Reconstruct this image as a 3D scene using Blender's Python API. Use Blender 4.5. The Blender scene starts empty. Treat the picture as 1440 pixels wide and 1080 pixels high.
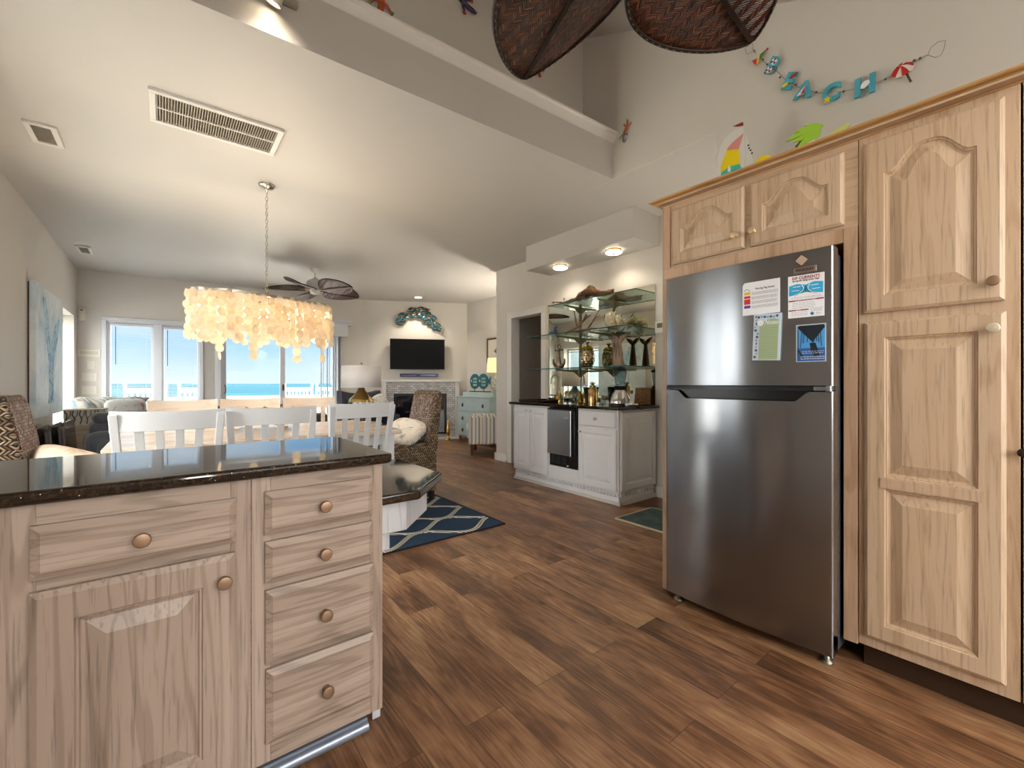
import bpy, bmesh, math, random
from math import sin, cos, pi, atan, atan2, sqrt, hypot, radians, degrees
from mathutils import Vector, Matrix
SC = bpy.context.scene
COL = SC.collection
random.seed(7)
# ---------------------------------------------------------------- camera numbers, measured from the photograph
FPX, CX, CY, HC = 615.0, 720.0, 539.0, 1.13
YAW = atan(488 / 615.0)
FW = (sin(YAW), cos(YAW)); RT = (cos(YAW), -sin(YAW))
def at(px, py, X=None, Y=None, z=None):
    u = (px - CX) / FPX; v = (CY - py) / FPX
    r = (FW[0] + u * RT[0], FW[1] + u * RT[1], v)
    t = (z - HC) / r[2] if z is not None else (X / r[0] if X is not None else Y / r[1])
    return Vector((t * r[0], t * r[1], HC + t * r[2]))

# ---------------------------------------------------------------- mesh builder
class MB:
    def __init__(s, M=None):
        s.v = []; s.f = []; s.mi = []; s.sm = []; s.M = M or Matrix(); s.k = 0
    def add(s, vs, fs, smooth=False, k=None):
        b = len(s.v); s.v += [s.M @ Vector(p) for p in vs]
        for f in fs:
            s.f.append([b + i for i in f]); s.mi.append(s.k if k is None else k); s.sm.append(smooth)
        return s
    def box(s, x0, x1, y0, y1, z0, z1, k=None):
        if x0 > x1: x0, x1 = x1, x0
        if y0 > y1: y0, y1 = y1, y0
        if z0 > z1: z0, z1 = z1, z0
        vs = [(x, y, z) for z in (z0, z1) for y in (y0, y1) for x in (x0, x1)]
        return s.add(vs, [(0, 2, 3, 1), (4, 5, 7, 6), (0, 1, 5, 4), (2, 6, 7, 3), (0, 4, 6, 2), (1, 3, 7, 5)], k=k)
    def cbox(s, c, sz, k=None):
        return s.box(c[0]-sz[0]/2, c[0]+sz[0]/2, c[1]-sz[1]/2, c[1]+sz[1]/2, c[2]-sz[2]/2, c[2]+sz[2]/2, k)
    def hexa(s, bot, top, k=None):
        n = len(bot)
        return s.add(list(bot) + list(top), [tuple(reversed(range(n))), tuple(range(n, 2*n))] +
                     [(i, (i+1) % n, n + (i+1) % n, n + i) for i in range(n)], k=k)
    def prism(s, poly, z0, z1, k=None):
        return s.hexa([(p[0], p[1], z0) for p in poly], [(p[0], p[1], z1) for p in poly], k)
    def bar(s, a, b, w, h, k=None, up=(0, 0, 1)):
        a = Vector(a); b = Vector(b); d = (b - a).normalized(); u = Vector(up)
        if abs(d.dot(u)) > .97: u = Vector((0, 1, 0))
        x = d.cross(u).normalized(); y = x.cross(d)
        q = [(-w/2, -h/2), (w/2, -h/2), (w/2, h/2), (-w/2, h/2)]
        return s.hexa([a + x*i + y*j for i, j in q], [b + x*i + y*j for i, j in q], k)
    def loft(s, loops, smooth=True, c0=True, c1=True, closed=True, k=None):
        n = len(loops[0]); vs = [p for l in loops for p in l]; fs = []
        m = n if closed else n - 1
        for i in range(len(loops) - 1):
            for j in range(m):
                a = i*n + j; b = i*n + (j+1) % n
                fs.append((a, b, b + n, a + n))
        s.add(vs, fs, smooth, k)
        if c0: s.add(loops[0], [tuple(reversed(range(n)))], False, k)
        if c1: s.add(loops[-1], [tuple(range(n))], False, k)
        return s
    def cyl(s, a, b, r0, r1=None, n=16, smooth=True, caps=True, k=None):
        r1 = r0 if r1 is None else r1
        return s.tube([a, b], [r0, r1], n, k=k, caps=caps)
    def tube(s, pts, r, n=8, closed=False, k=None, caps=True, flat=None):
        pts = [Vector(p) for p in pts]; N = len(pts)
        rr = r if isinstance(r, (list, tuple)) else [r] * N
        loops = []; px = None
        for i, p in enumerate(pts):
            if closed: d = pts[(i+1) % N] - pts[i-1]
            else: d = pts[min(i+1, N-1)] - pts[max(i-1, 0)]
            d = d.normalized() if d.length > 1e-9 else Vector((0, 0, 1))
            if px is None:
                u = Vector((0, 0, 1)) if abs(d.z) < .9 else Vector((1, 0, 0))
                px = d.cross(u).normalized()
            px = (px - d * px.dot(d)); px = px.normalized() if px.length > 1e-6 else d.orthogonal().normalized()
            py = d.cross(px)
            loops.append([p + (px * cos(2*pi*j/n) + py * sin(2*pi*j/n)) * rr[i] for j in range(n)])
        if closed: loops.append(loops[0])
        return s.loft(loops, True, caps and not closed, caps and not closed, k=k)
    def lathe(s, prof, n=24, c=(0, 0, 0), k=None, sx=1, sy=1):
        loops = [[(c[0] + r*sx*cos(2*pi*j/n), c[1] + r*sy*sin(2*pi*j/n), c[2] + z) for j in range(n)] for r, z in prof]
        return s.loft(loops, True, prof[0][0] > 1e-5, prof[-1][0] > 1e-5, k=k)
    def ell(s, c, r, nu=16, nv=10, k=None, p=1.0):
        def q(t): return math.copysign(abs(t) ** p, t)
        loops = []
        for i in range(nv + 1):
            a = -pi/2 + pi * i / nv
            ca = max(q(cos(a)), 1e-4)
            loops.append([(c[0] + r[0]*ca*q(cos(2*pi*j/nu)), c[1] + r[1]*ca*q(sin(2*pi*j/nu)), c[2] + r[2]*q(sin(a))) for j in range(nu)])
        return s.loft(loops, True, False, False, k=k)
    def plate(s, poly, y0, y1, k=None):      # polygon in x,z with depth along y
        return s.hexa([(p[0], y0, p[1]) for p in poly], [(p[0], y1, p[1]) for p in poly], k)
    def build(s, name, mat, parent=None, bevel=0.0, sub=0, seg=2, loc=None, solid=0):
        me = bpy.data.meshes.new(name)
        me.from_pydata([tuple(p) for p in s.v], [], s.f)
        mats = mat if isinstance(mat, (list, tuple)) else [mat]
        for m in mats: me.materials.append(m)
        me.polygons.foreach_set('material_index', s.mi)
        me.polygons.foreach_set('use_smooth', s.sm)
        bm = bmesh.new(); bm.from_mesh(me); bmesh.ops.recalc_face_normals(bm, faces=bm.faces); bm.to_mesh(me); bm.free()
        me.update()
        o = bpy.data.objects.new(name, me); COL.objects.link(o)
        if parent is not None: o.parent = parent
        if loc is not None: o.location = loc
        if bevel:
            b = o.modifiers.new('bevel', 'BEVEL'); b.width = bevel; b.segments = seg; b.limit_method = 'ANGLE'; b.angle_limit = radians(40)
            b.harden_normals = False
        if sub:
            m = o.modifiers.new('sub', 'SUBSURF'); m.levels = sub; m.render_levels = sub
        return o
def tag(o, label, cat, group=None, kind=None):
    if label: o['label'] = label
    if cat: o['category'] = cat
    if group: o['group'] = group
    if kind: o['kind'] = kind
    return o
def thing(name, label, cat, loc=(0, 0, 0), rz=0.0, group=None):
    o = bpy.data.objects.new(name, None); COL.objects.link(o)
    o.empty_display_size = .1; o.location = loc; o.rotation_euler = (0, 0, rz)
    return tag(o, label, cat, group)
def struct(mb, name, mat, **k):
    o = mb.build(name, mat, **k); o['kind'] = 'structure'; return o
def dup(root, loc, rz=None, label=None, scale=None):
    r = root.copy(); COL.objects.link(r); r.location = loc
    if rz is not None: r.rotation_euler = (0, 0, rz)
    if label: r['label'] = label
    if scale: r.scale = scale
    def kids(src, dst):
        for ch in list(src.children):
            c = ch.copy(); COL.objects.link(c); c.parent = dst; kids(ch, c)
    kids(root, r)
    return r
def text_part(s, size, ext, mat, parent, M, name='lettering', bold=0.0, sx=1.0, center=True, shear=0.0):
    cu = bpy.data.curves.new(name, 'FONT'); cu.body = s; cu.size = size; cu.extrude = ext; cu.offset = bold
    cu.shear = shear
    if center: cu.align_x = 'CENTER'; cu.align_y = 'CENTER'
    o = bpy.data.objects.new(name, cu)
    me = bpy.data.meshes.new_from_object(o)
    bpy.data.objects.remove(o); bpy.data.curves.remove(cu)
    me.transform(Matrix.Diagonal((sx, 1, 1, 1))); me.transform(M); me.materials.clear(); me.materials.append(mat)
    ob = bpy.data.objects.new(name, me); COL.objects.link(ob); ob.parent = parent
    return ob
# text that stands in the local x-z plane and reads from -y
STAND = Matrix.Rotation(pi/2, 4, 'X')

# ---------------------------------------------------------------- materials
def lin(c):
    if isinstance(c, str):
        c = tuple(int(c[i:i+2], 16) for i in (0, 2, 4))
    r = []
    for v in c[:3]:
        v /= 255.0
        r.append(v / 12.92 if v <= .04045 else ((v + .055) / 1.055) ** 2.4)
    return (*r, 1.0)
MC = {}
def newmat(name):
    m = bpy.data.materials.new(name); m.use_nodes = True
    nt = m.node_tree; b = nt.nodes['Principled BSDF']
    return m, nt, b
def N(nt, t, **k):
    n = nt.nodes.new(t)
    for a, v in k.items():
        if a.startswith('i_'):
            n.inputs[a[2:].replace('_', ' ')].default_value = v
        else: setattr(n, a, v)
    return n
def plain(name, c, rough=.5, metal=0.0, spec=.5, emit=None, es=0.0, coat=0.0, trans=0.0, ior=1.45, bump=0.0, bs=200.0, alpha=1.0, sheen=0.0, var=0.0, vs=5.0):
    if name in MC: return MC[name]
    m, nt, b = newmat(name)
    b.inputs['Base Color'].default_value = lin(c); b.inputs['Roughness'].default_value = rough
    b.inputs['Metallic'].default_value = metal; b.inputs['Specular IOR Level'].default_value = spec
    b.inputs['IOR'].default_value = ior; b.inputs['Coat Weight'].default_value = coat
    b.inputs['Transmission Weight'].default_value = trans; b.inputs['Alpha'].default_value = alpha
    b.inputs['Sheen Weight'].default_value = sheen
    if emit: b.inputs['Emission Color'].default_value = lin(emit); b.inputs['Emission Strength'].default_value = es
    if bump or var:
        tc = N(nt, 'ShaderNodeTexCoord'); no = N(nt, 'ShaderNodeTexNoise'); no.inputs['Scale'].default_value = bs if bump else vs
        no.inputs['Detail'].default_value = 3
        nt.links.new(tc.outputs['Object'], no.inputs['Vector'])
        if bump:
            bu = N(nt, 'ShaderNodeBump'); bu.inputs['Strength'].default_value = bump; bu.inputs['Distance'].default_value = .003
            nt.links.new(no.outputs['Fac'], bu.inputs['Height']); nt.links.new(bu.outputs['Normal'], b.inputs['Normal'])
        if var:
            n2 = N(nt, 'ShaderNodeTexNoise'); n2.inputs['Scale'].default_value = vs; n2.inputs['Detail'].default_value = 4
            nt.links.new(tc.outputs['Object'], n2.inputs['Vector'])
            mx = N(nt, 'ShaderNodeMix', data_type='RGBA', blend_type='MULTIPLY'); mx.inputs[0].default_value = 1
            rp = N(nt, 'ShaderNodeValToRGB'); rp.color_ramp.elements[0].position = .3; rp.color_ramp.elements[1].position = .7
            rp.color_ramp.elements[0].color = (1-var, 1-var, 1-var, 1); rp.color_ramp.elements[1].color = (1, 1, 1, 1)
            nt.links.new(n2.outputs['Fac'], rp.inputs['Fac'])
            mx.inputs[6].default_value = lin(c); nt.links.new(rp.outputs['Color'], mx.inputs[7])
            nt.links.new(mx.outputs[2], b.inputs['Base Color'])
    MC[name] = m; return m
def ramp(nt, stops):
    r = N(nt, 'ShaderNodeValToRGB'); e = r.color_ramp.elements
    while len(e) > 1: e.remove(e[-1])
    e[0].position = stops[0][0]; e[0].color = lin(stops[0][1])
    for p, c in stops[1:]:
        x = e.new(p); x.color = lin(c)
    return r
def wood(name, cols, axis='Z', rough=.42, scale=1.0, fine=.35, contrast=1.0):
    """straight-grained wood with cathedral figure, grain running along the object's own AXIS"""
    if name in MC: return MC[name]
    m, nt, b = newmat(name); L = nt.links
    tc = N(nt, 'ShaderNodeTexCoord'); mp = N(nt, 'ShaderNodeMapping')
    sc = {'X': (.7, 9, 9), 'Y': (9, .7, 9), 'Z': (9, 9, .7)}[axis]
    mp.inputs['Scale'].default_value = tuple(v*scale for v in sc)
    L.new(tc.outputs['Object'], mp.inputs['Vector'])
    n1 = N(nt, 'ShaderNodeTexNoise'); n1.inputs['Scale'].default_value = 1.0; n1.inputs['Detail'].default_value = 2; n1.inputs['Distortion'].default_value = .6
    L.new(mp.outputs['Vector'], n1.inputs['Vector'])
    # rings from the first noise
    mul = N(nt, 'ShaderNodeMath', operation='MULTIPLY'); mul.inputs[1].default_value = 46; L.new(n1.outputs['Fac'], mul.inputs[0])
    sn = N(nt, 'ShaderNodeMath', operation='SINE'); L.new(mul.outputs[0], sn.inputs[0])
    mp2 = N(nt, 'ShaderNodeMapping'); s2 = {'X': (7, 170, 170), 'Y': (170, 7, 170), 'Z': (170, 170, 7)}[axis]
    mp2.inputs['Scale'].default_value = s2; L.new(tc.outputs['Object'], mp2.inputs['Vector'])
    n2 = N(nt, 'ShaderNodeTexNoise'); n2.inputs['Scale'].default_value = 1.0; n2.inputs['Detail'].default_value = 5
    L.new(mp2.outputs['Vector'], n2.inputs['Vector'])
    # sharpened growth rings
    pw = N(nt, 'ShaderNodeMapRange', interpolation_type='SMOOTHSTEP'); pw.inputs['From Min'].default_value = .35; pw.inputs['From Max'].default_value = 1.0; L.new(sn.outputs[0], pw.inputs['Value'])
    a1 = N(nt, 'ShaderNodeMath', operation='MULTIPLY_ADD'); a1.inputs[1].default_value = -.16*contrast; a1.inputs[2].default_value = .5; L.new(pw.outputs[0], a1.inputs[0])
    n3 = N(nt, 'ShaderNodeTexNoise'); n3.inputs['Scale'].default_value = .9; n3.inputs['Detail'].default_value = 1
    L.new(mp.outputs['Vector'], n3.inputs['Vector'])
    a3 = N(nt, 'ShaderNodeMath', operation='MULTIPLY_ADD'); a3.inputs[1].default_value = .55*contrast; a3.inputs[2].default_value = -.27*contrast; L.new(n3.outputs['Fac'], a3.inputs[0])
    a4 = N(nt, 'ShaderNodeMath', operation='ADD'); L.new(a1.outputs[0], a4.inputs[0]); L.new(a3.outputs[0], a4.inputs[1])
    r = ramp(nt, [(.22, cols[0]), (.5, cols[1]), (.78, cols[2])]); L.new(a4.outputs[0], r.inputs['Fac'])
    # short dark pores along the grain
    pr = N(nt, 'ShaderNodeMapRange'); pr.inputs['From Min'].default_value = .54; pr.inputs['From Max'].default_value = .68; pr.inputs['To Min'].default_value = 1.0; pr.inputs['To Max'].default_value = 1.0 - fine*.62; L.new(n2.outputs['Fac'], pr.inputs['Value'])
    ml = N(nt, 'ShaderNodeVectorMath', operation='SCALE'); L.new(r.outputs['Color'], ml.inputs[0]); L.new(pr.outputs[0], ml.inputs['Scale'])
    L.new(ml.outputs[0], b.inputs['Base Color']); b.inputs['Roughness'].default_value = rough
    bu = N(nt, 'ShaderNodeBump'); bu.inputs['Strength'].default_value = .12; bu.inputs['Distance'].default_value = .002
    L.new(pr.outputs[0], bu.inputs['Height']); L.new(bu.outputs['Normal'], b.inputs['Normal'])
    MC[name] = m; return m
def weave(name, dark, mids, plane='V', w=.03, h=.016, mortar=.3, bump=.9, rough=.6, rot=0.0):
    """basket weave: offset short strands, each with its own tone"""
    if name in MC: return MC[name]
    m, nt, b = newmat(name); L = nt.links
    tc = N(nt, 'ShaderNodeTexCoord'); sp = N(nt, 'ShaderNodeSeparateXYZ'); L.new(tc.outputs['Object'], sp.inputs[0])
    cb = N(nt, 'ShaderNodeCombineXYZ')
    if plane == 'V':
        ad = N(nt, 'ShaderNodeMath', operation='ADD'); L.new(sp.outputs[0], ad.inputs[0]); L.new(sp.outputs[1], ad.inputs[1])
        L.new(ad.outputs[0], cb.inputs[0]); L.new(sp.outputs[2], cb.inputs[1])
    else:
        L.new(sp.outputs[0], cb.inputs[0]); L.new(sp.outputs[1], cb.inputs[1])
    mp = N(nt, 'ShaderNodeMapping'); mp.inputs['Rotation'].default_value = (0, 0, rot); L.new(cb.outputs[0], mp.inputs['Vector'])
    br = N(nt, 'ShaderNodeTexBrick'); br.offset = .5; L.new(mp.outputs['Vector'], br.inputs['Vector'])
    br.inputs['Scale'].default_value = 1.0; br.inputs['Brick Width'].default_value = w; br.inputs['Row Height'].default_value = h
    br.inputs['Mortar Size'].default_value = h * mortar * .5; br.inputs['Mortar Smooth'].default_value = .9; br.inputs['Bias'].default_value = 0
    br.inputs['Color1'].default_value = (0, 0, 0, 1); br.inputs['Color2'].default_value = (1, 1, 1, 1); br.inputs['Mortar'].default_value = (.5, .5, .5, 1)
    r = ramp(nt, [(i / max(1, len(mids)-1), c) for i, c in enumerate(mids)]); L.new(br.outputs['Color'], r.inputs['Fac'])
    mx = N(nt, 'ShaderNodeMix', data_type='RGBA'); mx.inputs[7].default_value = lin(dark)
    L.new(br.outputs['Fac'], mx.inputs[0]); L.new(r.outputs['Color'], mx.inputs[6]); L.new(mx.outputs[2], b.inputs['Base Color'])
    iv = N(nt, 'ShaderNodeMath', operation='SUBTRACT'); iv.inputs[0].default_value = 1; L.new(br.outputs['Fac'], iv.inputs[1])
    bu = N(nt, 'ShaderNodeBump'); bu.inputs['Strength'].default_value = bump; bu.inputs['Distance'].default_value = .006
    L.new(iv.outputs[0], bu.inputs['Height']); L.new(bu.outputs['Normal'], b.inputs['Normal'])
    b.inputs['Roughness'].default_value = rough
    MC[name] = m; return m
def stripes(name, cols, axis=0, period=.1, rough=.85):
    if name in MC: return MC[name]
    m, nt, b = newmat(name); L = nt.links
    tc = N(nt, 'ShaderNodeTexCoord'); sp = N(nt, 'ShaderNodeSeparateXYZ'); L.new(tc.outputs['Object'], sp.inputs[0])
    src = sp.outputs[axis] if axis < 3 else None
    if axis == 3:
        ad = N(nt, 'ShaderNodeMath', operation='ADD'); L.new(sp.outputs[0], ad.inputs[0]); L.new(sp.outputs[1], ad.inputs[1]); src = ad.outputs[0]
    d = N(nt, 'ShaderNodeMath', operation='DIVIDE'); d.inputs[1].default_value = period; L.new(src, d.inputs[0])
    fr = N(nt, 'ShaderNodeMath', operation='FRACT'); L.new(d.outputs[0], fr.inputs[0])
    r = ramp(nt, cols); r.color_ramp.interpolation = 'CONSTANT'; L.new(fr.outputs[0], r.inputs['Fac'])
    L.new(r.outputs['Color'], b.inputs['Base Color']); b.inputs['Roughness'].default_value = rough
    MC[name] = m; return m
def floor_mat():
    m, nt, b = newmat('plank_floor'); L = nt.links
    tc = N(nt, 'ShaderNodeTexCoord'); sp = N(nt, 'ShaderNodeSeparateXYZ'); L.new(tc.outputs['Object'], sp.inputs[0])
    cb = N(nt, 'ShaderNodeCombineXYZ'); L.new(sp.outputs[1], cb.inputs[0]); L.new(sp.outputs[0], cb.inputs[1])
    br = N(nt, 'ShaderNodeTexBrick'); br.offset = .37; br.offset_frequency = 2; br.squash = 1
    L.new(cb.outputs[0], br.inputs['Vector']); br.inputs['Scale'].default_value = 1; br.inputs['Brick Width'].default_value = 1.22
    br.inputs['Row Height'].default_value = .155; br.inputs['Mortar Size'].default_value = .0012; br.inputs['Mortar Smooth'].default_value = .2
    br.inputs['Color1'].default_value = (0, 0, 0, 1); br.inputs['Color2'].default_value = (1, 1, 1, 1)
    # shift the grain of each plank
    sc = N(nt, 'ShaderNodeVectorMath', operation='SCALE'); sc.inputs['Scale'].default_value = 7.3; L.new(br.outputs['Color'], sc.inputs[0])
    ad = N(nt, 'ShaderNodeVectorMath', operation='ADD'); L.new(cb.outputs[0], ad.inputs[0]); L.new(sc.outputs[0], ad.inputs[1])
    mp = N(nt, 'ShaderNodeMapping'); mp.inputs['Scale'].default_value = (1.1, 9, 5); L.new(ad.outputs[0], mp.inputs['Vector'])
    n1 = N(nt, 'ShaderNodeTexNoise'); n1.inputs['Scale'].default_value = 1; n1.inputs['Detail'].default_value = 3; n1.inputs['Distortion'].default_value = .5
    L.new(mp.outputs['Vector'], n1.inputs['Vector'])
    mu = N(nt, 'ShaderNodeMath', operation='MULTIPLY'); mu.inputs[1].default_value = 60; L.new(n1.outputs['Fac'], mu.inputs[0])
    sn = N(nt, 'ShaderNodeMath', operation='SINE'); L.new(mu.outputs[0], sn.inputs[0])
    mp2 = N(nt, 'ShaderNodeMapping'); mp2.inputs['Scale'].default_value = (5, 120, 9); L.new(ad.outputs[0], mp2.inputs['Vector'])
    n2 = N(nt, 'ShaderNodeTexNoise'); n2.inputs['Scale'].default_value = 1; n2.inputs['Detail'].default_value = 4; L.new(mp2.outputs['Vector'], n2.inputs['Vector'])
    n3 = N(nt, 'ShaderNodeTexNoise'); n3.inputs['Scale'].default_value = 2.2; n3.inputs['Detail'].default_value = 4; n3.inputs['Roughness'].default_value = .6
    mp3 = N(nt, 'ShaderNodeMapping'); mp3.inputs['Scale'].default_value = (1.0, 2.6, 3); L.new(ad.outputs[0], mp3.inputs['Vector']); L.new(mp3.outputs['Vector'], n3.inputs['Vector'])
    def madd(src, k, c):
        x = N(nt, 'ShaderNodeMath', operation='MULTIPLY_ADD'); x.inputs[1].default_value = k
        if isinstance(c, float): x.inputs[2].default_value = c
        else: L.new(c, x.inputs[2])
        L.new(src, x.inputs[0]); return x.outputs[0]
    bw = N(nt, 'ShaderNodeRGBToBW'); L.new(br.outputs['Color'], bw.inputs[0])
    v = madd(sn.outputs[0], .045, -.30); v = madd(n2.outputs['Fac'], .42, v); v = madd(n3.outputs['Fac'], 1.02, v); v = madd(bw.outputs[0], .20, v)
    r = ramp(nt, [(.2, '3a2417'), (.42, '65432b'), (.58, '876043'), (.8, 'aa8662')]); L.new(v, r.inputs['Fac'])
    mx = N(nt, 'ShaderNodeMix', data_type='RGBA'); mx.inputs[7].default_value = lin('3a2719'); L.new(br.outputs['Fac'], mx.inputs[0]); L.new(r.outputs['Color'], mx.inputs[6])
    # knots
    vo = N(nt, 'ShaderNodeTexVoronoi'); vo.inputs['Scale'].default_value = 1.9; mp4 = N(nt, 'ShaderNodeMapping'); mp4.inputs['Scale'].default_value = (.7, 1.6, 1)
    L.new(ad.outputs[0], mp4.inputs['Vector']); L.new(mp4.outputs['Vector'], vo.inputs['Vector'])
    kr = ramp(nt, [(0, (255, 255, 255)), (.05, (0, 0, 0))]); L.new(vo.outputs['Distance'], kr.inputs['Fac'])
    m2 = N(nt, 'ShaderNodeMix', data_type='RGBA'); m2.inputs[7].default_value = lin('301d12'); L.new(kr.outputs['Color'], m2.inputs[0]); L.new(mx.outputs[2], m2.inputs[6])
    L.new(m2.outputs[2], b.inputs['Base Color']); b.inputs['Roughness'].default_value = .38
    rr = N(nt, 'ShaderNodeMath', operation='MULTIPLY_ADD'); rr.inputs[1].default_value = .25; rr.inputs[2].default_value = .27; L.new(n3.outputs['Fac'], rr.inputs[0]); L.new(rr.outputs[0], b.inputs['Roughness'])
    bu = N(nt, 'ShaderNodeBump'); bu.inputs['Strength'].default_value = .15; bu.inputs['Distance'].default_value = .002; L.new(v, bu.inputs['Height'])
    L.new(bu.outputs['Normal'], b.inputs['Normal'])
    return m
def granite_mat():
    m, nt, b = newmat('black_granite'); L = nt.links
    tc = N(nt, 'ShaderNodeTexCoord'); vo = N(nt, 'ShaderNodeTexVoronoi'); vo.inputs['Scale'].default_value = 260; L.new(tc.outputs['Object'], vo.inputs['Vector'])
    no = N(nt, 'ShaderNodeTexNoise'); no.inputs['Scale'].default_value = 130; no.inputs['Detail'].default_value = 5; L.new(tc.outputs['Object'], no.inputs['Vector'])
    r = ramp(nt, [(.35, '120d09'), (.55, '2a1d12'), (.68, '3d2b18'), (.75, '1a1410')]); L.new(no.outputs['Fac'], r.inputs['Fac'])
    sp = N(nt, 'ShaderNodeSeparateColor'); L.new(vo.outputs['Color'], sp.inputs[0])
    gt = N(nt, 'ShaderNodeMath', operation='GREATER_THAN'); gt.inputs[1].default_value = .985; L.new(sp.outputs[0], gt.inputs[0])
    lt = N(nt, 'ShaderNodeMath', operation='LESS_THAN'); lt.inputs[1].default_value = .28; L.new(vo.outputs['Distance'], lt.inputs[0])
    mu = N(nt, 'ShaderNodeMath', operation='MULTIPLY'); L.new(gt.outputs[0], mu.inputs[0]); L.new(lt.outputs[0], mu.inputs[1])
    mx = N(nt, 'ShaderNodeMix', data_type='RGBA'); mx.inputs[7].default_value = lin('d8d2c4'); L.new(mu.outputs[0], mx.inputs[0]); L.new(r.outputs['Color'], mx.inputs[6])
    L.new(mx.outputs[2], b.inputs['Base Color']); b.inputs['Roughness'].default_value = .045; b.inputs['IOR'].default_value = 1.52
    return m
def steel_mat(name, c, rough, aniso=.7, metal=1.0):
    m, nt, b = newmat(name); L = nt.links
    b.inputs['Base Color'].default_value = lin(c); b.inputs['Metallic'].default_value = metal; b.inputs['Roughness'].default_value = rough
    b.inputs['Anisotropic'].default_value = aniso; b.inputs['Anisotropic Rotation'].default_value = .25
    tg = N(nt, 'ShaderNodeTangent', direction_type='RADIAL', axis='Z'); L.new(tg.outputs[0], b.inputs['Tangent'])
    tc = N(nt, 'ShaderNodeTexCoord'); mp = N(nt, 'ShaderNodeMapping'); mp.inputs['Scale'].default_value = (3, 3, 900); L.new(tc.outputs['Object'], mp.inputs['Vector'])
    no = N(nt, 'ShaderNodeTexNoise'); no.inputs['Scale'].default_value = 1; L.new(mp.outputs['Vector'], no.inputs['Vector'])
    bu = N(nt, 'ShaderNodeBump'); bu.inputs['Strength'].default_value = .05; bu.inputs['Distance'].default_value = .0005
    L.new(no.outputs['Fac'], bu.inputs['Height']); L.new(bu.outputs['Normal'], b.inputs['Normal'])
    return m
OAK = ('7c6a5c', 'a28f81', 'bcab9d')
OAKR = ('a28463', 'c2a88c', 'd6c0a6')
oakZ = wood('pickled_oak_vertical', OAK, 'Z', fine=.5, contrast=.9); oakX = wood('pickled_oak_across', OAK, 'X', fine=.5, contrast=.9)
mapZ = wood('maple_vertical', OAKR, 'Z', fine=.4, contrast=.6); mapX = wood('maple_across', OAKR, 'X', fine=.4, contrast=.6)
cornice_w = wood('honey_wood', ('a87f4c', 'c79c66', 'd9b37d'), 'X', fine=.25)
whitew = plain('white_painted_wood', 'cfd2d5', .35, bump=.05, bs=60)
trimw = plain('white_trim', 'd9d7d3', .4)
cabw = plain('white_cabinet_paint', 'e8eaed', .35)
WALLC = 'cdc8c0'
wallm = plain('wall_paint', WALLC, .55, bump=.08, bs=300)
ceilm = plain('ceiling_paint', 'c4c1bc', .5, bump=.05, bs=200)
floorm = floor_mat(); granite = granite_mat()
steel = steel_mat('brushed_steel', '95989d', .19, .75)
steel2 = steel_mat('brushed_steel_light', 'c9cacb', .3, .6)
fridge_side = plain('fridge_grey_side', '55565a', .4, metal=.3)
black = plain('black_plastic', '0c0c0e', .35)
dark = plain('dark_recess', '120d0a', .8)
chrome = plain('chrome', 'd8d8d6', .08, metal=1)
nickel = plain('satin_nickel', 'b9b4a8', .28, metal=1)
bronze_knob = plain('champagne_knob', '9c8068', .42, metal=.8)
brass = plain('brass', 'd0a24c', .22, metal=1)
gold = plain('mercury_gold', 'c9a968', .2, metal=.9, bump=.3, bs=30)
white_paper = plain('white_paper', 'eceef2', .5)
glass = plain('clear_glass', 'ffffff', .01, trans=1.0, ior=1.45)
def tinted_glass(name, c, f0=.05, f1=.75, pw=4.0):
    """thin glass: tinted see-through with a mirror sheen that grows towards grazing angles"""
    m, nt, b = newmat(name); nt.nodes.remove(b)
    out = nt.nodes['Material Output']; tr = N(nt, 'ShaderNodeBsdfTransparent'); gl = N(nt, 'ShaderNodeBsdfGlossy'); gl.inputs['Roughness'].default_value = .01
    lw = N(nt, 'ShaderNodeLayerWeight'); lw.inputs[0].default_value = .5; mx = N(nt, 'ShaderNodeMixShader'); tr.inputs[0].default_value = lin(c)
    p_ = N(nt, 'ShaderNodeMath', operation='POWER'); p_.inputs[1].default_value = pw; nt.links.new(lw.outputs['Facing'], p_.inputs[0])
    q_ = N(nt, 'ShaderNodeMath', operation='MULTIPLY_ADD'); q_.inputs[1].default_value = f1; q_.inputs[2].default_value = f0; nt.links.new(p_.outputs[0], q_.inputs[0])
    nt.links.new(q_.outputs[0], mx.inputs[0]); nt.links.new(tr.outputs[0], mx.inputs[1]); nt.links.new(gl.outputs[0], mx.inputs[2]); nt.links.new(mx.outputs[0], out.inputs[0])
    return m
pane = tinted_glass('window_glass', 'fbfdfd', .003, .5, 6)
shelf_glass = tinted_glass('shelf_glass', 'ecf6f3', .04, .45)
glass_edge = plain('green_glass_edge', '2f5f58', .15, spec=.8)
jar_glass = tinted_glass('thin_glass', 'eef4f6', .08, .7, 3)
mirror_m = plain('mirror_silver', 'dcdccb', .0, metal=1)
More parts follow.
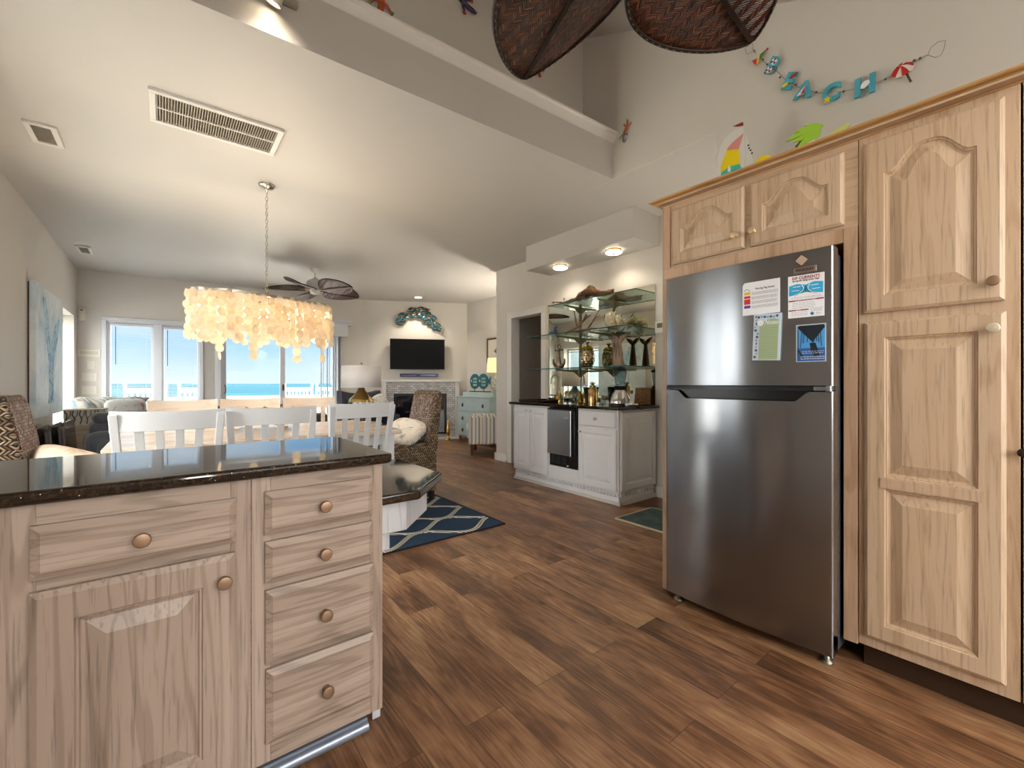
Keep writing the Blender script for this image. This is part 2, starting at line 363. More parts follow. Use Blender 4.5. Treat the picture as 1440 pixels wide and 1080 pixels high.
# ================================================================ ROOM SHELL
CZ = 2.79                       # flat ceiling
BA, BB, TB = Vector((-1.0, 8.9)), Vector((3.13, 8.62)), Vector((4.93, 7.72))
def frame2(A, B, z=0.0):
    """matrix whose x runs A->B, y points to the outside of the room (left of travel)"""
    d = (Vector(B) - Vector(A)).normalized()
    return Matrix(((d.x, -d.y, 0, A[0]), (d.y, d.x, 0, A[1]), (0, 0, 1, z), (0, 0, 0, 1)))
def wall(name, A, B, z0, z1, th, holes=(), mat=None, e0=0.0, e1=0.0):
    Lw = (Vector(B) - Vector(A)).length
    xs = sorted({-e0, Lw + e1, *[h[0] for h in holes], *[h[1] for h in holes]}); zs = sorted({z0, z1, *[h[2] for h in holes], *[h[3] for h in holes]})
    mb = MB(frame2(A, B))
    for i in range(len(xs) - 1):
        run = None
        for j in range(len(zs) - 1):
            cx, cz = (xs[i] + xs[i+1]) / 2, (zs[j] + zs[j+1]) / 2
            if any(h[0] < cx < h[1] and h[2] < cz < h[3] for h in holes):
                if run: mb.box(xs[i], xs[i+1], 0, th, run[0], run[1]); run = None
            else: run = (run[0] if run else zs[j], zs[j+1])
        if run: mb.box(xs[i], xs[i+1], 0, th, run[0], run[1])
    return struct(mb, name, mat or wallm)
# interior lies to the right of A->B travel (y of the frame = outwards)
struct(MB().box(-1.3, 6.2, -2.9, 9.3, -.1, 0), 'floor', floorm)
LWH = [(2.25, 3.25, .04, 2.1), (4.05, 4.98, .25, 2.1), (7.15, 8.62, .35, 2.08)]              # (Y from, to, z) openings in the left wall
# left wall, travelling +Y, outside = left (-X)
wall('wall_left', (-1, -2.8), (-1, 9.0), 0, 4.4, .22, [(a + 2.8, b + 2.8, c, d) for a, b, c, d in LWH])
wall('wall_back', BA, BB, 0, 3.0, .2, [(.30, 1.47, .25, 2.08), (1.72, 3.60, 0.0, 2.08)], e0=.25, e1=.06)
wall('wall_fireplace', BB, TB, 0, 3.0, .2, e1=.1)
wall('wall_living', TB, (4.93, 5.15), 0, 3.0, .2)
wall('wall_return', (4.93, 5.22), (3.90, 5.22), 0, 3.0, .12, e0=.2)     # hides the hall from the living room
wall('wall_right', (3.85, 5.225), (3.85, 1.28), 0, 3.0, .12, [(.375, 1.005, -.0, 2.055)])
wall('wall_alcove', (3.95, 1.32), (2.90, 1.32), 0, 3.0, .12)
wall('wall_kitchen', (2.85, 1.42), (2.85, -2.8), 0, 4.4, .14)
wall('wall_kitchen_upper', (2.85, 2.62), (2.85, 1.42), CZ-.0012, 4.4, .02)
wall('wall_rear', (3.0, -2.6), (-1.2, -2.6), 0, 4.4, .2, [(.5, 3.6, .95, 2.2)])
wall('wall_loft', (-1.2, 2.6), (3.0, 2.6), CZ + .02, 4.4, .1)
# hall behind the doorway
hallm = plain('hall_paint', 'b9b2a8', .6)
wall('wall_hall', (5.0, 5.2), (5.0, 2.9), 0, 2.6, .1, mat=hallm)
wall('wall_hall_end', (5.1, 3.0), (3.9, 3.0), 0, 2.6, .1, mat=hallm)
struct(MB().box(3.9, 5.2, 2.9, 5.3, 2.5, 2.6), 'ceiling_hall', hallm)
# ceilings
g0, g1 = (-1.25, 2.385), (2.85, 2.272)
def ext(p, q, x): t = (x - p[0]) / (q[0] - p[0]); return (x, p[1] + (q[1] - p[1]) * t)
mb = MB()
mb.prism([(g0[0], g0[1]+.03), (2.862, g1[1]+.03), (2.862, 1.25), (4.05, 1.25), (4.05, 5.1), (5.2, 5.1), (5.2, 9.4), (-1.25, 9.4)], CZ, CZ + .12)
struct(mb, 'ceiling', ceilm)
# header beam between the kitchen and the flat ceiling, with its ledge
mb = MB()
mb.hexa([(*g0, CZ-.002), (*g1, CZ-.002), (2.86, 2.62, CZ-.002), (-1.25, 2.62, CZ-.002)],
        [(g0[0], g0[1]+.012, 3.075), (g1[0], g1[1], 3.075), (2.86, 2.62, 3.075), (-1.25, 2.62, 3.075)])
struct(mb, 'wall_header', ceilm)
def crown(mb, A, B, z, prof, out):
    A = Vector((*A, 0)); B = Vector((*B, 0)); o = Vector((*out, 0))
    la = [A + o*p[0] + Vector((0, 0, z + p[1])) for p in prof]; lb = [B + o*p[0] + Vector((0, 0, z + p[1])) for p in prof]
    mb.loft([la, lb], smooth=False); return mb
prof = [(-.02, 0), (.006, 0), (.010, .012), (.030, .045), (.034, .052), (.048, .060), (.050, .072), (-.02, .072)]
struct(crown(MB(), (g0[0], g0[1]+.04), g1, 3.075, prof, (0, -1)), 'trim_1', trimw)
# the vaulted kitchen ceiling rises towards the loft wall
mb = MB()
def vz(y): return 2.877 + .48 * max(y, 0)
mb.hexa([(-1.2, 0, vz(0)), (3.0, 0, vz(0)), (3.0, 2.75, vz(2.75)), (-1.2, 2.75, vz(2.75))], [(-1.2, 0, vz(0)+.12), (3.0, 0, vz(0)+.12), (3.0, 2.75, vz(2.75)+.12), (-1.2, 2.75, vz(2.75)+.12)])
mb.box(-1.2, 3.0, -2.8, 0, vz(0), vz(0)+.12)
struct(mb, 'ceiling_vault', ceilm)
# soffit box over the bar with two round lights
struct(MB().box(3.44, 3.86, 2.50, 4.06, 2.50, CZ+.01), 'trim_2', ceilm)
# doorway casing + baseboards
mb = MB()
for a, b in ((4.13, 4.225), (4.848, 4.945)): mb.box(3.832, 3.985, a, b, 0, 2.048)
mb.box(3.832, 3.985, 4.13, 4.945, 2.048, 2.135); mb.box(3.80, 3.845, 4.94, 5.0, 0, .03)
struct(mb, 'trim_3', trimw, bevel=.004)
struct(MB().box(3.825, 3.86, 4.945, 5.23, 0, .11).box(3.825, 4.2, 5.215, 5.245, 0, .11), 'baseboard_right', trimw)
struct(MB().box(3.832, 3.86, 1.42, 2.53, 0, .11), 'baseboard_bar', trimw)
struct(MB(frame2(BB, TB)).box(0, .25, -.02, .01, 0, .11).box(1.86, 2.0, -.02, .01, 0, .11), 'baseboard_fireplace', trimw)
struct(MB().box(4.905, 4.94, 5.3, 7.73, 0, .11), 'baseboard_living', trimw)
struct(MB().box(-1.01, -.985, 3.2, 8.9, 0, .11), 'baseboard_left', trimw)

# ---------------------------------------------------------------- windows
framew = plain('window_frame_white', 'cfd2d8', .4)
FB = frame2(BA, BB)
def rect_ring(mb, x0, x1, z0, z1, w, y0, y1, k=None):
    mb.box(x0, x1, y0, y1, z1-w, z1, k); mb.box(x0, x1, y0, y1, z0, z0+w, k); mb.box(x0, x0+w, y0, y1, z0+w, z1-w, k); mb.box(x1-w, x1, y0, y1, z0+w, z1-w, k)
win = bpy.data.objects.new('window_1', None); COL.objects.link(win); win['kind'] = 'structure'; win.matrix_world = FB
mb = MB(); rect_ring(mb, .262, 1.50, .2, 2.125, .055, -.022, .02); rect_ring(mb, .30, 1.47, .25, 2.08, .03, 0, .12); mb.box(.86, .965, -.012, .12, .28, 2.05)
mb.build('window_frame', framew, win, bevel=.004)
for a, b in ((.325, .865), (.955, 1.45)):
    m2 = MB(); rect_ring(m2, a, b, .28, 2.055, .035, .03, .09); m2.build('sash', framew, win, bevel=.003)
    MB().box(a+.03, b-.03, .055, .061, .3, 2.03).build('pane', pane, win)
def blind(a, b, zt, zb, M, label, wand, gap=.0225):
    t = thing('window_blind', label, 'blind', group=None); t.matrix_world = M
    MB().box(a, b, -.005, .03, zt-.035, zt).build('headrail', framew, t, bevel=.003)
    mb = MB(); n = int((zt-.06-zb)/gap)
    for i in range(n):
        z = zt - .055 - i*gap
        mb.add([(a+.005, -.002, z), (b-.005, -.002, z), (b-.005, .024, z+.0012), (a+.005, .024, z+.0012), (a+.005, -.002, z-.0022), (b-.005, -.002, z-.0022), (b-.005, .024, z-.001), (a+.005, .024, z-.001)],
               [(0, 1, 2, 3), (7, 6, 5, 4), (0, 4, 5, 1), (1, 5, 6, 2), (2, 6, 7, 3), (3, 7, 4, 0)])
    mb.build('slats', plain('blind_slat', 'e6e8ec', .5), t)
    m = MB()
    for x in (a+.08, b-.08): m.box(x-.001, x+.001, .009, .012, zb, zt-.04)
    m.build('ladder_cord', framew, t)
    MB().cyl((wand, -.012, zt-.05), (wand, -.012, zt-.62), .0045, n=8).build('tilt_wand', plain('blue_grey_wand', '48506e', .4), t)
    return t
blind(.36, .855, 2.035, .32, FB, 'white slatted blind on the window pane nearest the painting', .42)
blind(.965, 1.43, 2.025, .32, FB, 'white slatted blind on the window pane beside the glass sliding door', 1.035)
# sliding glass door
dr = bpy.data.objects.new('door_1', None); COL.objects.link(dr); dr['kind'] = 'structure'; dr.matrix_world = FB
mb = MB(); mb.box(1.66, 1.74, -.03, .06, 0, 2.13); mb.box(3.60, 3.66, -.03, .06, 0, 2.13); mb.box(1.66, 3.66, -.03, .06, 2.05, 2.13); mb.box(1.72, 3.60, 0, .14, 2.0, 2.08); mb.box(1.72, 3.6, 0, .14, 0, .03)
mb.build('door_frame', framew, dr, bevel=.004)
m2 = MB(); rect_ring(m2, 1.74, 2.70, .03, 2.03, .075, .02, .06); m2.build('door_panel', framew, dr, bevel=.004)
m2 = MB(); rect_ring(m2, 2.64, 3.60, .03, 2.03, .075, .075, .115); m2.build('door_panel', framew, dr, bevel=.004)
MB().box(1.8, 2.64, .037, .043, .1, 1.96).build('pane', pane, dr); MB().box(2.71, 3.53, .092, .098, .1, 1.96).build('pane', pane, dr)
MB().tube([(1.79, 0.02, .96), (1.805, -.03, .98), (1.805, -.035, 1.08), (1.79, .02, 1.1)], .008).build('door_handle', black, dr)
MB().box(2.66, 2.685, .005, .02, 1.0, 1.11).build('latch', black, dr, bevel=.002)
# wall strip between window and door reads as grey trim
struct(MB(FB).box(1.50, 1.66, -.012, .0, .0, 2.13), 'trim_4', plain('grey_trim', 'b3aea8', .5))
# stacked vertical blinds + valance
vb = thing('vertical_blind', 'stacked grey-white vertical blinds at the right side of the sliding glass door', 'blind'); vb.matrix_world = FB
for i in range(11):
    x = 3.30 + i*.035; a = radians(62 + (i % 3)*8)
    m = MB(Matrix.Translation((x, -.07, 0)) @ Matrix.Rotation(a, 4, 'Z')); m.box(-.043, .043, -.001, .001, .04, 2.04); m.build('vane', plain('vane_fabric', 'c4cdd4', .6), vb)
MB().box(1.75, 3.72, -.09, -.05, 2.04, 2.07).build('track', framew, vb)
va = thing('window_valance', 'white moulded cornice box above the sliding glass door', 'valance'); va.matrix_world = FB
mb = MB(); mb.box(1.66, 3.76, -.17, -.015, 2.02, 2.235); mb.build('valance_box', plain('valance_white', 'cdd0d4', .45), va, bevel=.004)
mb = MB()
pr = [(.0, 0), (-.012, 0), (-.016, .02), (-.05, .06), (-.06, .065), (-.06, .09), (0, .09)]
for (x0, x1) in ((1.60, 3.82),):
    mb.loft([[(x0 - p[0]*0 , -.17 + p[0], 2.23 + p[1]) for p in pr], [(x1, -.17 + p[0], 2.23 + p[1]) for p in pr]], smooth=False)
    mb.box(x0, x1, -.17, -.015, 2.23, 2.32)
mb.build('crown_lip', MC['valance_white'], va)
# left wall window near the far corner, and the one over the kitchen side
def left_window(n, y0, y1, z0, z1, dep=.19, two=False):
    w = bpy.data.objects.new(n, None); COL.objects.link(w); w['kind'] = 'structure'; w.matrix_world = Matrix.Translation((-1, y0, 0)) @ Matrix.Rotation(pi/2, 4, 'Z')
    mb = MB(); L = y1 - y0; rect_ring(mb, 0, L, z0, z1, .06, dep-.05, dep)
    if two: mb.box(L/2-.03, L/2+.03, dep-.05, dep, z0, z1)
    mb.build('window_frame', framew, w, bevel=.004)
    MB().box(.05, L-.05, dep-.03, dep-.024, z0+.05, z1-.05).build('pane', pane, w)
    return w
left_window('window_2', 7.15, 8.62, .35, 2.08, two=True)
left_window('window_3', 2.25, 3.25, .04, 2.1, two=True)
left_window('window_added_left', 4.05, 4.98, .25, 2.1, two=True)  # unseen window added to let daylight into the dining area
ML = Matrix.Translation((-1, 7.15, 0)) @ Matrix.Rotation(pi/2, 4, 'Z')
blind(.07, 1.38, 2.0, .42, Matrix.Translation((-1.10, 7.15, 0)) @ Matrix.Rotation(pi/2, 4, 'Z'), 'white blind in the side window recess behind the big painting', .2)
w = bpy.data.objects.new('window_added_rear', None); COL.objects.link(w); w['kind'] = 'structure'; w.location = (-.6, -2.65, 0)  # unseen rear window added to bring soft daylight from behind
mb = MB(); rect_ring(mb, 0, 3.1, .95, 2.2, .06, -.05, .03); mb.box(1.52, 1.58, -.05, .03, .95, 2.2); mb.build('window_frame', framew, w)
MB().box(.05, 3.05, -.02, -.014, 1.0, 2.15).build('pane', pane, w)

# ---------------------------------------------------------------- small fittings on walls and ceiling
plate = plain('switch_plate', 'dcd6c8', .4)
def on_back(name, label, cat, s, z, parts):
    t = thing(name, label, cat); t.matrix_world = FB @ Matrix.Translation((s, 0, z)); parts(t); return t
def sw(n):
    def f(t):
        MB().box(-.042*max(1, n), .042*max(1, n), -.008, 0, -.06, .06).build('plate', plate, t, bevel=.003)
        for i in range(n):
            x = (i - (n-1)/2) * .05; MB().box(x-.014, x+.014, -.013, -.005, -.03, .03).build('rocker', trimw, t, bevel=.002)
    return f
on_back('light_switch', 'double light switch below two others beside the window', 'light switch', .13, 1.03, sw(2))
on_back('light_switch', 'middle light switch with two rockers beside the window', 'light switch', .13, 1.22, sw(2))
on_back('light_switch', 'single light switch under the intercom panel beside the window', 'light switch', .15, 1.40, sw(1))
def ic(t):
    MB().box(-.13, .12, -.02, 0, -.05, .06).build('housing', plate, t, bevel=.004); MB().box(-.10, .09, -.026, -.018, -.012, .035).build('speaker_grille', plain('grille_cream', 'c9c3b4', .6), t, bevel=.002)
on_back('intercom_panel', 'cream intercom panel on the back wall above the light switches', 'intercom', .135, 1.565, ic)
def ms(t):
    MB().box(-.035, .035, -.06, 0, -.09, .09).build('housing', plate, t, bevel=.012); MB().box(-.015, .015, -.064, -.058, .05, .07).build('lens', plain('lens_dark', '6a6058', .3), t)
t = thing('motion_sensor', 'small white motion sensor in the corner above the light switches', 'sensor'); t.matrix_world = FB @ Matrix.Translation((.06, 0, 2.13)); ms(t)

vent_shade = plain('vent_shadow', '4c463e', .8); louvre = plain('vent_louvre', 'a59e90', .5)  # dark backing colour stands in for the shade inside the vent
def ceil_vent(label, x0, x1, y0, y1, slat_axis, mid=False, n=46):
    t = thing('ceiling_vent', label, 'vent', ((x0+x1)/2, (y0+y1)/2, CZ)); hx, hy = (x1-x0)/2, (y1-y0)/2; b = .032 if mid else .03
    mb = MB()
    for a in ((-hx, hx, -hy, -hy+b), (-hx, hx, hy-b, hy), (-hx, -hx+b, -hy+b, hy-b), (hx-b, hx, -hy+b, hy-b)): mb.box(a[0], a[1], a[2], a[3], -.018, 0)
    if mid: mb.box(-hx+b, hx-b, -.006, .006, -.014, -.002)
    mb.build('frame', trimw, t, bevel=.003)
    MB().box(-hx+b-.002, hx-b+.002, -hy+b-.002, hy-b+.002, -.003, 0).build('backing', vent_shade, t)
    mb = MB()
    if slat_axis == 'Y':
        for i in range(n):
            x = -hx + b + (i+.5) * (2*hx-2*b) / n; w = (2*hx-2*b)/n*.32
            mb.hexa([(x-w, -hy+b, -.013), (x, -hy+b, -.013), (x, hy-b, -.013), (x-w, hy-b, -.013)], [(x, -hy+b, -.003), (x+w, -hy+b, -.003), (x+w, hy-b, -.003), (x, hy-b, -.003)])
    else:
        for i in range(n):
            y = -hy + b + (i+.5) * (2*hy-2*b) / n; w = (2*hy-2*b)/n*.32
            mb.hexa([(-hx+b, y-w, -.013), (hx-b, y-w, -.013), (hx-b, y, -.013), (-hx+b, y, -.013)], [(-hx+b, y, -.003), (hx-b, y, -.003), (hx-b, y+w, -.003), (-hx+b, y+w, -.003)])
    mb.build('louvres', louvre, t)
    return t
ceil_vent('large rectangular return-air grille in the flat ceiling', -.075, .615, 3.17, 3.555, 'Y', True)
ceil_vent('small square vent in the ceiling over the left wall, nearest the camera', -.705, -.552, 4.05, 4.36, 'X', n=12)
ceil_vent('tiny far ceiling vent near the left wall and back corner', -.85, -.71, 7.35, 7.72, 'X', n=12)
# ================================================================ CABINET DOORS AND DRAWERS (local: x right, z up, front faces -y, back of the door at y=0)
def loop_pts(x0, x1, z0, zt, arch, n=28):
    p = [(x0, z0), (x1, z0), (x1, zt)]
    for i in range(1, n):
        x = x1 + (x0 - x1) * i / n
        u = abs((x - (x0+x1)/2) / ((x1-x0)/2)); u = min(u / .88, 1) ** 1.55
        p.append((x, zt + arch * .5 * (1 + cos(pi*u))))
    p.append((x0, zt)); return p
def raised_door(mb, x0, x1, z0, z1, th=.021, stile=.062, arch=0.0, k=0, top=None, panels=None, edge=.011):
    """frame-and-raised-panel door; panels = list of (z0, z1, arch) openings"""
    L = lambda ins, y, a=0, zz0=z0, zz1=z1, xx=0: [(p[0], -y, p[1]) for p in loop_pts(x0+ins, x1-ins, zz0+ins, zz1-ins, a)]
    if panels is None: panels = [(z0 + stile, z1 - (top or stile) - arch, arch)]
    if len(panels) == 1:
        a0, a1, ar = panels[0]
        P = lambda ins, y: [(p[0], -y, p[1]) for p in loop_pts(x0+stile+ins, x1-stile-ins, a0+ins, a1-ins, ar)]
        loops = [L(0, 0), L(0, th-edge*.6), L(edge, th), P(0, th), P(.003, th-.005), P(.007, th-.0055), P(.010, th-.010), P(.016, th-.0115), P(.048, th-.002), P(.051, th-.001)]
        mb.loft(loops, smooth=False, c0=False, c1=False, k=k)
        mb.add(loops[-1], [tuple(range(len(loops[-1])))], k=k)
    else:
        (a0, a1, r0), (b0, b1, r1) = panels
        zm0, zm1 = a1, b0
        for lo, hi, (c0, c1, ar), (e0, e1) in ((z0, (zm0+zm1)/2, panels[0], (1, 0)), ((zm0+zm1)/2, z1, panels[1], (0, 1))):
            def L2(ins, y, full=False):
                return [(p[0], -y, p[1]) for p in loop_pts(x0+ins, x1-ins, lo+(ins if e0 else 0), hi-(ins if e1 else 0), 0)]
            P = lambda ins, y: [(p[0], -y, p[1]) for p in loop_pts(x0+stile+ins, x1-stile-ins, c0+ins, c1-ins, ar)]
            loops = [L2(0, 0), L2(0, th-edge*.6), L2(edge, th), P(0, th), P(.003, th-.005), P(.007, th-.0055), P(.010, th-.010), P(.016, th-.0115), P(.048, th-.002), P(.051, th-.001)]
            mb.loft(loops, smooth=False, c0=False, c1=False, k=k); mb.add(loops[-1], [tuple(range(len(loops[-1])))], k=k)
        mb.box(x0+stile*.8, x1-stile*.8, -th-.0035, -th+.004, zm0+.004, zm1-.004, k=k)
    return mb
def slab_front(mb, x0, x1, z0, z1, th=.021, edge=.016, k=0):
    L = lambda ins, y: [(x0+ins, -y, z0+ins), (x1-ins, -y, z0+ins), (x1-ins, -y, z1-ins), (x0+ins, -y, z1-ins)]
    mb.loft([L(0, 0), L(0, th-.010), L(.003, th-.008), L(edge, th)], smooth=False, c0=False, k=k); return mb
def knob(parent, x, z, y, mat, r=.0165, name='knob'):
    M = Matrix.Translation((x, y, z)) @ Matrix.Rotation(pi/2, 4, 'X')
    mb = MB(M); mb.lathe([(.011, 0), (.008, .003), (.0065, .008), (.0065, .013), (r*.85, .018), (r, .0205), (r, .0255), (r*.95, .0275), (r*.85, .0280), (.0001, .0283)], 24)
    return mb.build(name, mat, parent)

# ================================================================ PANTRY AND FRIDGE SURROUND (faces -X)
# local frame: x = -(Y), so x runs to the right as seen; y=0 is the face plane X=2.16
def RX(yw): return -yw
PX = 2.16
pan = thing('pantry_cabinet', 'tall pale maple pantry cabinet with arched upper door right of the refrigerator', 'cabinet', (PX, 0, 0), -pi/2)
mb = MB(); mb.box(-.505, -.085, 0, .68, .1, 2.10)
mb.build('carcass', mapZ, pan, bevel=.002)
MB().box(-.500, .30, .05, .09, 0, .1).build('toe_kick', plain('toe_kick_brown', '33200f', .6), pan)
def door_part(parent, name, x0, x1, z0, z1, mat, y=0.0, **k):
    cx = (x0+x1)/2; mb = raised_door(MB(), x0-cx, x1-cx, 0, z1-z0, **k)
    return mb.build(name, mat, parent, loc=(cx, y, z0))
d = door_part(pan, 'door', -.486, -.118, 1.403, 2.068, mapZ, arch=.075, top=.062); d['label'] = 'upper door with an arched raised panel'
knob(d, -.142+.302, 1.465-1.403, -.021, bronze_knob)
d = door_part(pan, 'door', -.484, -.115, .143, 1.367, mapZ, panels=[(.062, .585, 0), (.63, 1.162, 0)]); d['label'] = 'lower door with two square raised panels'
knob(d, -.142+.2995, 1.311-.143, -.021, plain('pale_knob', 'd8cdb4', .3, metal=.5))
# neighbour cabinet whose edge is just inside the frame
oc = thing('oven_cabinet', 'tall maple cabinet whose edge shows past the pantry at the frame border', 'cabinet', (PX, 0, 0), -pi/2)
MB().box(-.080, .62, 0, .68, .1, 2.10).build('carcass', mapZ, oc, bevel=.002)
MB().box(-.05, .6, -.02, 0, .13, .86).build('door', mapZ, oc, bevel=.004)
MB().box(.02, .58, -.025, 0, .95, 2.06).build('oven_front', black, oc, bevel=.006)
knob(oc, -.078, .908, -.0, plain('dark_knob', '2a1d16', .4), r=.014)

fc = thing('over_fridge_cabinet', 'maple cabinet with two small arched doors above the refrigerator', 'cabinet', (PX, 0, 0), -pi/2)
mb = MB(); mb.box(-1.376, -.507, 0, .68, 1.755, 2.10)
mb.build('carcass', mapX, fc, bevel=.002)
mb = MB(); mb.box(-1.3765, -.5535, -.006, .03, 1.700, 1.757); mb.box(-1.3765, -1.33, -.006, .02, 1.7575, 2.0995); mb.box(-.553, -.507, -.008, .03, .095, 1.757)
mb.build('surround_frame', wood('maple_reddish', ('a8876a', 'c2a185', 'd0b297'), 'Z', fine=.3), fc, bevel=.002)
MB().box(-1.376, -1.352, -.006, .68, 0, 1.6995).box(-1.3755, -1.352, .031, .68, 1.6995, 1.7545).build('side_panel', mapZ, fc)
MB().box(-1.35, -.55, .6, .68, .0, 1.70).build('niche_back', dark, fc)
MB().box(-.553, -.507, .0, .68, .1, 1.757).build('side_panel', mapZ, fc)
d = door_part(fc, 'door', -1.314, -.938, 1.770, 2.066, mapZ, arch=.068, stile=.052, top=.045); knob(d, -.974+1.126, 1.837-1.770, -.021, plain('warm_pale_knob', 'e0c79a', .28, metal=.6), r=.015)
d = door_part(fc, 'door', -.910, -.550, 1.770, 2.066, mapZ, arch=.068, stile=.052, top=.045); knob(d, -.893+.730, 1.836-1.770, -.021, MC['warm_pale_knob'], r=.015)
# cornice along the top of the run
co = thing('cabinet_cornice', 'honey coloured moulded cornice running along the top of the tall cabinets', 'cornice', (PX, 0, 0), -pi/2)
pf = [(.02, 0), (-.006, 0), (-.008, .005), (-.016, .006), (-.018, .011), (-.026, .013), (-.038, .023), (-.050, .026), (-.056, .030), (-.056, .036), (.02, .036)]
def cn(z0=2.097):
    a = [(-1.376 + (q[0] if q[0] < 0 else 0), q[0], z0 + q[1]) for q in pf]; b = [(.62, q[0], z0 + q[1]) for q in pf]
    m = MB(); m.loft([a, b], smooth=False)
    # return along the left end
    a2 = [(-1.376 + q[0], q[0] if q[0] < 0 else 0, z0 + q[1]) for q in pf]; b2 = [(-1.376 + q[0], .68, z0 + q[1]) for q in pf]
    m.loft([a2, b2], smooth=False); return m
cn().build('moulding', cornice_w, co)
MB().box(-1.37, .62, -.05, .68, 2.101, 2.108).build('top_board', mapX, co)

# ================================================================ REFRIGERATOR
fr = thing('refrigerator', 'tall dark stainless steel top-freezer refrigerator with notes stuck on its upper door', 'refrigerator', (2.05, .925, 0), -pi/2)
hw = .364      # half width; local x right = -Y
MB().box(-hw+.006, hw-.006, .07, .70, .045, 1.655).build('body', fridge_side, fr, bevel=.006)
def front_y(x): return -.0195 * (1 - (x/hw)**2)
def door_shell(mb, xs, z0, ztop):
    """curved door skin; front, sides, lips and caps are separate strips so that only the bow is shaded smooth"""
    r = .007; xi = [x for x in xs if abs(x) <= hw - r]
    xi = [-hw+r] + [x for x in xi if abs(x) < hw-r-.002] + [hw-r]
    A_ = [(x, front_y(x), z0+.003) for x in xi]; B_ = [(x, front_y(x), ztop(x)-.003) for x in xi]
    mb.loft([A_, B_], True, False, False, closed=False)
    mb.loft([[(x, y+.005, z0) for x, y, z in A_], A_], False, False, False, closed=False)
    mb.loft([B_, [(x, y+.006, z+.003) for x, y, z in B_]], False, False, False, closed=False)
    for s in (-1, 1):
        arc = [(s*(hw-r+r*sin(a)), front_y(hw-r)+r-r*cos(a)) for a in [pi/2*k/5 for k in range(6)]] + [(s*hw, .062)]
        mb.loft([[(x, y, z0) for x, y in arc[:6]], [(x, y, ztop(s*hw)) for x, y in arc[:6]]], True, False, False, closed=False)
        mb.loft([[(x, y, z0) for x, y in arc[5:]], [(x, y, ztop(s*hw)) for x, y in arc[5:]]], False, False, False, closed=False)
    mb.box(-hw+.002, hw-.002, .010, .062, z0+.001, min(ztop(x) for x in xs)-.002)
    mb.box(-hw+.002, -hw+.06, .006, .062, z0+.001, ztop(hw)-.001); mb.box(hw-.06, hw-.002, .006, .062, z0+.001, ztop(hw)-.001)
    return mb
def fdoor(z0, z1, name, pocket=None):
    xs = [-hw + 2*hw*i/32 for i in range(33)]
    mb = MB(); r = .010
    zs = [z0, z0+.004, z1-.004, z1]
    return door_shell(mb, xs, z0, lambda x: z1)
def pocket_z(x):   # upper edge of the lower door dips for the hand grip
    a = abs(x + .005)
    if a < .235: return 1.058
    if a < .295: t = (a - .235) / .06; t = t*t*(3-2*t); return 1.058 + t * .040
    return 1.098
mb = MB(); xs = [-hw + 2*hw*i/160 for i in range(161)]
rows = []
def edge(x): return .010 if abs(x) > hw-.004 else 0
bot = [(-hw, .062, .05), (-hw, .012, .05)] + [(x, front_y(x)+edge(x), .05) for x in xs] + [(hw, .012, .05), (hw, .062, .05)]
top = [(-hw, .062, 1.098), (-hw, .012, 1.098)] + [(x, front_y(x)+edge(x), pocket_z(x)) for x in xs] + [(hw, .012, 1.098), (hw, .062, 1.098)]
top2 = [(-hw, .062, 1.098), (-hw, .012, 1.098)] + [(x, front_y(x)+edge(x)+.006, pocket_z(x)+.004) for x in xs] + [(hw, .012, 1.098), (hw, .062, 1.098)]
door_shell(mb, xs, .05, pocket_z)
ld = mb.build('fridge_door', steel, fr)
ud = fdoor(1.118, 1.672, 'freezer_door').build('freezer_door', steel, fr)
for dd, (za, zb) in ((ld, (.052, 1.096)), (ud, (1.12, 1.670))):
    MB().tube([(hw-.003, .006, za), (hw-.003, .006, zb)], .0035, 8).build('edge_trim', plain('bright_edge', 'd4d6dc', .25, metal=.8), dd)
MB().box(-hw+.01, hw-.01, .012, .07, 1.046, 1.12).build('grip_recess', plain('grip_black', '0e0f12', .2), fr)
mb = MB(); rows = [[(x, front_y(x)+.006, z) for x in xs] for z in (1.100, 1.117)]
mb.loft(rows, smooth=True, closed=False, c0=False, c1=False); mb.build('grip_lip', plain('grip_lip', '33363c', .22, metal=.6), fr)
mb = MB(); mb.box(.30, .36, -.006, .03, 1.100, 1.117); mb.cyl((.352, 0, 1.098), (.352, 0, 1.12), .012)
mb.build('hinge', plain('hinge_grey', '85878c', .3, metal=.7), fr, bevel=.002)
MB().box(-hw+.02, hw-.02, .075, .12, .012, .05).build('kick_grille', black, fr)
for x in (-hw+.04, hw-.035):
    MB().lathe([(.012, .045), (.012, .012), (.024, .010), (.024, .0), ], 16, c=(x, .055, 0)).build('foot', plain('foot_metal', '8a8478', .35, metal=.8), fr)
FRM = fr.matrix_basis.copy()
FRM = Matrix.Translation((2.05, .925, 0)) @ Matrix.Rotation(-pi/2, 4, 'Z')
t = MB(); cx = .925 - .653; t.box(cx-.040, cx+.040, front_y(cx)-.006, front_y(cx)+.004, 1.580, 1.604)
bd = t.build('badge', plain('badge_nickel', 'a59384', .3, metal=.8), fr, bevel=.002)
text_part('FRIGIDAIRE', .0145, .0006, plain('badge_ink', '3a3230', .5), bd, Matrix.Translation((cx, front_y(cx)-.0068, 1.592)) @ STAND, bold=.0002, sx=.88)
def on_fridge(name, label, cat, yw0, yw1, z0, z1, tilt=0.0, dz=0.0):
    """a flat thing on the freezer door: returns the empty at its centre, x right, z up"""
    x = .925 - (yw0 + yw1)/2; M = FRM @ Matrix.Translation((x, front_y(x) - .0015 - dz, (z0+z1)/2)) @ Matrix.Rotation(atan(2*.0195*x/hw**2), 4, 'Z') @ Matrix.Rotation(tilt, 4, 'Y')
    o = thing(name, label, cat); o.matrix_world = M; return o, abs(yw0-yw1), z1-z0
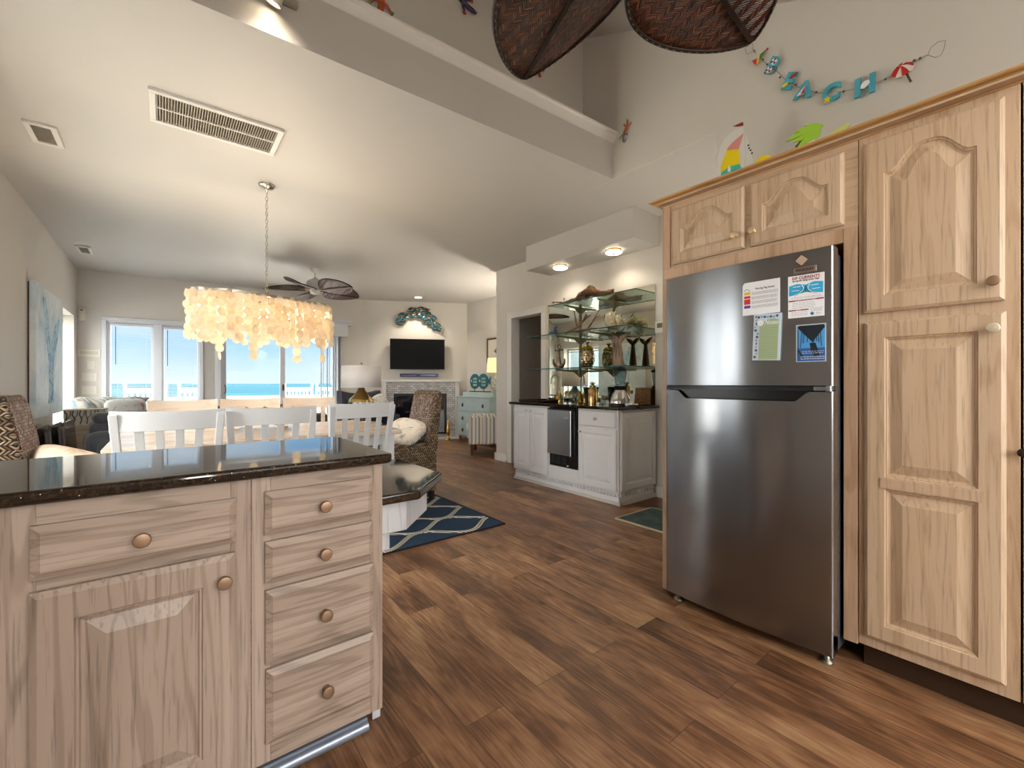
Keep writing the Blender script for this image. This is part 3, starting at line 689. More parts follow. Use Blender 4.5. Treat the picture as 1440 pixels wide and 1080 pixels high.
ink = plain('ink_grey', '6d7078', .7); inkd = plain('ink_dark', '2a2c3c', .6); red = plain('flag_red', 'c8323a', .6); yel = plain('flag_yellow', 'dcc72c', .6)
purp = plain('flag_purple', '5a3f9c', .6); cyan = plain('flyer_cyan', '2fa6d4', .5); maroon = plain('flyer_maroon', '8e3a50', .6)
def lines(mb, x0, x1, z, n, dz, h=.0022, y=-.0012, k=0, seed=1):
    rnd = random.Random(seed)
    for i in range(n):
        x = x0; zz = z - i*dz
        while x < x1 - .004:
            l = rnd.uniform(.004, .011); mb.box(x, min(x+l, x1), y-.0003, y, zz-h/2, zz+h/2, k); x += l + .0022
    return mb
o, w, h = on_fridge('warning_flag_sheet', 'white beach warning flag sheet with coloured flags on the freezer door', 'paper', .893, .742, 1.431, 1.576, .0)
pts = [(-w/2, -h/2), (w/2, -h/2), (w/2, h/2), (-w/2+.008, h/2), (-w/2, h/2-.012)]
MB().plate(pts, -.001, 0).build('sheet', white_paper, o)
text_part('Warning Flag System', .0115, .0002, inkd, o, Matrix.Translation((.016, -.0014, .041)) @ STAND, bold=.0002, sx=.8)
for z0, z1, m in ((.018, .030, yel), (.002, .013, red), (-.024, -.001, red), (-.041, -.029, purp)):
    MB().box(-w/2+.007, -w/2+.033, -.0018, -.001, z0, z1).build('flag', m, o)
MB().tube([(-w/2+.006, -.0014, .036), (-w/2+.014, -.0014, .042), (-w/2+.022, -.0014, .042), (-w/2+.032, -.0014, .034)], .0013, 6).build('logo', plain('logo_blue', '3f86b8', .6), o)
mb = MB(); [lines(mb, -w/2+.038, w/2-.008, z, 3, .0045, .0014, seed=int(z*999)) for z in (.026, .006, -.013, -.033)]; mb.build('small_print', ink, o)
o, w, h = on_fridge('notepad', 'sage green magnetic notepad with a blue floral border hanging below the flag sheet', 'notepad', .846, .738, 1.229, 1.429, radians(2.2), dz=.003)
MB().box(-w/2, w/2, -.005, .002, -h/2, h/2).build('pad', plain('pad_border', 'c3d3e0', .5), o)
pg = [(-w/2+.025, -h/2+.004), (w/2-.009, -h/2+.004), (w/2-.009, h/2-.028)] + [(w/2-.009-(w-.034)*i/8, h/2-.028+.010*sin(pi*i/8)-.022*(i/8)**2) for i in range(1, 9)]
MB().plate(pg, -.006, -.005).build('ruled_page', plain('sage_page', '9fb18c', .6), o)
mb = MB(); [mb.box(-w/2+.03, w/2-.012, -.0064, -.006, z, z+.0008) for z in [h/2-.062-.0095*i for i in range(14)]]; mb.build('rule_lines', plain('rule_green', '80936f', .6), o)
text_part('Notes', .026, .0002, white_paper, o, Matrix.Translation((.016, -.0065, h/2-.038)) @ STAND, sx=.8, shear=.4)
def flower(mb, x, z, r, y, k, n=6):
    for i in range(n):
        a = 2*pi*i/n; mb.ell((x+cos(a)*r*.6, y, z+sin(a)*r*.6), (r*.42, .0006, r*.42), 8, 6, k=k)
mb = MB(); rnd = random.Random(3)
for i in range(13):
    zz = h/2-.012-i*.0145; x = -w/2+.006+rnd.random()*.012
    if rnd.random() < .5: flower(mb, x, zz, .006, -.0055, i % 2, 5)
    else: mb.hexa([(x-.004, -.0056, zz), (x+.005, -.0056, zz+.007), (x+.001, -.0056, zz-.006)], [(x-.004, -.0050, zz), (x+.005, -.0050, zz+.007), (x+.001, -.0050, zz-.006)], k=i % 2)
for i in range(7): x = -w/2+.02+i*.012; flower(mb, x, h/2-.009-rnd.random()*.006, .0055, -.0055, i % 2, 5)
mb.build('floral_border', [plain('flower_navy', '27324f', .6), plain('flower_blue', '7f9cc0', .6)], o)
mb = MB(); flower(mb, -.026, h/2-.040, .013, -.0072, 0, 8); mb.build('daisy', white_paper, o)
o, w, h = on_fridge('rip_current_flyer', 'rip currents safety flyer with blue wave drawing near the top right of the freezer door', 'flyer', .713, .587, 1.399, 1.572)
MB().box(-w/2, w/2, -.0012, 0, -h/2, h/2).build('sheet', white_paper, o)
text_part('RIP CURRENTS', .0165, .0003, plain('title_red', 'a23a52', .6), o, Matrix.Translation((0, -.0016, h/2-.011)) @ STAND, bold=.0004, sx=.88)
text_part('Break the Grip of the Rip!', .0095, .0003, inkd, o, Matrix.Translation((0, -.0016, h/2-.022)) @ STAND, bold=.0003, sx=.92)
wv = [(-w/2+.004, h/2-.082), (-.02, h/2-.075), (.0, h/2-.071), (.02, h/2-.075), (w/2-.004, h/2-.080), (w/2-.004, h/2-.036), (.03, h/2-.032), (0, h/2-.041), (-.03, h/2-.034), (-w/2+.004, h/2-.040)]
MB().plate(wv, -.0018, -.001).build('wave_picture', cyan, o)
mb = MB()
for sx in (-1, 1):
    mb.tube([(sx*.045, -.0026, h/2-.082), (sx*.022, -.0026, h/2-.074), (sx*.009, -.0026, h/2-.062), (sx*.007, -.0026, h/2-.052), (sx*.014, -.0026, h/2-.040)], .0013, 6)
    mb.box(sx*.022, sx*.05, -.0021, -.0018, h/2-.062, h/2-.060)
    mb.box(sx*.018, sx*.044, -.0021, -.0018, h/2-.047, h/2-.0445)
mb.build('current_arrows', white_paper, o)
mb = MB()
for z in (-.052,): mb.tube([(0, -.0026, h/2-.044), (0, -.0026, h/2-.070)], .0011, 6)
mb.tube([(-.012, -.0026, h/2-.046), (-.005, -.0026, h/2-.054), (-.005, -.0026, h/2-.062), (-.014, -.0026, h/2-.072), (-.04, -.0026, h/2-.083)], .0007, 6); mb.tube([(.012, -.0026, h/2-.046), (.005, -.0026, h/2-.054), (.005, -.0026, h/2-.062), (.014, -.0026, h/2-.072), (.04, -.0026, h/2-.081)], .0007, 6)
mb.build('arrow_outline', inkd, o)
mb = MB(); mb.box(-w/2+.002, w/2-.002, -.0017, -.001, -.019, -.0135); mb.box(-w/2+.002, .010, -.0017, -.001, -.058, -.053); mb.build('heading_bars', maroon, o)
text_part('IF CAUGHT IN A RIP CURRENT', .0056, .0002, white_paper, o, Matrix.Translation((0, -.0021, -.0163)) @ STAND, sx=.95)
text_part('SAFETY', .0056, .0002, white_paper, o, Matrix.Translation((-.025, -.0021, -.0556)) @ STAND)
mb = MB(); lines(mb, -w/2+.016, w/2-.03, -.026, 4, .0068, .0013, seed=5); lines(mb, -w/2+.012, .006, -.064, 3, .0062, .0012, seed=6); lines(mb, .016, w/2-.006, -.052, 4, .004, .001, seed=7); lines(mb, -w/2+.012, w/2-.006, -.003, 2, .0045, .001, seed=8)
mb.build('small_print', ink, o)
mb = MB(); mb.lathe([(.0001, -.0008), (.0065, -.0006), (.0065, .0)], 16); mb.v = [Vector((.022+p.x, -.0012+p.z, -.074+p.y)) for p in mb.v]; mb.build('round_logo', plain('logo_deep_blue', '1f6fa8', .5), o)
mb = MB(); mb.tube([(.036, -.0014, -.07), (.04, -.0014, -.078), (.046, -.0014, -.07), (.05, -.0014, -.077)], .0007, 5); mb.build('signature_logo', inkd, o)
o, w, h = on_fridge('pier_postcard', 'blue photo card of a pier underside at the bottom right of the freezer door', 'postcard', .684, .581, 1.217, 1.369)
MB().box(-w/2, w/2, -.0012, 0, -h/2, h/2).build('card', plain('card_frame', 'b9c0c8', .4), o)
MB().box(-w/2+.004, w/2-.004, -.0018, -.001, -.02, h/2-.004).build('picture_sky', plain('pier_sky', '4f9ad8', .35), o)
MB().box(-w/2+.004, w/2-.004, -.0018, -.001, -h/2+.003, -.02).build('picture_water', plain('pier_water', '2c5f9e', .35), o)
mb = MB(); mb.plate([(-w/2+.005, h/2-.012), (-w/2+.012, h/2-.004), (w/2-.008, h/2-.004), (w/2-.004, h/2-.015), (.014, .015), (.008, .0)], -.0026, -.0016)
for x, xt, zb in ((-.036, -.03, -.018), (-.026, -.022, .0), (.036, .032, -.015), (.028, .024, .0), (-.012, -.01, .004), (.02, .018, .006), (-.044, -.044, -.05), (.0, .0, .01)):
    mb.bar((x, -.0022, zb), (xt, -.0022, .055), .0022, .001, up=(0, 1, 0))
mb.plate([(-.004, .0), (.016, .0), (.03, -.05), (.012, -.055), (.0, -.03)], -.0024, -.0016); mb.plate([(-.044, -.03), (-.04, -.028), (-.022, -.062), (-.03, -.065)], -.0024, -.0016)
mb.build('pier_picture', plain('pier_dark', '16202c', .35), o)
mb = MB(); lines(mb, -.03, .044, -.034, 2, .007, .0014, y=-.003, seed=11); lines(mb, -.035, .046, -.056, 2, .008, .0022, y=-.003, seed=12); mb.build('caption_lines', white_paper, o)
o, w, h = on_fridge('diamond_magnet', 'small square tile magnet turned on its corner above the badge of the refrigerator', 'magnet', .688, .640, 1.608, 1.656)
MB(Matrix.Rotation(pi/4, 4, 'Y')).box(-.0155, .0155, -.008, 0, -.0155, .0155).build('tile', plain('magnet_tan', 'b39a85', .45), o, bevel=.002)

# ================================================================ ISLAND
isl = thing('island_cabinet', 'pickled oak kitchen island base with a drawer stack and one big door', 'cabinet', (0, 1.345, 0))
MB().box(-.995, .540, 0, .50, .10, .877).build('carcass', oakX, isl, bevel=.002)
W = lambda px, py: at(px, py, Y=1.345)
mb = MB()
xs_div = at(352.5, 700, Y=1.345).x
# face frame members
def ff(x0, x1, z0, z1): mb.box(x0, x1, -.004, .01, z0, z1)
xr0 = at(373, 700, Y=1.345).x; xr1 = at(525, 700, Y=1.345).x
ff(xs_div+.0015, xr0+.012, .102, .875); ff(xr1-.010, .540, .102, .875)
xl1 = at(332, 700, Y=1.345).x; xl0 = at(41, 800, Y=1.345).x
ff(xl1-.012, xs_div-.0015, .102, .875); ff(-.995, xl0+.01, .102, .875)
mb.build('face_stiles', oakZ, isl, bevel=.0012)
mb = MB()
for a_ in ((xr0+.012, xr1-.010, .835, .875), (xr0+.012, xr1-.010, .102, .15), (xl0+.01, xl1-.012, .815, .875), (xl0+.01, xl1-.012, .102, .14)):
    mb = MB(); ff(*a_); mb.build('face_rail', oakX, isl, bevel=.0012)
MB().box(-.995, .505, .075, .45, 0, .10).build('toe_kick', plain('toe_kick_dark', '4a3a30', .6), isl)
mb = MB(); mb.box(-.995, .515, .060, .078, 0, .045); mb.cyl((-.995, .060, .020), (.515, .060, .020), .017, n=12)
mb.build('toe_strip', plain('grey_strip', '8b92a0', .3, metal=.5), isl)
YF = 1.345 - .021
def zz(px, py): return at(px, py, Y=YF).z
def xx(px): return at(px, 700, Y=YF).x
def drw(px0, py0, px1, py1, kx, ky, name='drawer'):
    x0, x1 = xx(px0), xx(px1); z1 = (zz(px0, py0[0]) + zz(px1, py1[0]))/2; z0 = (zz(px0, py0[1]) + zz(px1, py1[1]))/2
    cx, cz = (x0+x1)/2, (z0+z1)/2
    o = slab_front(MB(), x0-cx, x1-cx, z0-cz, z1-cz).build(name, oakX, isl, loc=(cx, -.004, cz))
    k = at(kx, ky, Y=YF-.02); knob(o, k.x-cx, k.z-cz, -.021, bronze_knob)
    return o
drw(373, (693, 753), 525, (672, 724.5), 458, 712)['label'] = 'top drawer of the stack'
drw(373.5, (762, 822.5), 525.5, (735, 784), 458, 779)['label'] = 'second drawer of the stack'
drw(374, (832, 937.5), 526, (793.5, 884), 459, 865)['label'] = 'third, deeper drawer of the stack'
drw(374.5, (945, 1050.5), 526.5, (889.5, 980.5), 461, 972)['label'] = 'deepest bottom drawer of the stack'
drw(41, (742, 818), 333, (701.5, 765), 200, 759)['label'] = 'wide drawer above the big door'
x0, x1 = xx(39), xx(331); z1 = (zz(39, 838) + zz(331, 777))/2
cx = (x0+x1)/2
o = raised_door(MB(), x0-cx, x1-cx, 0, z1-.13, stile=.068, edge=.013).build('door', oakZ, isl, loc=(cx, -.004, .13)); o['label'] = 'big raised panel door'
k = at(316, 819, Y=YF-.02); knob(o, k.x-cx, k.z-.13, -.021, bronze_knob)
MB().box(.53, .5405, .0, .5, .102, .876).build('end_panel', oakZ, isl)
# stone tops
def stone(name, label, poly, z0, z1, bev, grp=None, cat='countertop'):
    cx = sum(p[0] for p in poly)/len(poly); cy = sum(p[1] for p in poly)/len(poly)
    o = MB().prism([(p[0]-cx, p[1]-cy) for p in poly], z0-z0, z1-z0).build(name, granite, None, bevel=bev, seg=3, loc=(cx, cy, z0))
    return tag(o, label, cat, grp)
stone('island_countertop', 'polished black granite countertop on the kitchen island reflecting the windows', [(-.998, 1.312), (.552, 1.312), (.568, 1.328), (.568, 1.875), (.552, 1.890), (-.998, 1.890)], .879, .909, .010)
stone('lower_countertop', 'lower black granite desk top with a clipped corner at the end of the island', [(.545, 1.385), (.69, 1.380), (.900, 1.600), (.905, 2.03), (.545, 2.03)], .728, .76, .008)
dk = thing('desk_base', 'grey-white panelled base under the lower granite top', 'cabinet', (.545, 1.9, 0))
pw = wood('whitewashed_wood', ('9f9fa2', 'bcbcbf', 'cfd0d2'), 'Z', fine=.4)
MB().prism([(.0, -.46), (.12, -.465), (.29, -.29), (.30, .10), (.0, .10)], .615, .727).build('apron', pw, dk, bevel=.002)
MB().prism([(.0, -.44), (.07, -.44), (.07, .10), (.0, .10)], .55, .615).build('corbel', pw, dk, bevel=.004)
MB().box(.0, .028, -.46, .10, 0, .55).build('side_board', pw, dk, bevel=.002)
# ================================================================ CEILING FANS WITH LEAF BLADES
def herring(name, c, rot=0, w=.035, h=.010, bump=1.0, plane='H'):
    return weave(name, c[0], c[1:], plane, w=w, h=h, mortar=.35, bump=bump, rough=.42, rot=rot)
def herringbone(name, dark, mids, cell=.022, rough=.38, plane='H', gapw=.36, ratio=.42, dist=.008):
    """strands that run up one way in one column and down in the next"""
    m, nt, b = newmat(name); L = nt.links
    tc = N(nt, 'ShaderNodeTexCoord'); sp_ = N(nt, 'ShaderNodeSeparateXYZ'); L.new(tc.outputs['Object'], sp_.inputs[0])
    cbv = N(nt, 'ShaderNodeCombineXYZ')
    if plane == 'V':
        adv = N(nt, 'ShaderNodeMath', operation='ADD'); L.new(sp_.outputs[0], adv.inputs[0]); L.new(sp_.outputs[1], adv.inputs[1]); L.new(sp_.outputs[2], cbv.inputs[0]); L.new(adv.outputs[0], cbv.inputs[1])
    else: L.new(sp_.outputs[0], cbv.inputs[0]); L.new(sp_.outputs[1], cbv.inputs[1])
    sp = N(nt, 'ShaderNodeSeparateXYZ'); L.new(cbv.outputs[0], sp.inputs[0])
    def M_(op, a, bb=None, v=None):
        n = N(nt, 'ShaderNodeMath', operation=op)
        if isinstance(a, (int, float)): n.inputs[0].default_value = a
        else: L.new(a, n.inputs[0])
        if bb is not None: L.new(bb, n.inputs[1])
        if v is not None: n.inputs[1].default_value = v
        return n.outputs[0]
    pp = M_('PINGPONG', sp.outputs[0], v=cell)                  # zig-zag over x
    s = M_('ADD', sp.outputs[1], pp); st = M_('DIVIDE', s, v=cell*ratio); fr = M_('FRACT', st); fl = M_('FLOOR', st)
    cf = M_('FLOOR', M_('DIVIDE', sp.outputs[0], v=cell))
    cb = N(nt, 'ShaderNodeCombineXYZ'); L.new(fl, cb.inputs[0]); L.new(cf, cb.inputs[1])
    wn = N(nt, 'ShaderNodeTexWhiteNoise', noise_dimensions='3D'); L.new(cb.outputs[0], wn.inputs['Vector'])
    r = ramp(nt, [(i/(len(mids)-1), c) for i, c in enumerate(mids)]); L.new(wn.outputs['Value'], r.inputs['Fac'])
    d = M_('ABSOLUTE', M_('SUBTRACT', fr, v=.5)); gap = M_('GREATER_THAN', d, v=gapw)
    dx = M_('FRACT', M_('DIVIDE', sp.outputs[0], v=cell)); dxa = M_('GREATER_THAN', M_('ABSOLUTE', M_('SUBTRACT', dx, v=.5)), v=.44)
    g2 = M_('MAXIMUM', gap, dxa)
    mx = N(nt, 'ShaderNodeMix', data_type='RGBA'); mx.inputs[7].default_value = lin(dark); L.new(g2, mx.inputs[0]); L.new(r.outputs['Color'], mx.inputs[6]); L.new(mx.outputs[2], b.inputs['Base Color'])
    h = M_('SUBTRACT', 1.0, d); bu = N(nt, 'ShaderNodeBump'); bu.inputs['Strength'].default_value = 1.0; bu.inputs['Distance'].default_value = dist
    L.new(h, bu.inputs['Height']); L.new(bu.outputs['Normal'], b.inputs['Normal']); b.inputs['Roughness'].default_value = rough
    return m
blade_weave = herringbone('palm_weave_dark', '120806', ('32170d', '5a2a17', '8a401e', '42200f', 'a85f38'))
blade_weave2 = herringbone('palm_weave_far', '2a1512', ('4a2a24', '6b4038', '8a5a50'), cell=.03)
rim_m = plain('blade_rim', '1d120d', .4); stitch = plain('rim_stitch', '7d7268', .5)
def leaf_w(r, R=.70, wmax=.215):
    t = (r - .14) / (R - .14); t = max(0, min(1, t))
    return wmax * (sin(pi * t ** .72) ** .62 if 0 < t < 1 else 0) + .001
def blade_mesh(R, wmax, weave_m, t, ang, pitch, cup=.03):
    M = Matrix.Rotation(ang, 4, 'Z') @ Matrix.Rotation(pitch, 4, 'X')
    n = 30; loops = []; rim = []; rim2 = []
    for i in range(n + 1):
        r = .145 + (R - .147) * (0.5 - 0.5*cos(pi*i/n)); w = leaf_w(r, R, wmax)
        loops.append([(r, w*j/6, cup*(abs(j/6)**2)*(w/wmax)) for j in range(-6, 7)])
        rim.append((r, w, cup*(w/wmax))); rim2.append((r, -w, cup*(w/wmax)))
    top = [[(p[0], p[1], p[2]+.007) for p in l] for l in loops]
    full = [l + list(reversed(tp)) for l, tp in zip(loops, top)]
    o = MB(M).loft(full, True, True, True).build('blade', weave_m, t)
    path = rim + list(reversed(rim2))
    MB(M).tube([(p[0], p[1], p[2]+.003) for p in path], .0085, 8, closed=True).build('blade_rim', rim_m, o)
    mb = MB(M)
    for i in range(0, len(path)):
        a = Vector(path[i]); b2 = Vector(path[(i+1) % len(path)])
        k = max(1, int((b2-a).length/.028))
        for j in range(k):
            p = a.lerp(b2, j/k); d = (b2-a).normalized()
            mb.bar(p + Vector((0, 0, -.0065)) + d*-.005, p + Vector((0, 0, -.0065)) + d*.004, .0022, .0022)
    if R == .700: mb.build('rim_stitch_pattern', stitch, o)
    MB(M).box(.13, R-.004, -.007, .007, -.008, .006).build('midrib', rim_m, o)
    MB(M).tube([(.07, 0, .02), (.12, .0, .015), (.2, .0, .008)], .010, 8).build('blade_arm', brass, o)
    return o
def fan(name, label, loc, zceil, R, wmax, wm, angs, pitch, white):
    t = thing(name, label, 'ceiling fan', loc)
    body = plain('fan_white', 'd8d6d2', .35) if white else plain('fan_bronze', '5a4030', .35, metal=.6)
    H = zceil - loc[2]
    MB().lathe([(.065, H), (.065, H-.015), (.045, H-.05), (.02, H-.065)], 24).build('canopy', body, t)
    MB().cyl((0, 0, .12), (0, 0, H-.05), .011, n=12).build('downrod', body, t)
    MB().lathe([(.02, .19), (.045, .17), (.10, .14), (.115, .10), (.115, .05), (.09, .02), (.06, .005)], 28).build('motor_housing', body, t)
    MB().lathe([(.07, .005), (.075, -.02), (.055, -.045), (.02, -.055), (.0001, -.056)], 24).build('hub_cap', body if white else brass, t)
    for a in angs: blade_mesh(R, wmax, wm, t, radians(a), radians(pitch))
    return t
fan('palm_leaf_ceiling_fan', 'huge dark woven palm-leaf ceiling fan overhead at the top of the frame', (.848, .597, 2.28), vz(.597)+.01, .700, .215, blade_weave, [72.3, 6.4-2, 72.3+72, 72.3+144, 72.3+216], -16, False)
fan('palm_leaf_ceiling_fan', 'distant white ceiling fan with reddish woven leaf blades behind the shell chandelier', (1.704, 6.742, 2.47), CZ, .68, .19, blade_weave2, [-62, 10, 82, 154, 226], -22, True)

# ================================================================ SHELL CHANDELIER
def capiz_mat():
    m, nt, b = newmat('capiz_shell'); L = nt.links; out = nt.nodes['Material Output']
    tc = N(nt, 'ShaderNodeTexCoord'); no = N(nt, 'ShaderNodeTexNoise'); no.inputs['Scale'].default_value = 30; L.new(tc.outputs['Object'], no.inputs['Vector'])
    r = ramp(nt, [(.3, 'ecdfcb'), (.7, 'faf5ea')]); L.new(no.outputs['Fac'], r.inputs['Fac']); L.new(r.outputs['Color'], b.inputs['Base Color'])
    b.inputs['Roughness'].default_value = .3
    tl = N(nt, 'ShaderNodeBsdfTranslucent'); L.new(r.outputs['Color'], tl.inputs[0]); mx = N(nt, 'ShaderNodeMixShader'); mx.inputs[0].default_value = .68
    L.new(b.outputs[0], mx.inputs[1]); L.new(tl.outputs[0], mx.inputs[2]); L.new(mx.outputs[0], out.inputs[0]); return m
capiz = capiz_mat()
cp = at(375, 260, z=CZ)
ch = thing('shell_chandelier', 'lit oval chandelier of hanging round cream shells over the dining table', 'chandelier', (cp.x, cp.y, 1.84), radians(13))
Hc = CZ - 1.84
MB().lathe([(.06, Hc), (.062, Hc-.008), (.055, Hc-.022), (.02, Hc-.03), (.008, Hc-.045)], 28).build('ceiling_canopy', nickel, ch)
mb = MB(); z = .04; i = 0
while z < Hc - .05:
    pts = []
    for j in range(12):
        a = 2*pi*j/12; u, v = .0095*cos(a), .019*sin(a)
        pts.append((u, 0, z+.016+v) if i % 2 else (0, u, z+.016+v))
    mb.tube(pts, .0022, 5, closed=True); z += .031; i += 1
mb.build('chain', nickel, ch)
MB().lathe([(.008, .05), (.02, .045), (.026, .0), (.035, -.005), (.03, -.012)], 16).build('hub', plain('hub_brassy', 'b08a58', .35, metal=.7), ch)
A, Bq = .545, .20
def oval(a, A=A, B=Bq):
    c, s = cos(a), sin(a); return (math.copysign(abs(c)**.8, c)*A, math.copysign(abs(s)**.8, s)*B)
mb = MB(); loops = []
pts = [oval(2*pi*i/64) for i in range(64)]
mb.loft([[(x*1.0, y*1.0, z) for x, y in pts] for z in (.0, -.022)], True, False, False); mb.loft([[(x*.985, y*.96, z) for x, y in pts] for z in (.0, -.022)], True, False, False)
mb.loft([[(x*k, y*k2, 0) for x, y in pts] for k, k2 in ((1, 1), (.985, .96))], False, False, False); mb.loft([[(x*k, y*k2, -.022) for x, y in pts] for k, k2 in ((1, 1), (.985, .96))], False, False, False)
mb.build('oval_band', nickel, ch)
mb = MB()
for sx in (-1, 1):
    mb.tube([(sx*.02, 0, .012), (sx*.2, 0, .035), (sx*.36, 0, .025), (sx*A*.98, 0, -.01)], .005, 6)
mb.build('arms', plain('arm_cream', 'd9cdb8', .35), ch)
MB().box(-.42, .42, -.012, .012, -.03, -.014).build('lamp_bar', nickel, ch)
rnd = random.Random(21)
def strand(x, y, nrm, n, z0, nm='shell_strand'):
    mb = MB()
    for i in range(n):
        zc = z0 - .034 - i*.0605 + rnd.uniform(-.004, .004); a = nrm + rnd.uniform(-.65, .65); ca, sa = cos(a), sin(a); r = rnd.uniform(.033, .038)
        tl = rnd.uniform(-.25, .25)
        front = []; back = []
        for j in range(18):
            q = 2*pi*j/18; u, v = r*cos(q), r*sin(q)
            front.append((x - sa*u + ca*(.0006+v*tl*.4), y + ca*u + sa*(.0006+v*tl*.4), zc+v)); back.append((x - sa*u - ca*(.0006-v*tl*.4), y + ca*u - sa*(.0006-v*tl*.4), zc+v))
        mb.hexa(front, back)
    return mb.build(nm, capiz, ch)
def even(n, a_, b_, off=0.0):
    P_ = [oval(2*pi*i/720, a_, b_) for i in range(721)]; cum = [0]
    for p_, q_ in zip(P_, P_[1:]): cum.append(cum[-1] + hypot(q_[0]-p_[0], q_[1]-p_[1]))
    o_ = []; j = 0
    for i in range(n):
        s_ = cum[-1]*(i+off)/n
        while cum[j+1] < s_: j += 1
        o_.append(P_[j])
    return o_
K = 45
for i, (x, y) in enumerate(even(K, A, Bq)): strand(x*1.01, y*1.01, atan2(y/Bq**2, x/A**2), 5 + (1 if i % 3 else 0), -.004 - .012*(i % 2))
for i, (x, y) in enumerate(even(14, A*.88, Bq*.72, .5)): strand(x, y, atan2(y/Bq**2, x/A**2), 5 + (2 if i % 4 == 1 else 0) + (1 if i % 2 else 0), -.03)
bulb_m = plain('bulb_glow', 'fff0d0', .4, emit='ffd79a', es=60)
for x in (-.34, -.17, 0, .17, .34):
    MB().cyl((x, 0, -.03), (x, 0, -.085), .011, n=10).build('candle_socket', trimw, ch)
    MB().lathe([(.009, -.085), (.017, -.105), (.021, -.125), (.015, -.15), (.0001, -.165)], 14, c=(x, 0, 0)).build('bulb', bulb_m, ch)

# ================================================================ BEACH GARLAND ON THE KITCHEN WALL
WX = 2.85
gl = thing('letter_garland', 'BEACH garland of turquoise wooden letters wired between a little boat and a parasol', 'garland', (WX, 0, 0), -pi/2)
turq = plain('turquoise_paint', '4aa3b5', .5); turq_e = plain('pale_edge', 'b9ccc8', .6); wirem = plain('wire_grey', '8d8880', .4, metal=.8); bead = plain('bead_dark', '5d5650', .35, metal=.4)
def G(px, py): p = at(px, py, X=WX); return (-p.y, p.z)
def letter(ch_, px, py, size, rot, sx=1.0):
    x, z = G(px, py)
    M = Matrix.Translation((x, -.028, z)) @ Matrix.Rotation(rot, 4, 'Y') @ STAND
    o = text_part(ch_, size, .007, turq, gl, M, name='letter', bold=.006*size/.12, sx=sx); o['label'] = 'letter ' + ch_
    return o
lets = [('B', 1089, 96.5, .115, 40), ('E', 1112, 118.5, .115, 33), ('A', 1133.5, 130.5, .118, 22), ('C', 1171.5, 134.5, .118, 12), ('H', 1218.5, 125, .125, 8)]
LO = {}
for c, px, py, s, r in lets: LO[c] = letter(c, px, py, s, radians(r-6), .98)
def strut(pts, r=.0016, name='wire'):
    MB().tube([(G(*p)[0], -.022, G(*p)[1]) for p in pts], r, 5).build(name, wirem, gl)
chain = [(1060, 71), (1064, 76), (1074, 86), (1080, 92), (1097, 104), (1105, 113), (1120, 122), (1128, 126), (1142, 130), (1152, 133), (1160, 133), (1184, 131), (1200, 129), (1210, 127), (1228, 121), (1244, 115), (1258, 108), (1285, 90), (1295, 85), (1306, 80)]
strut(chain)
strut([(1062, 74), (1053, 79), (1050, 72), (1055, 61), (1059, 60), (1061, 66), (1062, 74)], .0012, 'hanging_loop')
strut([(1306, 80), (1310, 70), (1320, 62), (1331, 60), (1329, 70), (1325, 80), (1317, 84), (1306, 80)], .0012, 'hanging_loop')
mb = MB()
for p in ((1063, 74), (1075, 86), (1081, 93), (1099, 111), (1121, 121), (1129, 126), (1150, 132), (1188, 131), (1205, 127), (1247, 114), (1287, 88), (1295, 85)):
    x, z = G(*p); mb.ell((x, -.022, z), (.006, .006, .006), 10, 6)
mb.build('beads', bead, gl)
def gshape(pts, y0, y1, mat, nm, parent=None): # pixel outline on the wall plane
    mb = MB(); mb.plate([G(*p) for p in pts], y0, y1); return mb.build(nm, mat, parent or gl)
boat = gshape([(1056, 83), (1058, 88), (1065, 95.5), (1081, 71), (1077, 73)], -.026, -.018, plain('boat_white', 'c9c8c4', .5), 'boat_charm')
gshape([(1060.5, 88.5), (1067.5, 85), (1066.5, 94.5), (1064, 93.5)], -.030, -.026, red, 'red_sail', boat)
gshape([(1067.5, 85), (1071.5, 80), (1070.5, 88), (1066.5, 94.5)], -.030, -.026, yel, 'yellow_sail', boat)
gshape([(1071.5, 80), (1081, 72), (1070.5, 88)], -.030, -.026, plain('sail_green', '4f7d2c', .5), 'green_sail', boat)
mb = MB(); x, z = G(1081.7, 72); mb.ell((x, -.028, z), (.007, .006, .007), 10, 6); mb.build('red_tip', red, boat)
umb = gshape([(1255, 112), (1258, 104), (1263, 98), (1269, 95.5), (1275, 91.5), (1287, 93), (1284, 102), (1279, 104), (1274, 109), (1262, 112.5)], -.026, -.018, plain('umbrella_white', 'e2dfd9', .5), 'parasol_charm')
for pts in ([(1255, 112), (1258, 104), (1263, 98), (1269, 95.5), (1265, 103), (1261, 112.3)], [(1269, 96), (1277, 100), (1280.5, 104), (1274, 109), (1270.5, 110)], [(1270, 95), (1276, 91.3), (1284, 91), (1287, 94), (1286, 95.5), (1278, 93.5)], [(1265.5, 95.5), (1271, 91.5), (1270, 94.8)]):
    gshape(pts, -.030, -.026, plain('umbrella_red', 'b92a1c', .5), 'red_panel', umb)
mb = MB(); a = G(1276.5, 107); b2 = G(1282.5, 118); mb.bar((a[0], -.023, a[1]), (b2[0], -.023, b2[1]), .009, .006, up=(0, 1, 0)); mb.build('parasol_pole', plain('dark_stick', '4b4038', .6), umb)
def star(cx, cz, r, y, rot=0.0, n=5, inner=.45):
    return [(cx + (r if i % 2 == 0 else r*inner)*sin(pi*i/n+rot), cz + (r if i % 2 == 0 else r*inner)*cos(pi*i/n+rot)) for i in range(2*n)]
x, z = G(1166.5, 144); MB().plate(star(x, z, .020, 0, .2), -.042, -.035).build('star', yel, LO['C'])
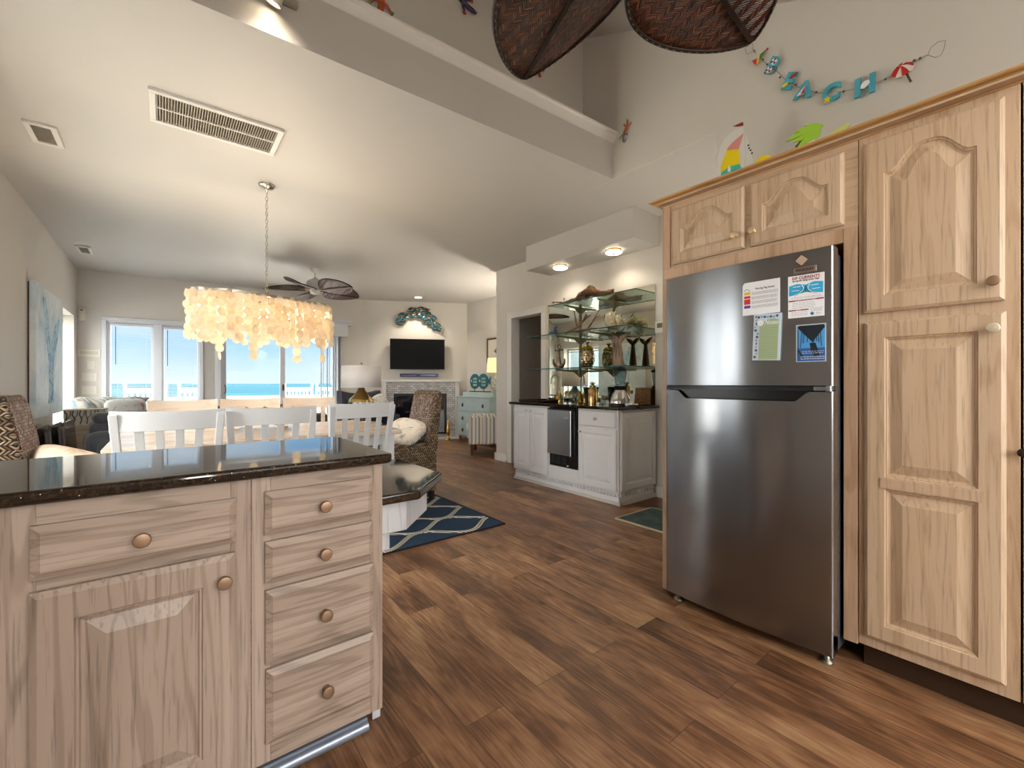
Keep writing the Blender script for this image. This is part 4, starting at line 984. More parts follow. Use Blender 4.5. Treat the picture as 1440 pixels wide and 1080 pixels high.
x, z = G(1220, 123); MB().plate([(x-.020, z-.012), (x-.006, z-.018), (x+.018, z+.0), (x+.014, z+.016), (x-.004, z+.018), (x-.018, z+.004)], -.042, -.035).build('seashell', white_paper, LO['H'])
for px, py in ((1092, 90.5), (1085, 102)):
    x, z = G(px, py); mb = MB(); mb.plate([(x+.017*cos(2*pi*i/16), z+.017*sin(2*pi*i/16)) for i in range(16)], -.039, -.035)
    o = mb.build('beach_ball', white_paper, LO['B']); mb = MB()
    for q in range(3):
        a = q*2*pi/3+.4; mb.plate([(x, z)] + [(x+.016*cos(a+.28*k), z+.016*sin(a+.28*k)) for k in range(4)], -.041, -.039)
    mb.build('ball_stripes', plain('ball_red', '7b2530', .5), o)
for px, py, m, w in ((1119, 110.5, plain('crab_red', '9c3b34', .5), .022), (1108, 123.5, yel, .018)):
    x, z = G(px, py); MB().plate([(x-w, z-.004), (x-w*.4, z-.010), (x+w*.6, z-.004), (x+w, z+.008), (x+w*.2, z+.010), (x-w*.6, z+.006)], -.041, -.035).build('painted_figure', m, LO['E'])
x, z = G(1131, 133)
MB().plate([(x-.026, z-.012), (x+.010, z-.016), (x+.020, z+.030)], -.041, -.035).build('small_sail', white_paper, LO['A'])
MB().plate([(x-.004, z-.014), (x+.012, z-.014), (x+.020, z+.024)], -.044, -.041).build('small_sail_red', red, LO['A'])

# ================================================================ THINGS ON TOP OF THE CABINETS
def top_thing(X): return lambda px, py: ((lambda p: (-p.y, p.z))(at(px, py, X=X)))
ZT = 2.108
T_ = top_thing(2.50)
sb = thing('sailboat_cutout', 'white sailboat decoration with a yellow, pink and turquoise sail standing on the cabinets', 'ornament', (2.50, 0, 0), -pi/2)
def cut(pts, y0, y1, m, nm, par, F=T_):
    return MB().plate([F(*p) for p in pts], y0, y1).build(nm, m, par)
wt = plain('cutout_white', 'd5d3cd', .5)
def curve(p0, p1, p2, n=10): return [tuple((1-t)**2*p0[i] + 2*t*(1-t)*p1[i] + t*t*p2[i] for i in (0, 1)) for t in [k/n for k in range(n+1)]]
base_l, base_r = (1008, 262), (1068, 262)
cut(curve((1046, 179), (1000, 190), (1010, 262)) + [(1048, 262)], -.003, .003, wt, 'main_sail', sb)
cut([(1047, 180), (1067, 262), (1049, 262)], .006, .012, wt, 'jib', sb)
cut(curve((1046, 188), (1024, 205), (1022.5, 212), 8) + [(1039, 210)] + [(1046, 188)], -.006, -.003, plain('sail_pink', 'd48b86', .55), 'pink_panel', sb)
cut([(1022.5, 212), (1039, 210), (1041, 231), (1028, 234), (1015, 243), (1014, 235)], -.006, -.003, plain('sail_yellow', 'e3c90c', .5), 'yellow_panel', sb)
cut([(1015, 243), (1028, 234), (1041, 231), (1045, 243), (1044, 262), (1012, 262)], -.006, -.003, plain('sail_turquoise', '45b5a5', .5), 'turquoise_panel', sb)
cut([(1031.5, 178), (1045, 172), (1045.5, 176.5), (1039, 178)], -.006, .0, plain('pennant_red', '8f1d1a', .5), 'pennant', sb)
cut([(1024, 241), (1026, 233), (1028.5, 237), (1027.5, 243)], -.009, -.006, white_paper, 'gull', sb)
MB().tube([(*T_(1046, 174)[:1], .004, T_(1046, 174)[1]), (T_(1048, 262)[0], .004, ZT)], .0025, 6).build('mast', wt, sb)
MB().box(T_(1008, 255)[0], T_(1068, 255)[0], -.02, .03, ZT, ZT+.012).build('base', wt, sb)
MB().tube([(T_(1009, 208)[0], 0, T_(1009, 208)[1]), (T_(1005, 220)[0], 0, T_(1005, 220)[1]), (T_(1006, 234)[0], 0, T_(1006, 234)[1]), (T_(1011, 250)[0], 0, T_(1011, 250)[1])], .0022, 6).build('rigging', wt, sb)
mb = MB()
for px, py in ((1052, 204), (1053, 208), (1055, 211), (1057, 215)):
    x, z = T_(px, py); mb.cbox((x, .004, z), (.008, .004, .007))
mb.build('stamped_mark', inkd, sb)
sun = thing('sun_cutout', 'yellow round cutout peeking over the cornice beside the sailboat', 'ornament', (2.50, 0, 0), -pi/2)
x, z = T_(1073, 219); z -= .05; MB().plate([(x+.05*cos(2*pi*i/24), z+.05*sin(2*pi*i/24)) for i in range(24)], -.004, .004).build('disc', MC['sail_yellow'], sun); MB().box(x-.03, x+.03, -.015, .015, ZT, z-.03).build('base', wt, sun)
pt = thing('palm_tree_cutout', 'bright green palm frond cutout standing on top of the cabinets under the garland', 'ornament', (2.50, 0, 0), -pi/2)
fr_pts = [(1154, 181), (1158, 176.5), (1150, 173), (1141, 174), (1130, 177), (1136, 178.5), (1125, 181), (1116, 188), (1126, 185), (1113, 192), (1105, 199.5), (1118, 195), (1130, 189), (1119, 196), (1115, 201), (1128, 197), (1132, 193), (1126, 201), (1122, 207), (1130, 204), (1146, 196), (1153, 190)]
lime = plain('palm_lime', '9cc83a', .5)
MB().plate([T_(*p) for p in fr_pts], -.004, .004).build('frond', lime, pt)
MB().plate([T_(*p) for p in ((1122, 208), (1117, 206), (1131, 190), (1128, 200))], .004, .010).build('dark_leaflet', plain('palm_brown', '5a4a20', .6), pt)
x0_, _ = T_(1140, 200); MB().plate([(x0_-.03, ZT), (x0_+.02, ZT), (T_(1146, 192)[0], T_(1146, 192)[1]), (T_(1136, 192)[0], T_(1136, 192)[1])], -.003, .003).build('trunk', wt, pt)
pt2 = thing('fish_cutout', 'pale yellow-green cutout tip showing over the cornice beside the palm frond', 'ornament', (2.50, 0, 0), -pi/2)
MB().box(T_(1168, 190)[0], T_(1182, 190)[0], -.015, .015, ZT, ZT+.05).build('base', wt, pt2)
MB().plate([T_(*p) for p in ((1165, 190), (1178, 181), (1190, 173.5), (1196, 176), (1189, 182), (1185, 205), (1165, 205))], -.004, .004).build('body', plain('cutout_yellowgreen', 'c9cf7a', .5), pt2)

# ================================================================ PAINTED GECKOS
def gecko(label, M, s, cols, curl=1.0, flip=1):
    t = thing('gecko_ornament', label, 'wall ornament'); t.matrix_world = M
    P_ = lambda x, z: (x*s*flip, -.02, z*s)
    spine = [(-.02, .50), (.01, .40), (.05, .28), (.04, .12), (0, -.05), (-.03, -.2), (.0, -.34), (.07, -.44), (.15, -.42), (.16, -.33), (.09, -.32)]
    rr = [.02, .055, .05, .075, .085, .065, .045, .035, .028, .022, .012]
    def flat(pts, r, nm, mat):
        mb = MB(); mb.tube([P_(*p) for p in pts], [q*s for q in r], 8); mb.v = [Vector((v.x, -.02 + (v.y+.02)*.55, v.z)) for v in mb.v]; return mb.build(nm, mat, t)
    flat(spine[:5], rr[:5], 'front_body', cols[0]); flat(spine[4:8], rr[4:8], 'rear_body', cols[1]); flat(spine[7:], rr[7:], 'curled_tail', cols[2])
    for (x, z, dx, dz) in ((.05, .2, .16, .10), (.03, .2, -.15, .08), (-.02, -.12, .17, -.02), (-.04, -.14, -.16, -.12)):
        l = flat([(x, z), (x+dx*.6, z+dz*.2), (x+dx, z+dz)], (.035, .028, .022), 'leg', cols[0])
        mb = MB()
        for a in (-.7, 0, .7):
            b_ = atan2(dz, dx) + a; mb.tube([P_(x+dx, z+dz), P_(x+dx+.055*cos(b_), z+dz+.055*sin(b_))], [.012*s, .016*s], 6)
        mb.build('toes', cols[3], l)
    mb = MB()
    for i in range(9):
        q = i/9*3.4; j = int(q); f = q - j; p = [spine[j][k]*(1-f) + spine[j+1][k]*f for k in (0, 1)]
        mb.ell((p[0]*s*flip, -.02-.04*s, p[1]*s), (.012*s, .008*s, .012*s), 6, 4)
    mb.build('spots', cols[3], t); return t
org = plain('gecko_orange', 'b8512c', .4); gry = plain('gecko_teal', '4c6a72', .4); bro = plain('gecko_grey_tail', '6f6458', .5); grn = plain('gecko_olive', '76843a', .5); nav = plain('gecko_navy', '3b3556', .4); rd2 = plain('gecko_red', 'b8391f', .4)
KM = lambda y, z, r: Matrix.Translation((WX-.0, y, z)) @ Matrix.Rotation(-pi/2, 4, 'Z') @ Matrix.Rotation(r, 4, 'Y')
p = at(881, 186, X=WX); gecko('small orange and teal gecko on the kitchen wall beside the end of the header', KM(p.y, p.z, radians(18)), .175, (org, gry, bro, grn))
LM = lambda x, z, r: Matrix.Translation((x, 2.6, z)) @ Matrix.Rotation(r, 4, 'Y')
p = at(531, -14, Y=2.6); gecko('orange gecko with olive feet on the loft wall, half cut by the top edge', LM(p.x, p.z, radians(180)), .36, (org, nav, grn, grn), flip=-1)
p = at(642, -10, Y=2.6); gecko('navy gecko with red spotted legs on the loft wall near the fan blade', LM(p.x, p.z, radians(120)), .34, (nav, rd2, grn, rd2))
p = at(757, 104, Y=2.6)
t = gecko('gecko with red toes mostly hidden behind the dark fan blade', LM(p.x-.02, p.z+.13, radians(175)), .34, (rd2, org, grn, rd2))

# track spotlight on the header
tl = thing('track_spotlight', 'small lit spotlight mounted high on the header near the top edge', 'light', (.405, 2.33, 2.965))
MB().box(-.10, .10, -.03, .0, -.012, .012).build('track', nickel, tl)
Mx = Matrix.Translation((0, -.075, -.02)) @ Matrix.Rotation(radians(24), 4, 'X') @ Matrix.Rotation(radians(12), 4, 'Y')
MB().cyl((0, -.02, 0), (0, -.07, -.0), .008).build('swivel', brass, tl)
MB(Mx).lathe([(.012, .05), (.03, .04), (.034, -.06), (.030, -.06), (.026, .02)], 20).build('lamp_can', plain('can_white', 'c8c2b4', .35), tl)
MB(Mx).lathe([(.0001, -.05), (.029, -.05)], 20).build('lens', plain('spot_glow', 'fff4dd', .3, emit='fff0d8', es=14), tl)
# ================================================================ WET BAR (local x = -(Y), y=0 at X=3.26, faces -X)
BX = 3.26
bar = thing('bar_cabinet', 'white raised-panel bar cabinet run under the mirror and glass shelves', 'cabinet', (BX, 0, 0), -pi/2)
MB().box(-4.07, -3.455, 0, .585, .12, .880).box(-3.035, -2.535, 0, .585, .12, .880).box(-3.455, -3.035, 0, .585, .12, .245).box(-3.455, -3.035, .5, .585, .245, .88).build('carcass', cabw, bar, bevel=.002)
MB().box(-4.05, -2.555, .03, .585, 0, .12).build('plinth', cabw, bar)
mb = MB(); mb.box(-4.075, -2.515, .0, .03, 0, .035); mb.box(-2.545, -2.515, .0, .585, 0, .035)
mb.build('base_moulding', trimw, bar, bevel=.004)
mb = MB()
for i in range(36):
    x = -4.05 + i*.0425; mb.ell((x, .022, .088), (.018, .010, .020), 8, 6)
mb.box(-4.06, -2.54, .012, .03, .035, .07)
for i in range(13): mb.ell((-2.545, .05+i*.0425, .088), (.010, .018, .020), 8, 6)
mb.build('scalloped_trim', cabw, bar)
def bdoor(x0, x1, z0, z1, kx, kz):
    cx = (x0+x1)/2; o = raised_door(MB(), x0-cx, x1-cx, 0, z1-z0, stile=.05, edge=.008).build('door', cabw, bar, loc=(cx, 0, z0))
    knob(o, kx-cx, kz-z0, -.02, plain('white_knob', 'e0dfdc', .2), r=.014); return o
bdoor(-4.055, -3.772, .145, .850, -3.80, .82)['label'] = 'tall door next to the doorway'
bdoor(-3.760, -3.470, .130, .850, -3.73, .82)['label'] = 'tall door beside the ice maker'
bdoor(-3.010, -2.548, .128, .700, -2.985, .655)['label'] = 'door under the drawer'
o = slab_front(MB(), -.229, .229, -.078, .078, edge=.01).build('drawer', cabw, bar, loc=(-2.784, 0, .790)); knob(o, 0, 0, -.02, nickel, r=.015)
# panelled end facing the camera
Me = Matrix.Translation((-2.535, .295, 0)) @ Matrix.Rotation(pi/2, 4, 'Z')
o = raised_door(MB(Me), -.27, .28, .13, .865, th=.016, stile=.06).build('end_panel', cabw, bar)
# stone top with sink cut
stone('bar_countertop', 'black granite countertop on the white bar cabinet', [(3.205, 2.500), (3.215, 2.490), (3.85, 2.490), (3.85, 4.10), (3.205, 4.10)], .883, .912, .006)
sk = thing('bar_tray', 'dark low serving tray lying on the bar counter near the doorway', 'tray', (3.50, 3.86, .912))
MB().box(-.2, .2, -.17, .17, 0, .008).box(-.2, .2, -.17, -.155, .008, .028).box(-.2, .2, .155, .17, .008, .028).box(-.2, -.185, -.155, .155, .008, .028).box(.185, .2, -.155, .155, .008, .028).build('tray_body', plain('tray_brown', '2c1b14', .2), sk, bevel=.004)
# ice maker
im = thing('ice_maker', 'small stainless under-counter ice maker with a black louvred base set in the bar', 'appliance', (3.235, 3.245, 0), -pi/2)
MB().box(-.200, .200, .02, .50, .255, .872).build('body', black, im, bevel=.003)
MB().box(-.196, .150, -.022, .02, .385, .850).build('door', steel2, im, bevel=.006)
MB().box(.150, .192, -.016, .02, .385, .850).build('door_edge', plain('black_gloss', '141416', .2), im, bevel=.004)
MB().box(-.19, .19, -.026, -.0, .853, .868).build('handle_lip', black, im, bevel=.003)
mb = MB()
for j in range(3):
    for i in range(7): mb.box(-.18+j*.085, -.18+j*.085+.068, .005, .022, .285+i*.0125, .285+i*.0125+.005)
mb.build('grille_louvres', plain('grille_grey', '3c3d40', .4), im)
MB().box(.07, .085, .0, .02, .272, .284).build('indicator', white_paper, im)
text_part('Marvel', .026, .0005, white_paper, im, Matrix.Translation((.085, -.0225, .775)) @ STAND, bold=.0004)
MB().box(-.205, .215, -.0, .02, .16, .252).build('lower_rail', cabw, bar, loc=(-3.245, -.004, 0))

# mirror
mr = MB().box(-4.09, -2.537, .582, .586, .914, 2.122).build('wall_mirror', mirror_m, None); mr.location = (BX, 0, 0); mr.rotation_euler = (0, 0, -pi/2)
tag(mr, 'large wall mirror behind the glass shelves of the bar', 'mirror')
tr = MB().box(-4.125, -4.092, .575, .588, .912, 2.13).build('trim_5', plain('cream_trim', 'd8cbb2', .5), None); tr.location = (BX, 0, 0); tr.rotation_euler = (0, 0, -pi/2); tr['kind'] = 'structure'
# shelves
def shelf(z, x0, y0, y1, label):
    t = thing('glass_shelf', label, 'shelf', (0, 0, 0), group=None); t.location = (3.84, (y0+y1)/2, z)
    h = (y1-y0)/2; d = 3.84 - x0
    o = MB().box(-d, -.004, -h, h, 0, .009).build('glass_pane', shelf_glass, t)
    MB().box(-d-.001, -d, -h, h, -.0005, .0095).box(-d, -.004, -h-.001, -h, -.0005, .0095).build('polished_edge', glass_edge, t)
    return t
shelf(2.030, 3.52, 2.54, 3.76, 'top glass shelf of the bar carrying the brown driftwood')
shelf(1.671, 3.37, 2.545, 4.00, 'middle glass shelf of the bar with the branch and seashell')
shelf(1.289, 3.37, 2.545, 4.00, 'lowest glass shelf of the bar with pineapple and anchor')
std = plain('standard_bronze', '7b745a', .35, metal=.6)
for y, lab in ((3.543, 'slotted bronze shelf standard nearer the doorway with three brackets'), (3.052, 'slotted bronze shelf standard nearer the refrigerator with three brackets')):
    s_ = thing('shelf_bracket', lab, 'bracket', (3.838, y, 0))
    MB().box(-.012, 0, -.009, .009, 1.20, 2.06).build('upright', std, s_)
    for z, d in ((2.030, .27), (1.671, .40), (1.289, .40)):
        m = MB(Matrix.Rotation(pi/2, 4, 'Z')); m.v = []
        mb = MB(); poly = [(-.005, z-.002), (-d, z-.002), (-d, z-.016), (-.10, z-.030), (-.03, z-.075), (-.005, z-.08)]
        mb.hexa([(p[0], -.004, p[1]) for p in poly], [(p[0], .004, p[1]) for p in poly]); mb.build('bracket_arm', std, s_)

# soffit lights
for x, y, lab in ((3.64, 3.61, 'round glass flush light under the soffit nearer the doorway'), (3.64, 2.95, 'round glass flush light under the soffit nearer the refrigerator')):
    pass
for px, py, lab in ((788, 375, 'round flush light under the soffit nearer the doorway'), (863, 353, 'round flush light under the soffit nearer the refrigerator')):
    p = at(px, py, z=2.49); l = thing('flush_light', lab, 'light', (p.x, p.y, 2.50))
    MB().lathe([(.075, 0), (.078, -.010), (.070, -.012)], 28).build('brass_ring', brass, l)
    MB().lathe([(.058, -.006), (.082, -.020), (.084, -.030), (.070, -.038), (.0001, -.042)], 28).build('glass_bowl', plain('lamp_bowl', 'fff3dc', .3, emit='fff0d8', es=5), l)
    MB().lathe([(.012, -.041), (.010, -.048), (.0001, -.05)], 12).build('finial', brass, l)
    for k in range(3):
        a = k*2*pi/3 + .5; MB().box(-.003, .003, -.003, .003, -.034, -.004).build('clip', brass, l, loc=(.086*cos(a), .086*sin(a), 0))

# ---------------------------------------------------------------- things on the shelves
def drift(name, label, cat, c, parts, mat, sub=1, rough=.0):
    t = thing(name, label, cat, c); mb = MB()
    for pts, r in parts: mb.tube(pts, r, 8)
    o = mb.build('wood_piece', mat, t)
    if rough:
        tx = bpy.data.textures.new(name + '_lumps', 'CLOUDS'); tx.noise_scale = .05
        o.modifiers.new('s', 'SUBSURF').render_levels = 2; o.modifiers['s'].levels = 2
        d = o.modifiers.new('d', 'DISPLACE'); d.texture = tx; d.strength = rough; d.mid_level = .5
    return t
dw = wood('driftwood_brown', ('352010', '6e4622', 'a3743c'), 'Y', rough=.6, contrast=1.4); dl = wood('driftwood_pale', ('5f4632', '8f6b4e', 'b2906e'), 'X', rough=.7)
drift('driftwood', 'chunky orange-brown driftwood piece with a thin tail on the top glass shelf', 'driftwood', (3.60, 3.22, 2.040),
      [([(0, .55, .045), (0, .45, .038), (-.01, .33, .012), (-.01, .22, .02), (0, .12, .03), (0, 0, .04)], [.008, .011, .016, .022, .03, .04]),
       ([(0, .15, .03), (.0, .05, .07), (0, -.06, .085), (0, -.13, .05), (0, -.2, .03), (0, -.34, .03)], [.03, .05, .055, .045, .028, .03]),
       ([(0, .0, .09), (.0, -.05, .13), (0, -.10, .10)], [.03, .035, .02]), ([(0, .36, .02), (0, .355, .045), (0, .35, .07)], [.012, .007, .003]), ([(0, -.30, .035), (0, -.36, .05)], [.03, .012])], dw, rough=.035)
drift('driftwood_branch', 'forked bare driftwood branch on the middle glass shelf', 'driftwood', (3.56, 3.25, 1.680),
      [([(0, .26, .01), (0, .18, .04), (0, .08, .065), (0, 0, .12), (.02, -.04, .20)], [.012, .018, .016, .012, .010]),
       ([(0, .08, .065), (.01, .11, .14), (.02, .13, .21), (.02, .15, .26)], [.013, .010, .008, .005]),
       ([(0, 0, .12), (0, -.06, .165), (0, -.12, .18)], [.011, .008, .004]),
       ([(0, .18, .03), (0, .05, .02), (0, -.1, .03), (0, -.2, .02)], [.014, .02, .02, .014]),
       ([(0, -.06, .03), (0, -.13, .09), (0, -.18, .15), (0, -.25, .24)], [.014, .012, .010, .005]), ([(0, -.17, .14), (0, -.24, .16)], [.008, .004])], dl, rough=.010)
# conch shell: spiral body with spikes
def spiral_shell(name, label, loc, rz, s, mat, mat2):
    t = thing(name, label, 'seashell', loc, rz)
    mb = MB(); loops = []; n = 46
    for i in range(n):
        q = i/(n-1); a = q*2*pi*2.6; R = .058*(1-q)**.9 + .002; r = .055*(1-q)**.8 + .003
        c = Vector((q**.9*.17 - .05, 0, 0)) ; cen = c + Vector((0, R*cos(a), R*sin(a)))
        loops.append([cen + Vector((cos(2*pi*j/14)*r*.9, cos(a)*sin(2*pi*j/14)*r, sin(a)*sin(2*pi*j/14)*r)) for j in range(14)])
    mb.M = Matrix.Translation((0, 0, .075)) @ Matrix.Scale(s, 4); mb.loft(loops)
    o = mb.build('shell_body', mat, t)
    mb = MB(Matrix.Translation((0, 0, .075)) @ Matrix.Scale(s, 4))
    for i in range(0, 30, 3):
        q = i/(n-1); a = q*2*pi*2.6; R = (.058*(1-q)**.9 + .055*(1-q)**.8); c = Vector((q**.9*.17-.05, 0, 0))
        d = Vector((.25, cos(a), sin(a))).normalized(); mb.cyl(c + d*(R*.8), c + d*(R+.03*(1-q)+.008), .012*(1-q)+.004, .001, 8)
    mb.build('spikes', mat, t)
    return t
spiral_shell('conch_shell', 'spiky cream conch shell on the middle glass shelf', (3.62, 2.88, 1.680), radians(-70), 1.12, plain('shell_cream', 'dfcfae', .35, var=.35, vs=25), None)
# reef figurine on the left of the middle shelf
t = thing('fish_figurine', 'small blue and white ceramic figurine with driftwood on the middle glass shelf', 'figurine', (3.55, 3.70, 1.680))
mb = MB(); mb.ell((0, .02, .035), (.018, .035, .022), 12, 8); mb.ell((0, -.03, .055), (.02, .03, .035), 12, 8); mb.ell((0, -.045, .10), (.014, .02, .016), 10, 6); mb.build('ceramic_body', plain('ceramic_blue', '46608f', .15, var=.6, vs=40), t)
mb = MB(); mb.tube([(0, .085, .05), (0, .03, .055), (0, -.02, .075), (0, -.06, .115)], .004, 6); mb.tube([(0, .03, .055), (0, .04, .09)], .003, 6); mb.box(-.015, .015, -.06, .04, 0, .008); mb.build('branch_base', dl, t)
# anchor
an = thing('anchor_ornament', 'polished brown metal anchor ornament on the lowest glass shelf', 'ornament', (3.60, 3.655, 1.299), -pi/2)
am = plain('anchor_bronze', '8d7460', .18, metal=.9)
mb = MB(); mb.loft([[(x, y, z) for x, y in ((-w, -.012), (w, -.012), (w, .012), (-w, .012))] for w, z in ((.045, .035), (.028, .07), (.014, .13), (.010, .19), (.014, .22))], False); mb.build('shank', am, an, bevel=.004)
mb = MB(); mb.tube([(-.095, 0, .115), (-.088, 0, .07), (-.055, 0, .03), (0, 0, .012), (.055, 0, .03), (.088, 0, .07), (.095, 0, .115)], [.006, .016, .020, .026, .020, .016, .006], 8); mb.build('arms', am, an)
mb = MB(); mb.tube([(-.06, 0, .218), (.06, 0, .218)], .007, 8); mb.ell((-.062, 0, .218), (.009,)*3, 8, 6); mb.ell((.062, 0, .218), (.009,)*3, 8, 6); mb.build('stock', am, an)
mb = MB(); mb.tube([(.024*cos(2*pi*i/16), 0, .255+.024*sin(2*pi*i/16)) for i in range(16)], .006, 8, closed=True); mb.build('ring', am, an)
MB().box(-.02, .02, -.02, .02, 0, .012).build('foot', am, an)
# pineapple jar
pj = thing('pineapple_jar', 'gold and silver mercury glass pineapple jar on the lowest glass shelf', 'jar', (3.66, 3.27, 1.299))
mb = MB(); prof_ = []
loops = []; nz, na = 40, 48
for i in range(nz+1):
    q = i/nz; z = .212*q; r0 = .078*(sin(pi*(.12+.72*q)))**.55
    loops.append([((r0+.0065*max(0, sin(a*9+q*26))*max(0, sin(a*9-q*26)+.2)*1.0)*cos(a), (r0+.0065*max(0, sin(a*9+q*26))*max(0, sin(a*9-q*26)+.2))*sin(a), z) for a in [2*pi*j/na for j in range(na)]])
mb.loft(loops); mb.build('jar_body', plain('mercury_silver', 'b8a888', .16, metal=.95), pj)
mb = MB(); mb.lathe([(.066, .205), (.060, .225), (.035, .247), (.012, .252), (.010, .262)], 28); mb.build('lid', plain('lid_gold', 'b98d2e', .22, metal=.9), pj)
mb = MB()
for k in range(9):
    a = k*2*pi/9; e = .034 if k % 2 else .022; h = .290 if k % 2 else .302
    mb.tube([(0, 0, .258), (e*.5*cos(a), e*.5*sin(a), .278), (e*cos(a), e*sin(a), h-.006)], [.005, .005, .001], 5)
mb.build('leaf_crown', plain('crown_dark_bronze', '55492e', .35, metal=.8), pj)
# whale tail carvings
tailw = wood('tail_wood', ('7c6353', 'a68d7a', 'c4ad9b'), 'Z', rough=.7, contrast=1.3)
def tail(label, y, x, s):
    t = thing('whale_tail_sculpture', label, 'sculpture', (x, y, 1.299), -pi/2)
    mb = MB(); prof = [(.048, .0), (.045, .03), (.036, .12), (.027, .19), (.020, .235), (.024, .262)]
    mb.loft([[(w*cos(2*pi*j/14), w*.6*sin(2*pi*j/14), z*s) for j in range(14)] for w, z in prof]); mb.build('stem', tailw, t)
    out = [(0, .245), (.03, .262), (.062, .292), (.088, .335), (.060, .328), (.030, .315), (.006, .296), (0, .284)]
    poly = out + [(-p[0], p[1]) for p in reversed(out[1:-1])]
    MB().plate([(p[0], p[1]*s) for p in poly], -.014, .014).build('flukes', tailw, t, bevel=.005)
    MB().box(-.052, .052, -.04, .04, 0, .02).build('plinth', tailw, t, bevel=.003); return t
tail('carved driftwood whale tail on the lowest shelf, the one nearer the pineapple jar', 2.905, 3.70, .98)
tail('carved driftwood whale tail on the lowest shelf, the one nearer the refrigerator', 2.80, 3.62, .98)
# ---------------------------------------------------------------- on the bar counter
CTZ = .913
fa = thing('bar_faucet', 'tall gooseneck brushed metal faucet on the bar counter', 'faucet', (3.66, 3.70, CTZ))
pts = [(0, 0, .03), (0, 0, .24)] + [(-.005-.055*(1-cos(a))*.9, .02*(1-cos(a)), .24+.075*sin(a)) for a in [pi*k/10 for k in range(1, 11)]] + [(-.11, .04, .21)]
MB().tube(pts, .010, 10).build('spout', nickel, fa)
MB().lathe([(.045, 0), (.045, .03), (.03, .05), (.015, .10), (.012, .13)], 20).build('base', brass, fa)
MB().tube([(0, -.02, .06), (-.01, -.075, .085)], .006, 8).build('lever', nickel, fa)
sd = thing('soap_dispenser', 'low rounded chrome bowl beside the faucet on the bar counter', 'bowl', (3.56, 3.72, CTZ))
MB().lathe([(.03, 0), (.05, .03), (.055, .06), (.048, .085), (.044, .083), (.05, .058), (.045, .03), (.0001, .008)], 24).build('bowl', chrome, sd)
ib = thing('ice_bucket', 'shiny steel ice bucket on the bar counter', 'bucket', (3.64, 3.20, CTZ))
MB().lathe([(.062, 0), (.066, .005), (.082, .17), (.088, .172), (.088, .178), (.079, .178), (.062, .01), (.0001, .008)], 32).build('bucket_body', chrome, ib)
MB().tube([(-.085*cos(a), .0 + .085*sin(a)*0, .15) if False else (.0, .086*cos(a), .165+.03*sin(a)) for a in [pi*k/12 for k in range(13)]], .003, 6).build('bail_handle', chrome, ib)
sh = thing('pineapple_tumbler', 'gold metal tumbler with a pineapple crown in front of the ice bucket', 'tumbler', (3.55, 3.10, CTZ))
MB().lathe([(.045, 0), (.047, .15), (.043, .155), (.035, .165)], 28).build('cup', plain('tumbler_gold', 'c9a26a', .15, metal=1), sh)
MB().lathe([(.038, .158), (.036, .18), (.015, .198), (.0001, .2)], 20).build('lid', plain('tumbler_gold', 'c9a26a', .15, metal=1), sh)
mb = MB()
for k in range(8):
    a = k*pi/4; e = .034 if k % 2 else .018; mb.tube([(0, 0, .195), (e*.6*cos(a), e*.6*sin(a), .215), (e*cos(a), e*sin(a), .235)], [.005, .005, .001], 5)
mb.build('leaf_crown', plain('crown_gold', '8a7440', .3, metal=.9), sh)
gg = thing('napkin_holder', 'small clear glass box with a starfish charm on the bar counter beside the faucet', 'box', (3.55, 3.50, CTZ))
MB().box(-.05, .05, -.06, .06, 0, .05).build('glass_box', jar_glass, gg)
MB(Matrix.Translation((-.054, 0, 0)) @ Matrix.Rotation(-pi/2, 4, 'Z')).plate(star(0, .04, .032, 0, .2, inner=.35), -.004, .004).build('starfish', plain('star_bronze', '59625a', .3, metal=.6), gg)
wg = thing('drinking_glass', 'tall clear drinking glass standing behind the starfish box', 'glass', (3.72, 3.52, CTZ))
MB().lathe([(.03, 0), (.036, .16), (.034, .16), (.028, .01), (.0001, .008)], 24).build('tumbler', jar_glass, wg)
bl = thing('blender', 'chrome beehive blender with a clear glass jar and black lid on the bar counter', 'blender', (3.52, 2.72, CTZ))
MB().lathe([(.095, .0), (.098, .012), (.098, .03), (.090, .07), (.075, .11), (.060, .135), (.052, .15)], 36).build('motor_base', chrome, bl)
MB().lathe([(.102, 0), (.102, .018), (.096, .022)], 36).build('base_ring', black, bl)
MB().lathe([(.048, .15), (.056, .165), (.06, .19)], 28).build('jar_collar', black, bl)
MB().lathe([(.050, .19), (.066, .34), (.063, .34), (.047, .195), (.0001, .195)], 28).build('glass_jar', jar_glass, bl)
MB().lathe([(.068, .335), (.070, .358), (.050, .362), (.03, .375), (.0001, .377)], 28).build('lid', black, bl)
MB().tube([(0, -.062, .33), (0, -.10, .315), (0, -.10, .24), (0, -.056, .215)], .008, 8).build('jar_handle', jar_glass, bl)
MB().lathe([(.0001, 0), (.012, 0), (.012, .01)], 12).build('toggle', white_paper, bl, loc=(-.095, 0, .035))
ph = thing('cordless_phone', 'white cordless phone upright in its cradle on the bar counter', 'telephone', (3.48, 2.555, CTZ), -pi/2)
MB().box(-.045, .045, -.05, .05, 0, .025).build('cradle', white_paper, ph, bevel=.01)
hs = MB(Matrix.Rotation(radians(-8), 4, 'X')).box(-.024, .024, -.015, .013, .015, .175).build('handset', plain('phone_white', 'd9d9d6', .3), ph, bevel=.008)
MB(Matrix.Rotation(radians(-8), 4, 'X')).box(-.015, .015, -.0175, -.013, .115, .15).build('screen', plain('lcd', '3b4448', .3), hs)
mb = MB(Matrix.Rotation(radians(-8), 4, 'X'))
for i in range(4):
    for j in range(3): mb.cbox(((j-1)*.012, -.0165, .095-i*.016), (.007, .003, .006))
mb.build('keys', plain('key_grey', '8d8f90', .4), hs)
